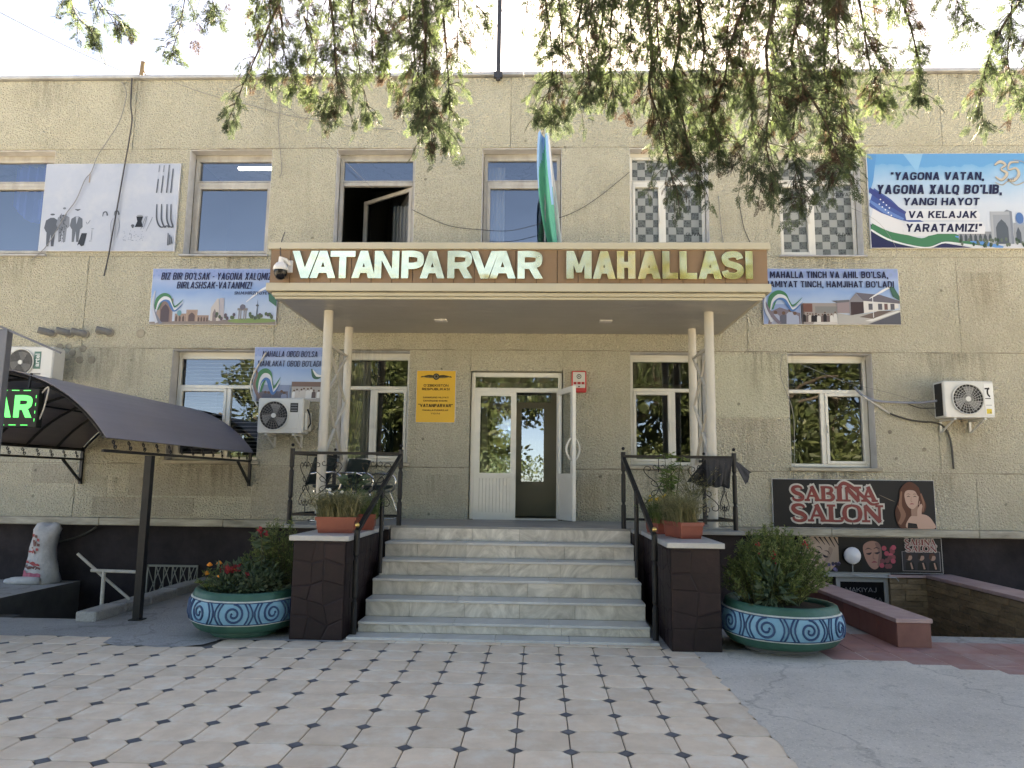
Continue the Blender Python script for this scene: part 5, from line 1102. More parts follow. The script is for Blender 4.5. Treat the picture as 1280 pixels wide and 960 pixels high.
# ================================================================== air conditioners
ac_w = mat('ac_white_sheet', (.60, .60, .57), .4, col2=(.52, .52, .49), scale=2)
ac_g = mat('ac_grille_grey', (.15, .15, .15), .5); ac_d = mat('ac_dark_inside', (.03, .03, .03), .6)
def air_con(box, label, fan_u=.33, kind=0, ytop=-.42):
    x0, x1, z0, z1 = box; y0, y1 = ytop, -.13; W, H = x1-x0, z1-z0
    t_ = thing('air_conditioner', ((x0+x1)/2, -.28, z0), label, 'air conditioner')
    fx, fz, fr = x0+W*fan_u, z0+H*.5, H*.40
    c_ = MB().m(ac_w); c_.box(x0, x1, y0, y1, z0, z1, .018); c_.box(x0+.02, x1-.02, y0-.004, y0+.001, z0+.006, z0+.03)
    if kind == 0: c_.box(x1, x1+.05, y0+.06, y1-.02, z0+.05, z1-.2, .01); c_.m(ac_d); c_.tube([(x1+.03, y0+.1, z1-.16), (x1+.08, y0+.06, z1-.25), (x1+.1, y0+.05, z0+.15), (x1+.04, y0+.1, z0+.08)], .012, 6)
    if kind == 1: c_.m(ac_d); c_.box(x0-.003, x0, y0+.04, y1-.05, z0+.03, z1-.03)
    cas = c_.build('casing', t_)
    g_ = MB().m(ac_d); g_.disc((fx, y0-.001, fz), (0, 1, 0), fr, .006, 32); g_.build('fan_opening', t_)
    f_ = MB().m(mat('fan_blade_grey', (.24, .24, .24), .5))
    for k in range(3):
        a = 2*math.pi*k/3+.4
        pts = [(fx+fr*.15*math.cos(a+o), y0-.006, fz+fr*.15*math.sin(a+o)) for o in (0, 1.2)]+[(fx+fr*.85*math.cos(a+.9+o), y0-.006-.004*o, fz+fr*.85*math.sin(a+.9+o)) for o in (.6, .2, -.3)]
        f_.add(pts, [(0, 4, 3, 2, 1)])
    f_.disc((fx, y0-.010, fz), (0, 1, 0), fr*.16, .01, 16); f_.build('fan', t_)
    r_ = MB().m(ac_g if kind != 1 else mat('ac_light_grille', (.42, .42, .40), .45))
    rr = lambda r, n=30: [(fx+r*math.cos(2*math.pi*i/n), y0-.016, fz+r*math.sin(2*math.pi*i/n)) for i in range(n+1)]
    if kind == 2:
        for k in range(-9, 10):
            d = fr*k/10; h = math.sqrt(fr*fr-d*d); r_.bar((fx+d, y0-.014, fz-h), (fx+d, y0-.014, fz+h), .004); r_.bar((fx-h, y0-.018, fz+d), (fx+h, y0-.018, fz+d), .004)
    else:
        for k in range(1, 6): r_.tube(rr(fr*k/6), .0028, 4, False)
        for k in range(24):
            a = 2*math.pi*k/24; r_.tube([(fx+fr*s*math.cos(a+q_), y0-.014, fz+fr*s*math.sin(a+q_)) for s, q_ in ((.15, 0), (.45, .22), (.75, .33), (1.0, .36))], .0036, 4, False)
    r_.m(ac_w); r_.tube(rr(fr*1.03, 36), .009, 6, False); r_.disc((fx, y0-.016, fz), (0, 1, 0), fr*.17, .012, 16); r_.build('fan_grille', t_)
    for x in (x0+W*.2, x1-W*.2):
        b = MB().m(ac_w); b.box(x-.015, x+.015, y0+.0, -.006, z0-.032, z0-.002); b.box(x-.015, x+.015, -.03, -.006, z0-.2, z0-.032); b.bar((x, -.03, z0-.19), (x, y0+.06, z0-.035), .02); b.build('bracket', t_)
    q = MB()
    if kind == 0:
        q.m(ac_d); q.box(x0+W*.71, x0+W*.88, y0-.005, y0, z0+H*.60, z0+H*.86); q.m(ac_g)
        for k in range(3): q.box(x0+W*.725, x0+W*.865, y0-.008, y0-.005, z0+H*(.63+.075*k), z0+H*(.665+.075*k))
        q.m(ac_w); q.box(x0+W*.66, x0+W*.90, y0-.006, y0-.0005, z0+H*.13, z0+H*.55, .004); q.build('service_cover', t_)
    elif kind == 1:
        q.m(mat('ac_label_panel', (.66, .66, .63), .3)); q.box(x0+W*.80, x0+W*.985, y0-.006, y0-.0005, z0+H*.08, z0+H*.93, .006); q.build('side_panel', t_)
        bd = Board(x0+W*.805, x0+W*.98, z0+H*.09, z0+H*.92, y0-.006)
        bd.rib([(.05, .84), (.60, .84)], [.05, .055], '#1a1a1c', 1); bd.rib([(.56, .87), (.36, .78), (.38, .66), (.56, .59), (.62, .58)], [.05, .055, .055, .05, .05], '#1a1a1c')
        bd.rect(.06, .68, .50, .53, '#303033'); bd.rect(.1, .75, .29, .31, '#9a9a98'); bd.rect(.12, .70, .02, .18, '#e5c91c'); bd.poly([(.5, .04), (.62, .04), (.56, .10)], '#3a3a20'); bd.mb.build('logo', t_)
    else:
        q.m(mat('artificial_green_label', (.03, .12, .085), .4)); q.box(x0+W*.63, x0+W*.76, y0-.005, y0-.0005, z0+H*.30, z0+H*.84); q.build('side_panel', t_)
        l = MB(); text_into(l, 'artel', 0, .20, 0, .075, 0, ink('#e8eeea'), .03)
        cx, cz = x0+W*.695, z0+H*.57; l.v = [(cx-(p[2]-.037), y0-.0065, cz+(p[0]-.1)) for p in l.v]; l.build('lettering', t_)
        q = MB().m(ac_g); q.box(x0+W*.60, x0+W*.78, y0-.004, y0, z0+H*.12, z0+H*.17); q.build('nameplate', t_)
    return t_
air_con(rect(322, 497.5, 379, 541.5, -.42), 'white air conditioner hanging below the small slogan banner beside the porch post', .36, 0)
air_con(rect(1180, 476, 1243, 522, -.42), 'white air conditioner with yellow sticker and trailing hoses on the right wall', .47, 1)
air_con(rect(2, 433, 66, 473, -.42), 'beige air conditioner with green label partly behind the barrel awning', .38, 2)
# hoses of the right unit
hose_g = mat('grey_hose', (.25, .27, .32), .6); hose_k = mat('dark_hose', (.05, .05, .045), .6); hose_w = mat('pale_hose', (.50, .48, .44), .6)
def cable(pts, r, m_, label, Y=-.02, name='cable', ys=None, group=None, n=6):
    q = [P(px, py, Y if ys is None else ys[i]) for i, (px, py) in enumerate(pts)]
    o0 = q[0].copy(); b = MB().m(m_); b.tube(catmull(q, 6), r, n); o = b.build(name, None, loc=o0, smooth=True); return tag(o, label, 'cable', group)
cable([(1068, 484), (1078, 494), (1095, 501), (1120, 503), (1150, 503.5), (1171, 501)], .018, hose_g, 'grey hose from the window to the right air conditioner', -.03, 'hose', [.17, .05, -.03, -.03, -.1, -.28])
cable([(1078, 495), (1095, 506), (1112, 517)], .013, hose_w, 'pale hose end running down from the window toward the dark hose', -.035, 'hose')
cable([(1110, 516), (1130, 523), (1150, 527), (1170, 528.5), (1182, 536), (1189, 555), (1192, 586)], .014, hose_k, 'dark hose drooping below the right air conditioner down the wall', -.03, 'hose')
cable([(1133, 504), (1150, 510), (1171, 510)], .008, hose_k, 'thin black cable looping into the left side of the right air conditioner', -.05, 'cable', [-.03, -.08, -.28])
cable([(333, 440), (316, 470), (314, 490), (322, 508)], .012, hose_w, 'white hose curling beside the small slogan banner into the air conditioner', -.04, 'hose', [-.06, -.06, -.06, -.2])
wire_k = mat('black_wire', (.04, .04, .045), .6); wire_g = mat('grey_wire', (.22, .22, .22), .6)
cable([(165, 98), (163.5, 130), (165, 150), (161, 178), (157, 200), (152, 228), (146, 262), (139, 300), (136, 318), (130, 345)], .011, wire_k, 'thick dark cable hanging from the roof across the white board', -.075)
cable([(152, 102), (158, 117), (150, 150), (135, 175), (122, 195), (114, 215), (106, 225), (95, 250), (82, 268), (60, 305), (40, 325)], .006, wire_g, 'thin wandering wire across the faded figures of the white board', -.07)
cable([(345, 120), (350, 135), (348, 160), (352, 210), (349, 222)], .005, wire_g, 'thin wire dropping to a knot right of the second upper window', -.02)
cable([(215, 102), (260, 118), (315, 132), (355, 143), (395, 150), (440, 158), (490, 162)], .005, wire_g, 'thin wire sagging along the parapet under the leftmost branches', -.03)
cable([(352, 130), (385, 155), (420, 190), (465, 235)], .004, wire_g, 'taut diagonal wire crossing to the open upper window', -.03, 'cable', [-.02, -.04, -.05, .1])
cable([(515, 262), (540, 274), (565, 283), (600, 287), (640, 288), (690, 275), (720, 264), (750, 245), (787, 215)], .005, wire_k, 'thin black wire swagged behind the flag between upper windows', -.03)
cable([(1175, 527), (1140, 500), (1060, 478), (1000, 455)], .003, wire_g, 'hair thin wire slanting over the right lower window wall', -.02)
cable([(898, 245), (902, 290), (905, 306)], .005, wire_g, 'short crack like wire above the right end of the canopy', -.015)
cable([(924, 255), (930, 285), (938, 304)], .005, wire_k, 'short dark wire above the last letter of the canopy', -.015)
cable([(1060, 330), (1120, 322), (1100, 280), (1060, 258)], .003, wire_g, 'loose thin wire between the checkered window and the big slogan banner', -.05)
cable([(978, 443), (976, 470), (990, 510), (993, 545), (992, 600)], .005, wire_g, 'thin wire running down between porch and right lower window', -.02)
cable([(50, 680), (80, 676), (105, 668), (120, 659)], .016, hose_k, 'dark hose lying along the black plinth above the sack', .15, 'hose', [.1, .15, .17, .1])
# pipe stubs with foam
foam = mat('grey_pipe_foam', (.21, .215, .21), .9, col2=(.15, .15, .15), scale=14, bump=.4, bscale=40)
for i, (px, py, lb) in enumerate([(66, 417, 'foam wrapped pipe stub, nearest the air conditioner'), (88, 417, 'foam wrapped pipe stub, second from the air conditioner'), (107, 418, 'foam wrapped pipe stub, standing alone in the middle'), (138, 416, 'foam wrapped pipe stub, farthest from the air conditioner')]):
    q = P(px, py, 0); b = MB().m(foam)
    d = Vector((-.16, -.13, .035)); b.tube([q-d*.05, q+d*.5, q+d, q+d*1.02], [.052, .055, .052, .03], 12); b.m(mortar); b.disc((q.x, -.012, q.z), (0, 1, 0), .07, .02, 12)
    tag(b.build('pipe_stub', None, loc=q), lb+' of the left wall', 'pipe', 'pipe stubs on the left wall')
# ================================================================== camera on the canopy corner
q = P(351, 336, CY-.12)
t_ = thing('security_camera', (q.x+.07, CY, q.z+.1), 'white dome security camera on the left corner of the canopy sign', 'camera')
cw = mat('camera_white', (.66, .66, .66), .35); ck_ = mat('camera_black', (.012, .012, .015), .15)
b = MB().m(cw); b.box(q.x+.045, q.x+.115, CY-.025, CY-.002, q.z-.02, q.z+.14, .006); b.tube([(q.x+.08, CY-.02, q.z+.08), (q.x+.04, CY-.08, q.z+.12), (q.x, CY-.12, q.z+.13), (q.x, CY-.12, q.z+.06)], [.028, .034, .038, .04], 12); b.build('bracket', t_, smooth=False)
b = MB().m(cw); b.lathe([(.03, .085), (.06, .07), (.088, .03), (.096, -.01), (.09, -.022), (.001, -.022)], (q.x, CY-.12, q.z), 20); b.build('housing', t_, smooth=True)
b = MB().m(ck_); b.lathe([(.082, -.022), (.078, -.07), (.06, -.115), (.03, -.137), (.001, -.142)], (q.x, CY-.12, q.z), 20); b.build('dome', t_, smooth=True)
cable([(351, 322), (350.5, 312), (352, 302), (356, 290)], .006, wire_k, 'short black cable from the security camera up over the canopy edge', 0, 'cable', [CY-.1, CY-.05, CY+.1, CY+.5])
# ================================================================== flag standing on the canopy
t_ = thing('flag', (.42, -1.0, 4.51), 'limp blue white and green flag hanging from a thin pole above the canopy', 'flag')
y = -1.0; top = P(680, 168, y); bot = P(692, 312, y)
b = MB().m(tin); b.tube([(top.x+.03, y+.02, 4.5), (top.x+.02, y+.02, top.z+.12)], .011, 8); b.build('pole', t_)
blu, wht, grn = mat('flag_blue', (.25, .44, .70), .75), mat('flag_white', (.60, .62, .64), .75), mat('flag_green', (.08, .38, .27), .75)
b = MB(); n, kx = 26, 20; vs = []
for i in range(n+1):
    s = i/n; z = top.z+(bot.z-top.z)*s; cx = top.x+(bot.x-top.x+.02)*s*s; wd = .11+.13*math.sin(math.pi*min(1, s*.75+.12))
    for k in range(kx+1):
        a = k/kx; vs.append((cx-wd*.55+wd*a*1.15+.012*math.sin(a*17+s*3), y-.05-.06*math.sin(a*11+s*2.2)-.02*math.sin(s*7), z-.05*a+.03*math.sin(a*9)+.03*math.sin(a*5+s*6)*s))
for i in range(n):
    for k in range(kx):
        lim = .72-.75*(i/n); u = k/kx
        b.m(blu if (u < .45*max(0, 1-i/(n*.42))+.06 and i < n*.5) or (.62 < u < .74 and i < n*.6) else (grn if u < .74-.06*math.sin(i*.3) else wht))
        b.add([vs[i*(kx+1)+k], vs[i*(kx+1)+k+1], vs[(i+1)*(kx+1)+k+1], vs[(i+1)*(kx+1)+k]], [(0, 3, 2, 1)])
b.build('cloth', t_, smooth=False)
# ================================================================== things on the roof
q = P(623, 93, -.05); tag(MB().m(mat('dark_steel', (.05, .05, .055), .5, .5)).tube([(q.x, -.1, 8.08), (q.x+.01, -.1, 9.9)], .036, 10).box(q.x-.07, q.x+.07, -.13, -.0705, 8.12, 8.22).build('antenna_mast', None, loc=(q.x, -.1, 8.08)), 'tall dark steel mast clamped to the roof edge above the porch', 'mast')
q = P(176, 96, .1); tag(MB().m(mat('weathered_timber', (.17, .12, .07), .85)).tube([(q.x, .1, 8.25), (q.x+.02, .1, 8.58)], .036, 8).tube([(q.x+.03, .1, 8.45), (q.x+.12, .12, 8.25)], .01, 6).build('roof_stake', None, loc=(q.x, .1, 8.25)), 'short weathered timber stake on the roof edge, above the white board', 'stake')
def sky_wire(a, b, ya, yb, label, r=.006):
    p, q = P(*a, ya), P(*b, yb); m_ = (p+q)/2; m_.z -= .05*(p-q).length*.3
    tag(MB().m(wire_g).tube(catmull([p, m_, q], 8), r, 5).build('overhead_wire', None, loc=p), label, 'wire', 'overhead wires above the roof')
sky_wire((-20, 5), (170, 97), -2, .1, 'overhead wire crossing the sky at far left above the roof')
sky_wire((440, 97), (625, 0), .3, -.1, 'overhead wire rising from the roof to the mast top')
sky_wire((575, 82), (622, 90), .3, -.1, 'short stay wire at the foot of the mast')
sky_wire((600, 92), (632, 0), .5, .5, 'steep stay wire just left of the mast')
sky_wire((645, 92), (720, -10), .4, .4, 'slack wire just right of the mast running into the branches')
sky_wire((180, 93), (222, 99), .1, .1, 'looping wire from the timber stake to the roof edge')
# ================================================================== barrel awning on the left
AX0, AX1, AY0, AY1, AZ, AR = -7.1, -4.45, -3.88, -.03, 2.04, .66
aw = thing('barrel_awning', (-5.8, -2, 2), 'barrel shaped dark plum sheet awning with black scroll iron edge over the basement stairs', 'awning')
hw = (AX1-AX0)/2; R_ = (hw*hw+AR*AR)/(2*AR); th0 = math.asin(hw/R_)
def arc(t_, off=0): a = -th0+2*th0*t_; return ((AX0+AX1)/2+(R_+off)*math.sin(a), AZ+AR-R_+(R_+off)*math.cos(a))
shm = mat('plum_polycarbonate_sheet', (.19, .178, .21), .45, col2=(.155, .145, .17), scale=1.3, detail=6, stretch=(1, .5, 1)); 
b = MB().m(shm); n = 28; vs = []
for o_ in (.020, .014):
    for y in (AY0-.04, AY1-.008):
        for i in range(n+1): x, z = arc(-.02+1.04*i/n, o_); vs.append((x, y, z))
q_ = n+1; fs = []
for i in range(n): fs += [(i, i+1, q_+i+1, q_+i), (2*q_+i, 3*q_+i, 3*q_+i+1, 2*q_+i+1), (i, 2*q_+i, 2*q_+i+1, i+1), (q_+i, q_+i+1, 3*q_+i+1, 3*q_+i)]
fs += [(0, q_, 3*q_, 2*q_), (n, 2*q_+n, 3*q_+n, q_+n)]
b.add(vs, fs); so_ = b.build('roof_sheet', aw)
for k in range(7):
    y = AY0+(AY1-AY0)*k/6; r_ = MB().m(black_i); r_.tube([(arc(i/20, -.015)[0], y, arc(i/20, -.015)[1]) for i in range(21)], .017, 6); r_.build('rib', aw)
# purlins, underside sheet
r_ = MB().m(black_i)
for t_0 in (.25, .5, .75): x, z = arc(t_0, -.012); r_.bar((x, AY0, z), (x, AY1, z), .022)
r_.build('purlin', aw)
def spiral(c_, r0, r1, turns, a0, sgn=1, n=18):
    return [(c_[0]+(r0+(r1-r0)*i/n)*math.cos(a0+sgn*turns*2*math.pi*i/n), c_[1]+(r0+(r1-r0)*i/n)*math.sin(a0+sgn*turns*2*math.pi*i/n)) for i in range(n+1)]
def s_scroll(mb, put, u, v, h, r=.006):
    # one S shaped scroll, h tall
    a = spiral((u-.012, v+h*.25), h*.06, h*.24, 1.1, 2.2, 1, 14); b2 = spiral((u+.012, v-h*.25), h*.24, h*.06, 1.1, 2.2+math.pi+2*math.pi*1.1*-0, -1, 14)
    top_ = spiral((u-h*.18, v+h*.22), h*.05, h*.22, 1.15, -math.pi*2*1.15+0, 1, 16); bo = spiral((u+h*.18, v-h*.22), h*.22, h*.05, 1.15, math.pi, 1, 16)
    mb.tube([put(*p) for p in catmull(top_+[(u, v)]+bo, 2)], r, 5)
for x, nm in ((AX1, 'right'), (AX0, 'left')):
    e = MB().m(black_i); e.bar((x, AY0, AZ-.02), (x, AY1, AZ-.02), .04); e.bar((x, AY0, AZ-.17), (x, AY1, AZ-.17), .03); e.build('eave_beam', aw)
    e = MB().m(black_i); n = 13
    for i in range(n): s_scroll(e, lambda u, v: (x, u, v), AY0+.2+(AY1-AY0-.35)*i/(n-1), AZ-.095, .125)
    e.build('scroll_frieze', aw)
    e = MB().m(black_i); e.bar((x, -.035, AZ+.02), (x, -.035, AZ-.55), .04); e.bar((x, -.05, AZ-.5), (x, -.5, AZ-.18), .03); e.build('wall_bracket', aw)
for x, y in ((-4.54, -2.79), (-7.12, -3.3)):
    e = MB().m(black_i); e.box(x-.04, x+.04, y-.04, y+.04, .0, AZ-.185); e.box(x-.07, x+.07, y-.07, y+.07, .001, .012); e.build('post', aw)
# LED display hung in the arch
ly = -3.95; x0, x1, z0, z1 = rect(-95, 485, 47, 533.5, ly)
t_ = thing('led_display', ((x0+x1)/2, ly, z0), 'black LED display box with glowing green letters hung in the awning mouth', 'led sign')
b = MB().m(mat('led_case', (.012, .014, .013), .5)); b.box(x0, x1, ly+.001, ly+.09, z0, z1, .006); b.build('case', t_)
lg_ = emis('green_led', (.03, .85, .18), .10); l = MB()
q0, q1 = P(-8, 508, ly).x, P(41, 508, ly).x; za, zb = P(25, 522, ly).z, P(25, 494, ly).z
block_into(l, 'AR', q0-.02, q1, za, zb, ly-.003, lg_, .26, 0, 0, .08); l.build('lettering', t_)
b = MB().m(lg_)
for i in range(9):
    x = x0+.06+i*(x1-x0-.1)/9; b.box(x, x+.075, ly-.004, ly-.001, z0+.018, z0+.026); b.box(x, x+.075, ly-.004, ly-.001, z1-.026, z1-.018)
for i in range(4): b.box(x1-.026, x1-.020, ly-.004, ly-.001, z0+.06+i*.08, z0+.09+i*.08)
b.build('dot_border', t_)
b = MB().m(hose_w); b.tube(catmull([(x1-.02, ly+.05, z1-.06), (x1+.06, ly+.05, z1+.02), (x1+.03, ly+.05, z1-.2), (x1-.02, ly+.05, z0+.05)], 6), .008, 6); b.m(black_i); b.bar((x0+.3, ly+.05, z1), (x0+.3, ly+.07, AZ+.5), .02); b.bar((x1-.15, ly+.05, z1), (x1-.15, ly+.07, AZ+.62), .02); b.build('hanger', t_)
# grey steel frame corner at the very left
ky = -4.4; a = P(13, 415, ky); c_ = P(12.5, 668, ky)
t_ = thing('steel_frame', (a.x-.06, ky, c_.z), 'grey steel post with sloping bar at the left edge, in front of the awning', 'steel frame')
gs = mat('grey_painted_steel', (.13, .135, .16), .45, .3, col2=(.10, .105, .12), scale=3)
b = MB().m(gs); b.box(a.x-.12, a.x-.0, ky-.04, ky+.04, c_.z, a.z+.02, .004); b.build('post', t_)
b = MB().m(gs); b.box(a.x-1.2, a.x+.0, ky-.05, ky+.05, c_.z-.06, c_.z-.002, .004); b.box(a.x-1.2, a.x-1.08, ky-.04, ky+.04, 0, c_.z-.06); b.build('foot_rail', t_)
p0, p1 = P(-60, 382, ky-.02), P(76, 441, ky-.02); b = MB().m(gs); b.bar(p0, p1, .016, .02); b.build('roof_bar', t_)
# ================================================================== basement stairs on the left
th = thing('stair_curb', (-5.05, -1.3, 0), 'low cracked concrete curb along the left basement stairs', 'curb')
b = MB().m(conc)
y = -2.95
while y < .1:
    l = rnd.uniform(.5, .8); b.box(-5.16+rnd.uniform(-.01, .01), -4.93+rnd.uniform(-.02, .02), y, min(y+l, .19)-.006, -.01, .10+rnd.uniform(-.008, .01), .015); y += l
b.build('curb_stone', th)
cur_w = mat('chipped_white_pipe', (.50, .49, .45), .5, col2=(.33, .32, .29), scale=9)
q = lambda px, py: P(px, py, -2.35)
th = thing('stair_handrail', q(127, 757), 'short white pipe handrail slanting down into the left basement stairs', 'handrail')
b = MB().m(cur_w); b.tube([q(127, 757), q(130, 714)], .022, 8); b.build('post', th); b = MB().m(cur_w); b.tube([q(114, 713), q(174, 715)], .02, 8); b.build('top_bar', th)
b = MB().m(cur_w); b.tube([q(97, 692), P(128, 720, -2.3), P(162, 749, -2.2)], .018, 8); b.build('slanted_bar', th)
x0, x1, z0, z1 = rect(183, 706, 246, 754, .16)
th = thing('basement_grille', ((x0+x1)/2, .17, z0), 'white iron lattice grille over the basement window behind the awning post', 'grille')
b = MB().m(mat('grille_paint', (.20, .20, .17), .6))
b.box(x0, x1, .14, .17, z1-.03, z1); b.box(x0, x1, .14, .17, z0, z0+.03); b.box(x0, x0+.02, .14, .17, z0, z1)
for i in range(7): x = x0+(x1-x0)*i/6; b.bar((x, .155, z0), (x, .155, z1), .012); b.bar((x, .150, z0), (min(x+.22, x1), .150, z1), .010); b.bar((x, .146, z1), (min(x+.22, x1), .146, z0), .010)
b.build('lattice', th)
# sack with red print
sk = mat('woven_white_sack', (.50, .49, .48), .7, col2=(.36, .35, .345), scale=6, bump=.5, bscale=12, bdist=.03)
o0 = G(22, 727, .0); o0 = Vector((-7.52, -.10, 0)); b = MB().m(sk); n = 18; rings = []
for i, (z, rx, ry, dx) in enumerate([(.0, .24, .17, 0), (.03, .27, .19, 0), (.15, .25, .18, -.01), (.32, .21, .15, -.01), (.5, .19, .14, -.01), (.66, .185, .13, 0), (.78, .2, .12, .01), (.86, .17, .07, .02), (.88, .08, .03, .02)]):
    for k in range(n):
        a_ = 2*math.pi*k/n; w_ = 1+.07*math.sin(3*a_+z*9)+.05*math.sin(7*a_+z*15); b.v.append((o0.x+dx+rx*w_*math.cos(a_), o0.y+ry*w_*math.sin(a_), z+.03*math.sin(2*a_+1)*min(1, z*3)))
for i in range(8):
    for k in range(n): b.f.append([i*n+k, i*n+(k+1) % n, (i+1)*n+(k+1) % n, (i+1)*n+k]); b.mi.append(0)
b.f.append(list(range(8*n, 9*n))); b.mi.append(0)
t_ = thing('sack', o0, 'white woven sack with red print standing against the black plinth', 'sack'); b.build('bag', t_, smooth=True)
b = MB().m(sk); b.tube(catmull([(o0.x+.1, o0.y-.16, .05), (o0.x-.1, o0.y-.2, .06), (o0.x-.32, o0.y-.15, .045), (o0.x-.5, o0.y-.1, .03)], 5), [.04]+[.06]*10+[.055, .045, .04, .035, .02], 10); b.build('folded_bottom', t_, smooth=True)
b = MB(); red = mat('sack_red_print', (.34, .035, .035), .6); drk = mat('sack_brown_print', (.13, .04, .03), .6); pnk = mat('sack_pink_print', (.42, .10, .15), .6)
def sack_patch(a0, a1, z0, z1, m_, jag=0):
    b.m(m_); k = 8; vs = []
    for i in range(k+1):
        for z in (z0+(rnd.uniform(0, jag) if jag else 0), z1-(rnd.uniform(0, jag) if jag else 0)):
            a_ = a0+(a1-a0)*i/k; w_ = 1+.07*math.sin(3*a_+z*9)+.05*math.sin(7*a_+z*15)
            j_ = min(7, max(0, next((q_ for q_, zz in enumerate([.03, .15, .32, .5, .66, .78, .86]) if z < zz), 6))); Z = [.0, .03, .15, .32, .5, .66, .78, .86]; RX = [.24, .27, .25, .21, .19, .185, .2, .17]; RY = [.17, .19, .18, .15, .14, .13, .12, .07]
            f_ = (z-Z[j_])/(Z[j_+1]-Z[j_]) if j_ < 7 else 1; rx = RX[j_]+(RX[j_+1]-RX[j_])*f_+.012; ry = RY[j_]+(RY[j_+1]-RY[j_])*f_+.012
            vs.append((o0.x+rx*w_*math.cos(a_), o0.y+ry*w_*math.sin(a_), z+.03*math.sin(2*a_+1)*min(1, z*3)))
    b.add(vs, [(2*i, 2*i+2, 2*i+3, 2*i+1) for i in range(k)])
pi = math.pi
sack_patch(pi*1.12, pi*1.62, .05, .20, pnk, .04); sack_patch(pi*1.15, pi*1.6, .21, .30, drk, .05); sack_patch(pi*1.2, pi*1.58, .28, .34, red, .03)
for a_ in range(10):
    aa = pi*1.38+.38*math.cos(a_*.63); zz = .60+.12*math.sin(a_*.63); sack_patch(aa-.10, aa+.10, zz-.025, zz+.025, red if a_ % 2 else drk, .01)
sack_patch(pi*1.32, pi*1.44, .55, .66, drk, .03); sack_patch(pi*1.22, pi*1.42, .44, .48, red, .02)
b.build('red_print', t_)
# ================================================================== porch railings
def cscroll(mb, put, r=.0055, w_=.30, h=.58, cx=0, cz=0):
    for sx in (-1, 1):
        for sz in (-1, 1):
            arc_ = catmull([(0, 0), (sx*w_*.10, sz*h*.13), (sx*w_*.38, sz*h*.27), (sx*w_*.52, sz*h*.40), (sx*w_*.44, sz*h*.485), (sx*w_*.30, sz*h*.465), (sx*w_*.30, sz*h*.40), (sx*w_*.37, sz*h*.39)], 5)
            mb.tube([put(cx+p.x, cz+p.y) for p in arc_], r, 5)
            sm = catmull([(sx*.004, sz*.02), (sx*w_*.2, sz*h*.06), (sx*w_*.27, sz*h*.13), (sx*w_*.19, sz*h*.17), (sx*w_*.13, sz*h*.13)], 4); mb.tube([put(cx+p.x, cz+p.y) for p in sm], r*.9, 5)
            t2 = catmull([(0, sz*h*.50), (sx*w_*.05, sz*h*.43), (sx*w_*.16, sz*h*.42), (sx*w_*.20, sz*h*.48), (sx*w_*.13, sz*h*.52), (sx*w_*.1, sz*h*.485)], 4); mb.tube([put(cx+p.x, cz+p.y) for p in t2], r*.9, 5)
    for z in (0, h*.42, -h*.42): p = put(cx, cz+z); mb.ball(p, .013, 4)
    mb.tube([put(cx, cz-h*.74), put(cx, cz-h*.36)], r, 5); mb.tube([put(cx, cz+h*.36), put(cx, cz+h*.74)], r, 5)
def turned_post(mb, x, y, z0, z1, r=.026):
    h = z1-z0; mb.lathe([(r*1.2, 0), (r*1.2, h*.29), (r*.75, h*.31), (r*.75, h*.325), (r*1.1, h*.345), (r*1.1, h*.68), (r*.75, h*.70), (r*.75, h*.715), (r*1.15, h*.735), (r*1.15, h*.97)], (x, y, z0), 12, cap=True)
def railing(name, xo, xi, xb, xl, label, px0):
    # xo/xi outer and inner front posts, xb back post, xl foot post of the stair rail
    th = thing(name, (xi, -1.85, PZ), label, 'railing')
    zt = 2.0
    for x, y in ((xo, -1.84), (xi, -1.84), (xb, -.50)):
        b = MB().m(black_i); turned_post(b, x, y, PZ+.001, zt+.03); b.ball((x, y, zt+.045), .022, 6); b.build('post', th)
    tr = MB().m(black_i); tr.bar((xo, -1.84, 1.945), (xi, -1.84, 1.945), .042, .036); tr.bar((xo, -1.84, 1.94), (xb, -.5, 1.94), .042, .036); tr.bar((xb, -.5, 1.94), (xb, -.03, 1.94), .04, .036); tr.build('top_rail', th)
    br = MB().m(black_i); br.bar((xo, -1.84, PZ+.12), (xi, -1.84, PZ+.12), .03); br.bar((xo, -1.84, PZ+.12), (xb, -.5, PZ+.12), .03); br.build('bottom_rail', th)
    sg = 1 if xi > xo else -1
    for fx in (.33, .78) if sg > 0 else (.28, .68):
        b = MB().m(black_i); cx = xo+(xi-xo)*fx; cscroll(b, lambda u, v: (u, -1.84, v), .0055, .36, .56, cx, 1.55); b.build('scroll_panel', th)
    for fy in (.32, .72):
        b = MB().m(black_i); c0 = Vector((xo, -1.84, 0)).lerp(Vector((xb, -.5, 0)), fy); dr = (Vector((xb, -.5, 0))-Vector((xo, -1.84, 0))).normalized()
        cscroll(b, lambda u, v: (c0.x+dr.x*u, c0.y+dr.y*u, v), .0055, .36, .56, 0, 1.55); b.build('scroll_panel', th)
    yl = -3.46
    b = MB().m(black_i); b.bar((xi, -1.84, 1.93), (xl, yl, 1.07), .045, .04); b.build('handrail', th)
    b = MB().m(black_i); xm = xi+(xl-xi)*.46; b.tube([(xm, -2.60, .541), (xm, -2.60, 1.54)], .026, 10); b.build('baluster', th)
    b = MB().m(black_i); turned_post(b, xl, yl, .031, 1.115, .027); b.build('foot_post', th)
    b = MB().m(gold); b.ball((xl, yl, 1.135), .026, 7); b.build('brass_ball', th, smooth=True)
    return th
railing('porch_railing', -3.18, -1.77, -3.0, -1.90, 'black wrought iron porch railing with scrolls, in front of the chairs', 0)
railing('porch_railing', 2.46, 1.07, 2.38, 1.20, 'black wrought iron porch railing with scrolls, with a dark cloth hung over it', 0)
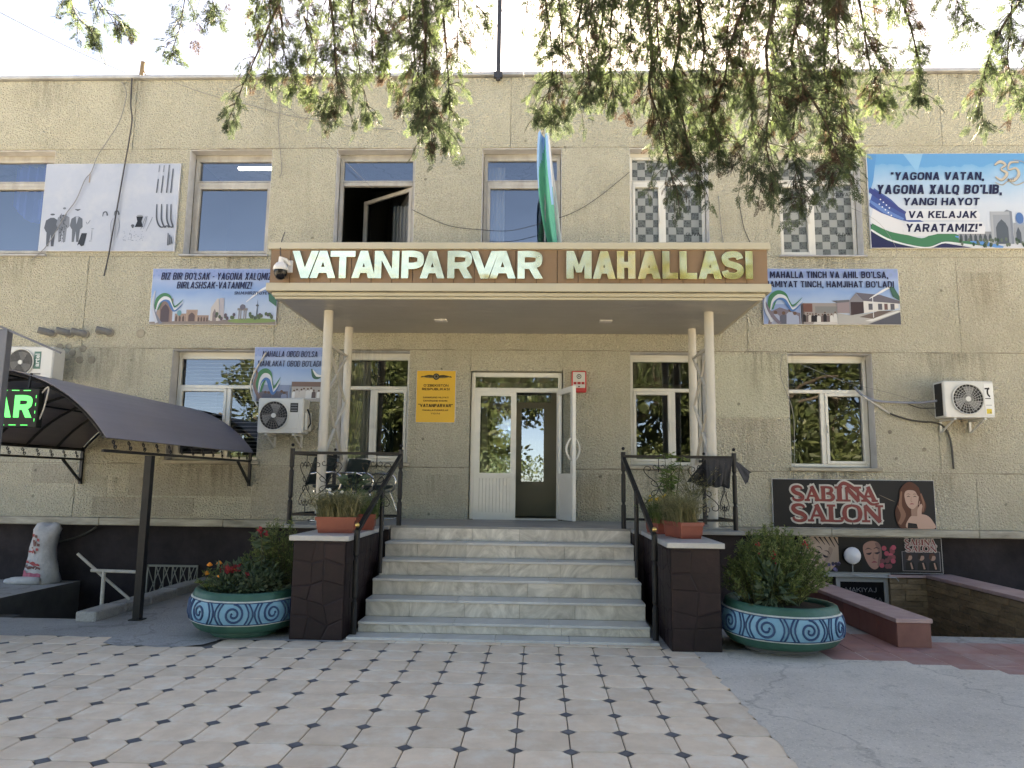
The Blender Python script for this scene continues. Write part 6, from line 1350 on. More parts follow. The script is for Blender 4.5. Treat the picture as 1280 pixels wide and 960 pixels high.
# dark cloth over the right railing
dc = mat('charcoal_cloth', (.035, .036, .04), .9, col2=(.055, .055, .06), scale=9, bump=.4, bscale=25)
th = thing('cloth', (2.2, -1.84, 1.6), 'dark charcoal cloth thrown over the right porch railing', 'cloth')
b = MB().m(dc)
def sheet(pts_top, pts_bot, y0, n=14, m_=10, amp=.03):
    vs = []
    for i in range(m_+1):
        s = i/m_
        for k in range(n+1):
            t_ = k/n; a_ = Vector(pts_top[0]).lerp(Vector(pts_top[1]), t_); c_ = Vector(pts_bot[0]).lerp(Vector(pts_bot[1]), t_); p = a_.lerp(c_, s)
            p.y += amp*math.sin(t_*13+s*4)*s+amp*.6*math.sin(t_*29)*s; p.z += .02*math.sin(t_*9+1)*s; vs.append(p)
    b.add(vs, [(i*(n+1)+k, (i+1)*(n+1)+k, (i+1)*(n+1)+k+1, i*(n+1)+k+1) for i in range(m_) for k in range(n)])
q = lambda px, py, y=-1.93: P(px, py, y)
sheet((q(882, 574, -1.80), q(915, 574, -1.80)), (q(858, 604, -1.70), q(910, 610, -1.70)), -1.8)
sheet((q(882, 573), q(916, 573)), (q(884, 607), q(911, 609)), -1.9)
sheet((q(916, 574, -1.86), q(926, 580, -1.6)), (q(932, 608, -1.8), q(939, 590, -1.5)), -1.8, 8, 8, .02)
b.build('fabric', th)
# ================================================================== chairs on the porch
def chair_proto():
    r = bpy.data.objects.new('office_chair', None); COL.objects.link(r); ORG[r.name] = Vector((0, 0, 0))
    lth = mat('dark_green_black_leatherette', (.018, .026, .026), .38, col2=(.026, .034, .034), scale=6); chrm = mat('brushed_chrome', (.55, .55, .55), .22, 1)
    def pad(name, c_, ax, ay, az, hx, hy, hz):
        b = MB().m(lth); n = 8; vs = []
        ax, ay, az = [Vector(v).normalized() for v in (ax, ay, az)]
        for s in (-1, 1):
            for i in range(n+1):
                for k in range(n+1):
                    u, v = -1+2*i/n, -1+2*k/n; e = (1-abs(u)**5)*(1-abs(v)**5)
                    vs.append(Vector(c_)+ax*hx*u+ay*hy*v+az*(s*hz*(.35+.65*e)+.03*(u*u-.4)))
        m_ = (n+1)**2; fs = []
        for i in range(n):
            for k in range(n):
                a_ = i*(n+1)+k; fs += [(m_+a_, m_+a_+n+1, m_+a_+n+2, m_+a_+1), (a_, a_+1, a_+n+2, a_+n+1)]
        for i in range(n):
            for a_, c2_ in ((i, i+1), (n*(n+1)+i+1, n*(n+1)+i)): fs.append((a_, m_+a_, m_+c2_, c2_))
            for a_, c2_ in (((i+1)*(n+1), i*(n+1)), (i*(n+1)+n, (i+1)*(n+1)+n)): fs.append((a_, m_+a_, m_+c2_, c2_))
        b.add(vs, fs); return b.build(name, r, smooth=True)
    pad('seat', (0, 0, .46), (1, 0, 0), (0, 1, 0), (0, 0, 1), .23, .24, .045)
    pad('backrest', (-.29, 0, .685), (0, 1, 0), (.38, 0, 1), (1, 0, -.38), .24, .20, .04)
    for s in (-1, 1):
        b = MB().m(chrm); y = .27*s
        b.tube(catmull([(-.25, y, .64), (-.1, y, .66), (.14, y, .66), (.25, y, .60), (.24, y, .46), (.16, y, .40), (-.05, y*.95, .40)], 5), .016, 8); b.build('armrest', r, smooth=True)
        b = MB().m(chrm); b.tube(catmull([(.18, y*.9, .40), (.27, y*.95, .2), (.29, y, .017), (-.25, y, .017)], 5), .014, 8); b.build('leg', r, smooth=True)
    b = MB().m(chrm); b.bar((-.2, -.25, .405), (-.2, .25, .405), .022); b.bar((.16, -.25, .405), (.16, .25, .405), .022); b.build('seat_frame', r)
    return r
ch = chair_proto(); ch.location = (-2.80, -1.05, PZ); ch.rotation_euler = (0, 0, math.radians(-20)); tag(ch, 'dark padded chair with chrome arms, close behind the left railing scrolls', 'chair', 'chairs on the left porch')
c2 = copy_tree(ch); c2.location = (-2.48, -.42, PZ); c2.rotation_euler = (0, 0, math.radians(-25)); tag(c2, 'dark padded chair with chrome arms, under the window nearest the yellow plaque', 'chair', 'chairs on the left porch')
# ================================================================== leaves
def leaf_quads(mb, base, dirs, L, W, roll=True, fold=.0):
    """diamond leaves: base Nx3, dirs Nx3 unit, L and W arrays"""
    n = len(base); base = np.asarray(base, float); dirs = np.asarray(dirs, float); dirs /= np.linalg.norm(dirs, axis=1)[:, None]+1e-9
    rv = nr.normal(size=(n, 3)); s = np.cross(dirs, rv); s /= np.linalg.norm(s, axis=1)[:, None]+1e-9
    L = np.broadcast_to(L, n)[:, None]; W = np.broadcast_to(W, n)[:, None]; nn = np.cross(s, dirs)
    m1 = base+dirs*L*.45
    v = np.stack([base, m1+s*W*.5+nn*W*fold, base+dirs*L, m1-s*W*.5+nn*W*fold], 1).reshape(-1, 3)
    o = len(mb.v); mb.v.extend(map(tuple, v)); mb.f.extend([[o+4*i, o+4*i+1, o+4*i+2, o+4*i+3] for i in range(n)]); mb.mi.extend([mb.cur]*n)
def rand_dirs(n, up=0.3):
    d = nr.normal(size=(n, 3)); d /= np.linalg.norm(d, axis=1)[:, None]; d[:, 2] += up; return d
def shell_pts(n, c, r, p=.45, lump=.18, seed=0):
    d = nr.normal(size=(n, 3)); d /= np.linalg.norm(d, axis=1)[:, None]; rad = nr.random(n)**p
    lm = 1+lump*np.sin(d[:, 0]*5+seed)*np.cos(d[:, 1]*4.3+seed*2)+lump*.8*np.sin(d[:, 2]*7+d[:, 0]*6+seed)
    return np.asarray(c)+d*np.asarray(r)*(rad*lm)[:, None], d
g_bush = leaf_mat('feathery_bush_leaf', [(.07, .105, .034), (.125, .175, .055), (.21, .25, .10)], .4)
g_dark = leaf_mat('grey_green_leaf', [(.035, .065, .036), (.07, .11, .062), (.12, .155, .10)], .3)
g_dry = leaf_mat('dry_lavender_leaf', [(.12, .13, .065), (.22, .21, .11), (.33, .30, .17)], .35)
g_lance = leaf_mat('oleander_leaf', [(.045, .085, .022), (.085, .14, .035), (.14, .19, .06)], .4)
stem_m = mat('green_brown_stem', (.07, .075, .03), .8)
def feather_bush(mb, c, r, n, stems, top=1.0):
    """upright feathery bush: many stems from the base carrying short thin leaves"""
    c = Vector(c); fine = []
    for i in range(stems):
        a_ = rnd.uniform(0, 6.283); e = rnd.random()**.55; tip = c+Vector((r[0]*e*math.cos(a_), r[1]*e*math.sin(a_), r[2]*math.sqrt(max(.08, 1-.86*e*e))*rnd.uniform(.78, 1.06)))
        b0 = c+Vector((r[0]*.35*e*math.cos(a_), r[1]*.35*e*math.sin(a_), -.02)); mid = b0.lerp(tip, .5)+Vector((0, 0, .06*r[2]))
        pts = catmull([b0, mid, tip], 6); mb.m(stem_m); mb.tube(pts, [.004]*(len(pts)-3)+[.003, .0025, .0015], 4, False); fine.append(pts)
    per = max(1, n//stems); mb.cur = 0
    B, D_ = [], []
    for pts in fine:
        for k in range(per):
            t_ = rnd.uniform(.12, 1)**.8*(len(pts)-1); i = min(int(t_), len(pts)-2); p = pts[i].lerp(pts[i+1], t_-i); ax = (pts[i+1]-pts[i]).normalized()
            d = Vector((rnd.gauss(0, 1), rnd.gauss(0, 1), rnd.gauss(0, 1))); d = (d.normalized()*.9+ax*.7); B.append(p); D_.append(d)
    return np.array(B), np.array(D_)
# ================================================================== round painted planters
pgreen = mat('planter_dark_green', (.018, .085, .060), .5, col2=(.035, .12, .088), scale=5, bump=.35, bscale=22, bdist=.008)
pblue = mat('planter_sky_blue', (.13, .32, .45), .55, col2=(.19, .40, .52), scale=4, bump=.35, bscale=20, bdist=.008)
pnavy = mat('planter_navy_line', (.012, .045, .12), .5, col2=(.02, .07, .16), scale=8)
pwhite = mat('planter_white_line', (.58, .60, .56), .6, col2=(.38, .42, .38), scale=14)
soil = mat('dark_soil', (.04, .03, .022), .95, col2=(.07, .05, .035), scale=14, bump=.8, bscale=30, bdist=.02)
def planter(x, y, R, label, foot=None, seed=0, tilt=0):
    th = thing('round_planter', (x, y, 0), label, 'planter', 'painted round planters')
    w_ = lambda a_: 1+.012*math.sin(3*a_+seed)+.008*math.sin(7*a_+seed*2)
    def wob(mb, k0=0):
        for i in range(k0, len(mb.v)):
            p = mb.v[i]; a_ = math.atan2(p[1]-y, p[0]-x); f_ = w_(a_); mb.v[i] = (x+(p[0]-x)*f_, y+(p[1]-y)*f_, p[2]+.006*math.sin(2*a_+seed)+tilt*(p[0]-x)*min(1, p[2]*4))
        return mb
    prof = lambda z: R*(1.0 if False else (1-.30*abs((z-.26)/.26)**2.3 if z < .26 else 1-.10*((z-.26)/.19)**2))
    z0 = .075 if foot else .015
    ft = MB().m(conc_d if foot else pgreen); ft.lathe([(R*.60, 0), (R*.62, .02), (R*.60, .085), (R*.3, .09)], (x, y, 0), 32); wob(ft).build('foot', th, smooth=True)
    b = MB().m(pgreen); b.lathe([(R*.5, z0+.02)]+[(prof(z), z) for z in (.075, .095, .115, .14, .165)], (x, y, 0), 56)
    b.lathe([(prof(.384), .384), (prof(.40)*.995, .40), (R*.925, .43), (R*.91, .455), (R*.87, .468), (R*.82, .46), (R*.79, .43), (R*.78, .38), (.01, .38)], (x, y, 0), 56); wob(b).build('bowl', th, smooth=True)
    b = MB().m(pblue); b.lathe([(prof(z)+.004, z) for z in (.170, .20, .23, .26, .29, .32, .35, .378)], (x, y, 0), 56); wob(b).build('painted_band', th, smooth=True)
    b = MB().m(pwhite)
    for z in (.166, .384): b.lathe([(prof(z)-.004, z-.012), (prof(z)+.008, z-.006), (prof(z)+.008, z+.006), (prof(z)-.004, z+.012)], (x, y, 0), 56)
    wob(b).build('white_stripe', th, smooth=True)
    b = MB().m(pnavy); cz = .275; H = .100
    def put(u, v):
        a_ = u/R; r_ = prof(cz+v)+.006; return Vector((x+r_*math.cos(a_), y+r_*math.sin(a_), cz+v))
    nm = 9; pitch = 2*math.pi*R/nm
    for k in range(nm):
        u0 = k*pitch+rnd.uniform(-.01, .01); flip = -1 if k % 2 else 1
        s = spiral((u0, 0), H*1.0, H*.2, 1.75, math.pi*.5 if flip > 0 else math.pi*.5, flip, 30); b.tube([put(*p) for p in s], [.0115]*28+[.009, .007, .005], 5)
        p_ = s[-1]; b.tube([put(*p_), put(p_[0]+.012, p_[1]+.01)], .012, 6)
        um = u0+pitch/2
        for o_, c_ in ((-.085, 1), (.085, -1), (-.048, 1), (.048, -1)): b.tube([put(um+o_+c_*.040*math.cos(v*math.pi/2), v*H*1.02) for v in (-1, -.6, -.2, .2, .6, 1)], .009, 5)
    for v in (-H*1.04, H*1.03): b.tube([put(2*math.pi*R*i/60, v) for i in range(61)], .005, 5, False)
    wob(b).build('swirl_ornament', th, smooth=True)
    b = MB().m(soil); b.lathe([(R*.80, .41), (R*.5, .43), (.01, .44)], (x, y, 0), 28); b.build('soil', th, smooth=True)
    return th
PLX, PLY = -3.10, -3.30; PRX, PRY = 2.42, -3.55
planter(PLX, PLY, .56, 'painted round planter with swirl band, left of the stairs, holding marigolds', None, 1.0, -.02)
planter(PRX, PRY, .58, 'painted round planter with swirl band, right of the stairs, on a bare concrete foot', True, 2.4, -.03)
# plants of the left planter
def plant(name, loc, label, cat='plant', group=None): return thing(name, loc, label, cat, group)
th = plant('marigold', (PLX-.28, PLY-.1, .43), 'small marigold with orange flowers on the left side of the left planter')
b = MB().m(g_bush); B, D_ = feather_bush(b, (PLX-.27, PLY-.12, .42), (.22, .2, .28), 700, 26); leaf_quads(b, B, D_, nr.uniform(.03, .06, len(B)), .012); b.build('foliage', th)
for dx, dy, z in [(-.33, -.2, .70), (-.22, -.22, .72), (-.12, -.25, .66), (-.17, -.3, .60), (-.05, -.2, .66), (-.4, -.1, .6)]:
    b = MB().m(mat('marigold_orange', (.75, .30, .02), .7, col2=(.62, .16, .01), scale=30))
    for k in range(3): b.lathe([(.004, -.012), (.03-.007*k, .0+.009*k), (.026-.008*k, .012+.009*k), (.003, .014+.009*k)], (PLX+dx, PLY+dy, z), 9)
    b.build('flower', th)
th = plant('cockscomb', (PLX, PLY, .43), 'dark leaved cockscomb with crimson heads in the middle of the left planter')
b = MB().m(g_dark)
for cx, cy, rr, nn in ((-.10, -.22, .20, 420), (.14, -.24, .17, 300), (.3, -.12, .16, 260), (-.02, -.05, .2, 300)):
    p, d = shell_pts(nn, (PLX+cx, PLY+cy, .50), (rr, rr*.9, .20), .5, .2, cx*9); p[:, 2] = np.maximum(p[:, 2], .42); leaf_quads(b, p, d+rand_dirs(nn, .5)*.7, nr.uniform(.05, .10, nn), nr.uniform(.025, .045, nn), fold=.2)
# taller broad leaved stalk
st_p = catmull([(PLX+.17, PLY-.12, .42), (PLX+.2, PLY-.15, .75), (PLX+.18, PLY-.16, 1.02)], 6)
for i in range(26): pp = st_p[rnd.randrange(3, len(st_p))]; a_ = rnd.uniform(0, 6.28); leaf_quads(b, [pp], [(math.cos(a_), math.sin(a_), rnd.uniform(-.5, .4))], rnd.uniform(.10, .19), rnd.uniform(.05, .075), fold=.25)
b.m(stem_m); b.tube(st_p, .007, 5); b.build('foliage', th)
crim = mat('crimson_flower', (.18, .012, .018), .8, col2=(.32, .03, .03), scale=25)
for cx, cy, z, r_ in ((-.08, -.33, .66, .07), (-.02, -.3, .69, .05), (.18, -.16, 1.04, .06), (.13, -.34, .62, .04), (-.2, -.2, .69, .03), (-.13, -.28, .70, .03)):
    b = MB().m(crim)
    for k in range(14): leaf_quads(b, [(PLX+cx+rnd.gauss(0, r_*.35), PLY+cy+rnd.gauss(0, r_*.35), z+rnd.gauss(0, r_*.25))], rand_dirs(1, .6), r_*.9, r_*.7)
    b.build('flower', th)
th = plant('feathery_bush', (PLX+.33, PLY+.15, .43), 'tall feathery green bush at the back of the left planter, against the stair wall')
b = MB().m(g_bush); B, D_ = feather_bush(b, (PLX+.26, PLY+.16, .42), (.40, .34, .74), 5200, 120); leaf_quads(b, B, D_, nr.uniform(.025, .06, len(B)), .009); b.build('foliage', th)
# right planter: one large bush
th = plant('feathery_bush', (PRX, PRY, .43), 'broad feathery bush filling the right planter with a few dark red flowers')
b = MB().m(g_bush); B, D_ = feather_bush(b, (PRX-.02, PRY, .42), (.53, .48, .76), 17000, 300); leaf_quads(b, B, D_, nr.uniform(.025, .055, len(B)), .011)
B, D_ = feather_bush(b, (PRX-.22, PRY-.1, .42), (.40, .36, .5), 1800, 60); leaf_quads(b, B, D_, nr.uniform(.03, .06, len(B)), .012); b.build('foliage', th)
for cx, cy, z in ((-.14, -.36, .93), (.20, -.24, 1.02), (-.26, -.25, 1.0)):
    b = MB().m(crim)
    for k in range(10): leaf_quads(b, [(PRX+cx+rnd.gauss(0, .012), PRY+cy+rnd.gauss(0, .012), z+rnd.gauss(0, .03))], rand_dirs(1, .6), .026, .02)
    b.build('flower', th)
th = plant('broad_leaf_plant', (PRX-.2, PRY-.35, .43), 'grey green broad leaved plant at the front of the right planter')
b = MB().m(g_dark); p, d = shell_pts(130, (PRX-.16, PRY-.32, .62), (.18, .12, .22), .5, .2, 4); leaf_quads(b, p, d+rand_dirs(130, .3)*.6, nr.uniform(.07, .14, 130), nr.uniform(.03, .055, 130), fold=.2); b.build('foliage', th)
# palm like plant beside the right porch base
th = plant('drooping_plant', (2.75, -1.6, 0), 'drooping long leaved plant between the right porch base and the bushy planter')
b = MB().m(g_dark)
for i in range(26):
    a_ = rnd.uniform(0, 6.28); L = rnd.uniform(.4, .75); pts = [Vector((2.75+math.cos(a_)*L*t_*.55, -1.75+math.sin(a_)*L*t_*.5, .05+.95*(1-(1-t_)**2)-.55*t_*t_*L)) for t_ in (0, .25, .5, .75, 1)]
    sd = Vector((-math.sin(a_), math.cos(a_), 0)); w_ = [.004, .012, .016, .012, .001]
    b.add([p+sd*s*ww for p, ww in zip(pts, w_) for s in (-1, 1)], [(2*k, 2*k+1, 2*k+3, 2*k+2) for k in range(4)])
b.build('foliage', th)
# ================================================================== flower boxes on the stair walls
terra = mat('terracotta_plastic', (.26, .060, .035), .45, col2=(.21, .045, .028), scale=4)
def flower_box(x, y, lx, ly, h, rot, label):
    th = thing('flower_box', (x, y, PZ-.005), label, 'flower box', 'terracotta flower boxes'); b = MB().m(terra); ca, sa = math.cos(rot), math.sin(rot); z0 = PZ-.004
    def ring(f_, z): return [(x+(sx*lx*f_)*ca-(sy*ly*f_)*sa, y+(sx*lx*f_)*sa+(sy*ly*f_)*ca, z) for sx, sy in ((-1, -1), (1, -1), (1, 1), (-1, 1))]
    rs = [ring(.84, z0), ring(.87, z0+h*.2), ring(.90, z0+h*.2), ring(.94, z0+h*.78), ring(1.0, z0+h*.78), ring(1.0, z0+h), ring(.93, z0+h), ring(.90, z0+h*.8)]
    vs = [p for r in rs for p in r]; fs = [(4*k+i, 4*k+(i+1) % 4, 4*k+4+(i+1) % 4, 4*k+4+i) for k in range(len(rs)-1) for i in range(4)]+[(3, 2, 1, 0)]
    b.add(vs, fs); b.build('box', th); b = MB().m(soil); b.add(ring(.9, z0+h*.82), [(0, 1, 2, 3)]); b.build('soil', th); return th
def grassy(name, x, y, lx, ly, h, n, material, label, flowers=None, z0=PZ+.12, rot=0):
    th = plant(name, (x, y, z0), label); b = MB().m(material); ca, sa = math.cos(rot), math.sin(rot)
    for i in range(n):
        u, v = rnd.uniform(-lx, lx), rnd.uniform(-ly, ly); bx_, by_ = x+u*ca-v*sa, y+u*sa+v*ca; a_ = rnd.uniform(0, 6.28); ln = rnd.uniform(.1, 1)**.7*h*.8; hh = h*rnd.uniform(.5, 1.05)
        pts = catmull([(bx_, by_, z0), (bx_+math.cos(a_)*ln*.35, by_+math.sin(a_)*ln*.35, z0+hh*.65), (bx_+math.cos(a_)*ln, by_+math.sin(a_)*ln, z0+hh*rnd.uniform(.7, 1.0))], 3)
        sd = Vector((-math.sin(a_), math.cos(a_), .3)); ws = [.003, .0035, .0035, .003, .003, .002, .001]
        b.add([Vector(p)+sd*s*ww for p, ww in zip(pts, ws) for s in (-1, 1)], [(2*k, 2*k+1, 2*k+3, 2*k+2) for k in range(len(pts)-1)])
        if i % 2 == 0:
            k = rnd.randrange(2, len(pts)); m_ = 6; leaf_quads(b, np.array([pts[k]]*m_)+nr.normal(size=(m_, 3))*.012, rand_dirs(m_, .6), nr.uniform(.02, .045, m_), .006)
    b.build('foliage', th)
    if flowers:
        col, k = flowers
        for i in range(k):
            u, v = rnd.uniform(-lx, lx), rnd.uniform(-ly, ly); f_ = MB().m(col); f_.ball((x+u*ca-v*sa, y+u*sa+v*ca, z0+h*rnd.uniform(.7, .95)), rnd.uniform(.012, .02), 4); f_.build('flower', th)
    return th
white_f = mat('white_flower', (.66, .64, .56), .7); yel_f = mat('yellow_flower', (.72, .45, .03), .7)
flower_box(-2.19, -3.18, .22, .105, .17, .04, 'terracotta flower box at the front of the left stair wall')
grassy('dry_lavender', -2.19, -3.18, .2, .08, .36, 700, g_dry, 'dry greyish lavender in the front box of the left stair wall', (white_f, 7), rot=.04)
flower_box(-2.08, -2.66, .2, .1, .18, .1, 'terracotta flower box behind the front one on the left stair wall')
grassy('green_herb', -2.06, -2.64, .19, .09, .36, 300, g_bush, 'greener herb clump in the rear box of the left stair wall', None, rot=.1)
th = plant('leafy_potplant', (-2.3, -2.2, PZ), 'broad leaved dark green potted plant in front of the porch chairs')
b = MB().m(g_dark)
for i in range(60):
    a_ = rnd.uniform(0, 6.28); z = rnd.uniform(.12, .62); leaf_quads(b, [(-2.28+math.cos(a_)*.08, -2.2+math.sin(a_)*.08, PZ+z)], [(math.cos(a_), math.sin(a_), rnd.uniform(-.2, .6))], rnd.uniform(.10, .18), rnd.uniform(.045, .07), fold=.2)
b.m(stem_m)
for i in range(6): a_ = i*1.05; b.tube(catmull([(-2.28, -2.2, PZ+.1), (-2.28+.05*math.cos(a_), -2.2+.05*math.sin(a_), PZ+.35), (-2.28+.12*math.cos(a_), -2.2+.12*math.sin(a_), PZ+.6)], 4), .005, 4)
b.build('foliage', th); b = MB().m(terra); b.lathe([(.09, 0), (.12, .15), (.13, .15), (.13, .17), (.115, .17), (.11, .13), (.01, .13)], (-2.28, -2.2, PZ-.004), 18); b.build('pot', th, smooth=False)
flower_box(1.56, -3.10, .13, .26, .17, .22, 'terracotta flower box at the front of the right stair wall')
grassy('dry_lavender', 1.53, -3.06, .11, .24, .38, 700, g_dry, 'dry greyish lavender in the front box of the right stair wall', None, rot=.22)
flower_box(1.42, -2.48, .11, .22, .17, .2, 'reddish flower box behind the front one on the right stair wall')
grassy('yellow_flowered_herb', 1.42, -2.55, .12, .2, .34, 320, g_bush, 'green herb with bright yellow flowers in the rear box of the right stair wall', (yel_f, 14), rot=.2)
# tall oleander
th = plant('oleander', (1.58, -2.15, PZ), 'tall slender oleander with long drooping leaves behind the right railing corner')
b = MB().m(g_lance)
for s in range(9):
    a_ = rnd.uniform(0, 6.28); e = rnd.uniform(.03, .17); x0, y0 = 1.60, -2.22; top = Vector((x0+e*math.cos(a_), y0+e*math.sin(a_), PZ+rnd.uniform(.6, .98)))
    pts = catmull([(x0+e*.25*math.cos(a_), y0+e*.25*math.sin(a_), PZ+.08), Vector((x0+e*.5*math.cos(a_), y0+e*.5*math.sin(a_), PZ+.45)), top], 6); b.m(stem_m); b.tube(pts, [.007]*(len(pts)-4)+[.005, .004, .003, .002], 5, False); b.cur = 0
    for k in range(46):
        t_ = rnd.uniform(.2, 1); i = min(int(t_*(len(pts)-1)), len(pts)-2); aa = rnd.uniform(0, 6.28); leaf_quads(b, [pts[i].lerp(pts[i+1], rnd.random())], [(math.cos(aa), math.sin(aa), rnd.uniform(-.7, .45))], rnd.uniform(.08, .16), rnd.uniform(.012, .020), fold=.1)
b.build('foliage', th); b = MB().m(terra); b.lathe([(.09, 0), (.12, .15), (.13, .15), (.13, .17), (.115, .17), (.11, .13), (.01, .13)], (1.6, -2.22, PZ-.004), 18); b.build('pot', th)
th = plant('grassy_potplant', (1.95, -2.0, PZ), 'wispy dry stemmed plant right of the tall oleander by the porch post')
b = MB().m(g_dry)
for i in range(60):
    a_ = rnd.uniform(0, 6.28); e = rnd.uniform(.1, .42); pts = catmull([(1.92, -1.95, PZ+.02), (1.92+e*.3*math.cos(a_), -1.95+e*.3*math.sin(a_), PZ+.45), (1.92+e*math.cos(a_), -1.95+e*math.sin(a_)*.6, PZ+rnd.uniform(.45, .85))], 4)
    b.m(stem_m); b.tube(pts, .002, 3, False); b.cur = 0; m_ = 9; ii = [rnd.randrange(3, len(pts)) for _ in range(m_)]; leaf_quads(b, np.array([pts[k] for k in ii]), rand_dirs(m_, .2), nr.uniform(.03, .07, m_), .007)
b.build('foliage', th)
# ================================================================== the conifer whose boughs hang into the view
CONLOW = [(.028, .038, .028), (.055, .080, .046), (.105, .15, .062)]
fol_m = leaf_mat('conifer_spray', CONLOW, .5, .6, .35)
fol_b = leaf_mat('withered_conifer_spray', [(.035, .026, .020), (.055, .038, .028), (.08, .055, .038)], .4, .7)
bark = mat('grey_brown_bark', (.06, .047, .036), .9, col2=(.03, .024, .018), scale=9, stretch=(2, 2, .4), bump=.8, bscale=20, bdist=.03)
def spray_template(k):
    """a flat fern-like conifer spray along +X in the XY plane, unit length"""
    r = random.Random(k); quads = []
    def tw(p, d, L, w_):
        s = (-d[1], d[0]); quads.append([(p[0]-s[0]*w_*.5, p[1]-s[1]*w_*.5, 0), (p[0]+d[0]*L*.5-s[0]*w_*.5, p[1]+d[1]*L*.5-s[1]*w_*.5, .01), (p[0]+d[0]*L, p[1]+d[1]*L, .0), (p[0]+d[0]*L*.5+s[0]*w_*.5, p[1]+d[1]*L*.5+s[1]*w_*.5, .01)])
    tw((0, 0), (1, 0), 1.0, .045)
    n = 8
    for i in range(n):
        t_ = .08+.86*i/n+r.uniform(-.02, .02)
        for sg in (-1, 1):
            a_ = sg*r.uniform(.55, .95); L = (.42*(1-t_*.75))*r.uniform(.7, 1.2); d = (math.cos(a_), math.sin(a_)); tw((t_, 0), d, L, .040)
            if L > .2:
                for q_ in (.35, .65):
                    for s2 in (-1, 1):
                        a2 = a_+s2*r.uniform(.5, .8); tw((t_+d[0]*L*q_, d[1]*L*q_), (math.cos(a2), math.sin(a2)), L*.38, .034)
    return np.array(quads)
TPL = [spray_template(k) for k in range(6)]
class Spray:
    def __init__(s): s.b = []
    def add(s, p, d, L):
        d = Vector(d).normalized(); q_ = TPL[rnd.randrange(6)]; u = d.cross(Vector((rnd.gauss(0, 1), rnd.gauss(0, 1), rnd.gauss(0, 1)))).normalized(); n_ = d.cross(u)
        M = np.array([d, u, n_]); bend = q_.copy(); bend[..., 2] -= .22*bend[..., 0]**2
        s.b.append((bend.reshape(-1, 3)*L)@M+np.array(p))
    def into(s, mb):
        v = np.concatenate(s.b); o = len(mb.v); mb.v.extend(map(tuple, v)); n = len(v)//4
        mb.f.extend([[o+4*i, o+4*i+1, o+4*i+2, o+4*i+3] for i in range(n)]); mb.mi.extend([mb.cur]*n)
tree = thing('conifer_tree', (2.6, -13.6, 0), 'conifer with dark feathery boughs hanging down into the top of the view', 'tree')
green, dry, wood = Spray(), Spray(), MB().m(bark)
def strand(pts, Y, dens=1.0, reach=.30, r0=.012, dryf=.12, up=None, tip=1.0):
    """hanging bough measured in the photo: polyline of (px, py) at distance plane Y"""
    q_ = [P(px, py, Y+rnd.uniform(-.12, .12)) for px, py in pts]
    if up is not None: q_ = [Vector(up)]+q_
    c_ = catmull(q_, 8); n = len(c_); wood.tube(c_, [max(.0025, r0*(1-i/n)) for i in range(n)], 5, False)
    start = 1 if up is None else 8
    for i in range(start, n):
        seg = (c_[min(i+1, n-1)]-c_[i-1]); L = seg.length; ax = seg.normalized() if L > 1e-6 else Vector((0, 0, -1)); t_ = i/n
        for k in range(max(1, int(L*21*dens+rnd.random()))):
            d = Vector((rnd.gauss(0, 1), rnd.gauss(0, .9), rnd.gauss(-.25, .55))).normalized(); d = (d+ax*.55+Vector((0, 0, -.25))).normalized()
            rl = reach*rnd.uniform(.3, 1.1)*(1-.35*t_*tip); p0 = c_[i-1].lerp(c_[i], rnd.random()); p1 = p0+d*rl*.6; p2 = p0+d*rl+Vector((0, 0, -rl*.35))
            tw = catmull([p0, p1, p2], 3); wood.tube(tw, [.003, .0028, .0025, .002, .0018, .0015, .001][:len(tw)], 3, False)
            sp = dry if rnd.random() < dryf*.45 else green
            for a_ in range(4):
                tt = rnd.uniform(.25, 1); j_ = min(int(tt*(len(tw)-1)), len(tw)-2); b0 = tw[j_].lerp(tw[j_+1], rnd.random()); dd = (tw[j_+1]-tw[j_]).normalized()+Vector((rnd.gauss(0, .55), rnd.gauss(0, .55), rnd.gauss(-.25, .4)))
                sp.add(b0, dd, rnd.uniform(.05, .11))
    for k in range(4):
        green.add(c_[-1], Vector((rnd.gauss(0, .5), rnd.gauss(0, .5), -1)), rnd.uniform(.10, .17))
YB = -6.9
# main limbs reaching forward above the frame
def limb(pts, r0):
    c_ = catmull(pts, 8); n = len(c_); wood.tube(c_, [r0*(1-.75*i/n) for i in range(n)], 8); return c_
trunk = MB().m(bark); tp = catmull([(2.6, -13.6, -.05), (2.65, -13.6, 1.5), (2.5, -13.55, 4), (2.6, -13.5, 7), (2.6, -13.5, 9.5)], 6); n = len(tp)
trunk.tube(tp, [.30*(1-.75*i/n)+.02 for i in range(n)], 14); trunk.build('trunk', tree, smooth=True)
L1 = limb([(2.55, -13.5, 4.2), (1.9, -11, 5.2), (1.2, -8.6, 5.35), (.6, -6.9, 5.35), (.2, -5.8, 5.9)], .09)
L2 = limb([(2.5, -13.5, 4.6), (.6, -11, 5.4), (-1.0, -9, 5.4), (-1.6, -7.2, 5.3), (-1.9, -6, 5.8)], .08)
L3 = limb([(2.6, -13.5, 4.9), (2.9, -11, 5.6), (2.8, -8.6, 5.5), (2.4, -7.0, 5.4), (2.2, -5.8, 5.95)], .08)
L4 = limb([(2.5, -13.5, 5.4), (-1.2, -11.5, 6.0), (-3.0, -9, 5.6), (-3.4, -7, 5.5)], .07)
S_ = strand
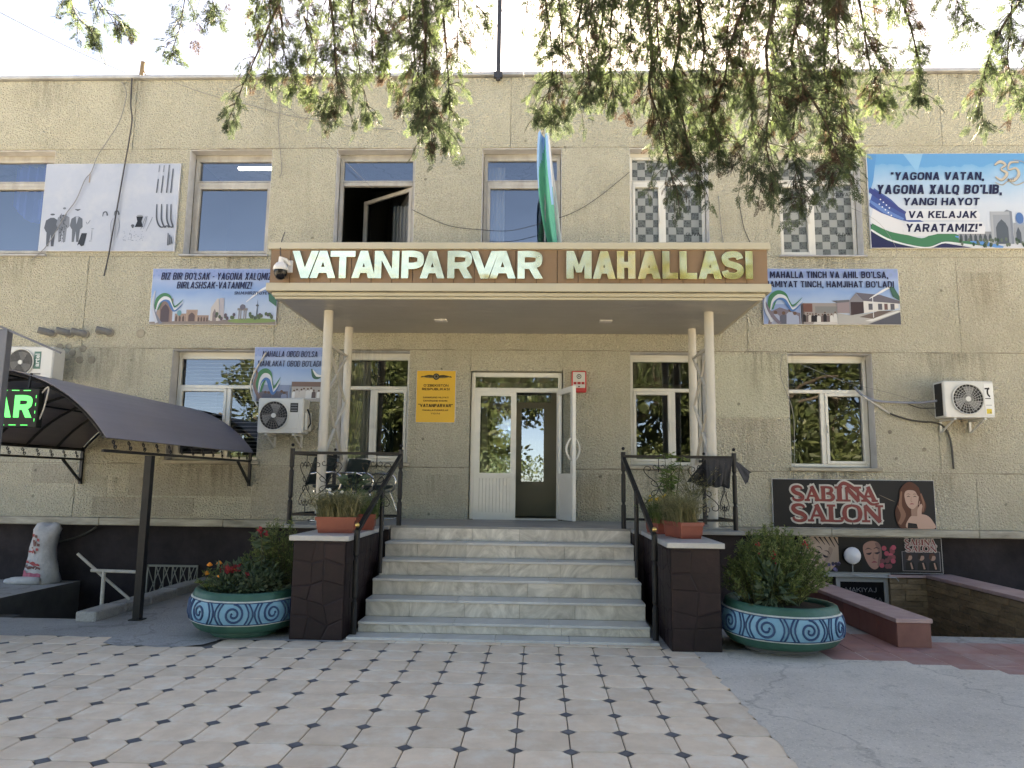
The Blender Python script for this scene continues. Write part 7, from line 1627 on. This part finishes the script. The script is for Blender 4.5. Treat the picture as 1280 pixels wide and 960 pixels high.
# left wisps
S_([(90, -60), (110, -20), (130, 10), (150, 28)], YB-.2, .5, .22, .006, .25)
S_([(60, -40), (85, -5), (100, 25), (120, 40)], YB, .35, .18, .005, .1)
S_([(240, -60), (232, -10), (226, 30), (215, 62)], YB, .45, .18, .006, .2)
S_([(255, -50), (265, 0), (270, 20)], YB, .4, .18, .005, .2)
S_([(375, -60), (352, -5), (335, 35), (318, 75), (300, 115), (287, 148)], YB+.1, .75, .20, .012, .40)
S_([(330, -60), (345, -10), (352, 30), (356, 70), (368, 105)], YB, .9, .22, .010, .30)
S_([(400, -60), (412, 0), (418, 45), (420, 90), (428, 125), (420, 135)], YB-.1, 1.2, .27, .012, .22)
S_([(455, -60), (440, 10), (446, 60), (452, 100), (462, 138)], YB+.1, .9, .24, .010, .16)
S_([(380, 20), (395, 70), (390, 110), (405, 125)], YB, .7, .2, .008, .2)
# the large hanging bough left of centre
S_([(520, -70), (528, -10), (532, 45), (530, 95), (535, 140), (545, 175)], YB-.1, 1.5, .28, .016, .30)
S_([(515, -50), (512, 20), (518, 70), (515, 120), (528, 150)], YB, 1.2, .22, .010, .22)
S_([(545, -50), (555, 30), (560, 90), (562, 140), (560, 172)], YB+.1, 1.2, .24, .010, .08)
S_([(500, -40), (470, 10), (478, 50), (490, 100)], YB, .6, .2, .008, .2)
S_([(560, -40), (590, 0), (610, 22)], YB, .6, .2, .006, .1)
# right of centre
S_([(690, -70), (682, -10), (688, 45), (690, 95), (676, 140)], YB, 1.1, .26, .010, .1)
S_([(720, -70), (728, -10), (722, 45), (730, 90), (718, 130)], YB+.1, 1.2, .28, .012, .15)
S_([(750, -70), (756, 0), (748, 60), (752, 110)], YB, 1.1, .28, .012, .2)
S_([(800, -70), (815, 60), (812, 110), (828, 160), (838, 215), (845, 232)], YB-.1, 1.3, .30, .014, .3)
S_([(842, -70), (850, 40), (842, 100), (856, 160), (866, 205), (876, 226)], YB, 1.4, .28, .014, .25)
S_([(860, -70), (872, 0), (880, 60), (874, 120), (892, 170)], YB+.15, 1.3, .30, .014, .25)
S_([(950, -80), (935, -10), (915, 50), (905, 100), (890, 140), (900, 185)], YB, 1.2, .30, .014, .3)
S_([(960, -70), (968, 0), (958, 60), (962, 120), (958, 180), (966, 232)], YB-.15, 1.5, .32, .016, .3)
S_([(985, -70), (1000, 0), (990, 60), (996, 120), (990, 180), (1002, 240), (1000, 250)], YB+.1, 1.5, .30, .016, .25)
S_([(1020, -70), (1035, 20), (1030, 80), (1035, 130), (1045, 185), (1040, 220)], YB, 1.4, .28, .014, .3)
S_([(930, 80), (940, 140), (930, 190), (948, 225)], YB+.2, 1.1, .26, .008, .3)
S_([(1000, 100), (1030, 150), (1045, 190), (1052, 205)], YB-.2, .9, .2, .008, .6)
S_([(1060, -70), (1072, -10), (1082, 40), (1100, 80), (1092, 105)], YB, 1.1, .28, .012, .25)
S_([(1110, -70), (1125, -10), (1140, 40), (1148, 80), (1150, 118)], YB+.1, 1.3, .26, .012, .15)
S_([(1080, 40), (1090, 90), (1108, 110), (1100, 125)], YB, .8, .2, .006, .3)
S_([(1180, -70), (1190, -20), (1200, 10), (1215, 28)], YB, .8, .22, .010, .2)
S_([(1300, -60), (1275, 0), (1252, 35), (1235, 75), (1226, 115), (1228, 150)], YB, .9, .18, .012, .25)
S_([(1270, -40), (1262, 40), (1260, 80), (1272, 120)], YB+.1, .9, .22, .008, .45)
S_([(1320, -40), (1300, 30), (1285, 80), (1290, 120)], YB, .9, .22, .010, .35)
for i in range(13):
    x = 705+i*29+rnd.uniform(-8, 8); ln = rnd.uniform(90, 190); S_([(x+rnd.uniform(-20, 20), -70), (x+rnd.uniform(-6, 6), 10), (x+rnd.uniform(-8, 8), ln*.55), (x+rnd.uniform(-12, 12), ln)], YB+rnd.uniform(-.3, .35), 1.15, .28, .009, .3)
for i in range(7):
    x = 350+i*36+rnd.uniform(-8, 8); ln = rnd.uniform(50, 120); S_([(x+rnd.uniform(-20, 20), -70), (x+rnd.uniform(-6, 6), 0), (x+rnd.uniform(-10, 10), ln)], YB+rnd.uniform(-.3, .3), .95, .24, .008, .3)
# foliage on the limbs above the frame
for (lb, dn) in ((L1, 1.0), (L2, .8), (L3, 1.0), (L4, .6)):
    for i in range(8, len(lb)):
        for k in range(int(5*dn)):
            p0 = lb[i-1].lerp(lb[i], rnd.random()); d = Vector((rnd.gauss(0, 1), rnd.gauss(0, .8), rnd.gauss(-.2, .6))).normalized(); L = rnd.uniform(.3, .7); tw = catmull([p0, p0+d*L*.6, p0+d*L+Vector((0, 0, -L*.4))], 3); wood.tube(tw, .004, 3, False)
            for a_ in range(5): j_ = rnd.randrange(2, len(tw)); green.add(tw[j_], (tw[j_]-tw[j_-1]).normalized()+Vector((rnd.gauss(0, .6), rnd.gauss(0, .6), rnd.gauss(-.3, .4))), rnd.uniform(.10, .2))
# boughs added above the view, on the sunny side, to shade the hanging strands
for i in range(330):
    p0 = Vector((rnd.uniform(-2.6, 3.4), rnd.uniform(-6.0, -5.0), 0)); p0.z = 1.6+(p0.y+DIST)*.72+rnd.uniform(.22, .85); d = Vector((rnd.gauss(0, 1), rnd.gauss(-.2, .8), rnd.gauss(0, .5))).normalized(); L = rnd.uniform(.3, .6); tw = catmull([p0, p0+d*L*.6, p0+d*L+Vector((0, 0, -L*.25))], 3); wood.tube(tw, .004, 3, False)
    for a_ in range(6): j_ = rnd.randrange(1, len(tw)); green.add(tw[j_], (tw[j_]-tw[j_-1]).normalized()+Vector((rnd.gauss(0, .6), rnd.gauss(0, .6), rnd.gauss(-.2, .4))), rnd.uniform(.10, .2))
limb([(1.2, -8.6, 5.35), (.4, -6.5, 5.7), (-.6, -5.2, 6.35), (-2.2, -5.2, 6.4)], .04); limb([(2.8, -8.6, 5.5), (2.4, -6.4, 5.8), (2.9, -5.2, 6.4)], .04); limb([(1.2, -8.6, 5.35), (1.3, -6.2, 5.9), (1.2, -5.1, 6.45)], .04)
wood.build('limb', tree)
m_ = MB().m(fol_m); green.into(m_); m_.build('crown', tree)
m_ = MB().m(fol_b); dry.into(m_); m_.build('withered_twigs', tree)
# ================================================================== street trees and an added hedge that show in the panes and the letters
broad = leaf_mat('broad_street_tree_leaf', [(.018, .028, .011), (.034, .05, .018), (.06, .075, .028)], .2)
def street_tree(h, rx, n):
    r = bpy.data.objects.new('street_tree', None); COL.objects.link(r); ORG[r.name] = Vector((0, 0, 0))
    t_ = MB().m(bark); p_ = catmull([(0, 0, -.05), (.1, .05, h*.3), (0, .1, h*.7)], 6); t_.tube(p_, [.2*(1-.7*i/len(p_)) for i in range(len(p_))], 10)
    for k in range(7): a_ = k*.9; t_.tube(catmull([(0.05, .05, h*(.28+.05*k)), (rx*.4*math.cos(a_), rx*.4*math.sin(a_), h*(.45+.05*k)), (rx*.8*math.cos(a_), rx*.8*math.sin(a_), h*(.5+.06*k))], 4), .05, 6)
    t_.build('trunk', r)
    c_ = MB().m(broad)
    for k in range(22):
        a_ = rnd.uniform(0, 6.28); e = rnd.random()**.5*.75; cc = (rx*e*math.cos(a_), rx*e*math.sin(a_), h*rnd.uniform(.27, .92)); rr = rx*rnd.uniform(.25, .42); p, d = shell_pts(n//22, cc, (rr, rr, rr*.7), .5, .25, k); leaf_quads(c_, p, d+rand_dirs(len(p), 0)*.8, nr.uniform(.18, .34, len(p)), nr.uniform(.10, .18, len(p)))
    c_.build('crown', r); return r
tr = street_tree(7.5, 3.0, 6600); first = True
for x, y, s, lb in ((-9.6, -21, 1.2, 'broad leafed street tree across the street, leftmost'), (-5.2, -20.5, 1.05, 'broad leafed street tree across the street, second from the left'), (-2.3, -22.5, 1.2, 'broad leafed street tree across the street, opposite the entrance'), (3.4, -20, 1.2, 'broad leafed street tree across the street, second from the right'), (9.4, -21, 1.5, 'broad leafed street tree across the street, rightmost')):
    o = tr if first else copy_tree(tr); first = False; o.location = (x, y, -.05); o.scale = (s, s, s); o.rotation_euler = (0, 0, x*1.3); tag(o, lb, 'tree', 'street trees across the street')
for x, y, sc, lb in ((-14, -27, 1.2, 'broad leafed tree in the row behind, far left'), (15, -26, 1.25, 'broad leafed tree in the row behind, far right'), (6.4, -25, 1.6, 'broad leafed tree in the row behind, right of the middle'), (-8.2, -26, 1.2, 'broad leafed tree in the row behind, left of the middle')):
    o = copy_tree(tr); o.location = (x, y, -.05); o.scale = (sc, sc, sc); o.rotation_euler = (0, 0, x*2.1); tag(o, lb, 'tree', 'street trees across the street')
hg = thing('hedge', (0, -18.6, -.05), 'long clipped dark green hedge, added across the street to darken pane reflections', 'hedge')  # unseen hedge, added to darken what the door panes reflect
b = MB().m(g_dark); n = 16000
p = np.stack([nr.uniform(-16, 16, n), -18.6+nr.uniform(-.4, .4, n), nr.random(n)**.7*2.7+.05*np.sin(nr.random(n)*6)], 1); leaf_quads(b, p, rand_dirs(n, .3), nr.uniform(.10, .2, n), nr.uniform(.06, .11, n)); b.build('foliage', hg)
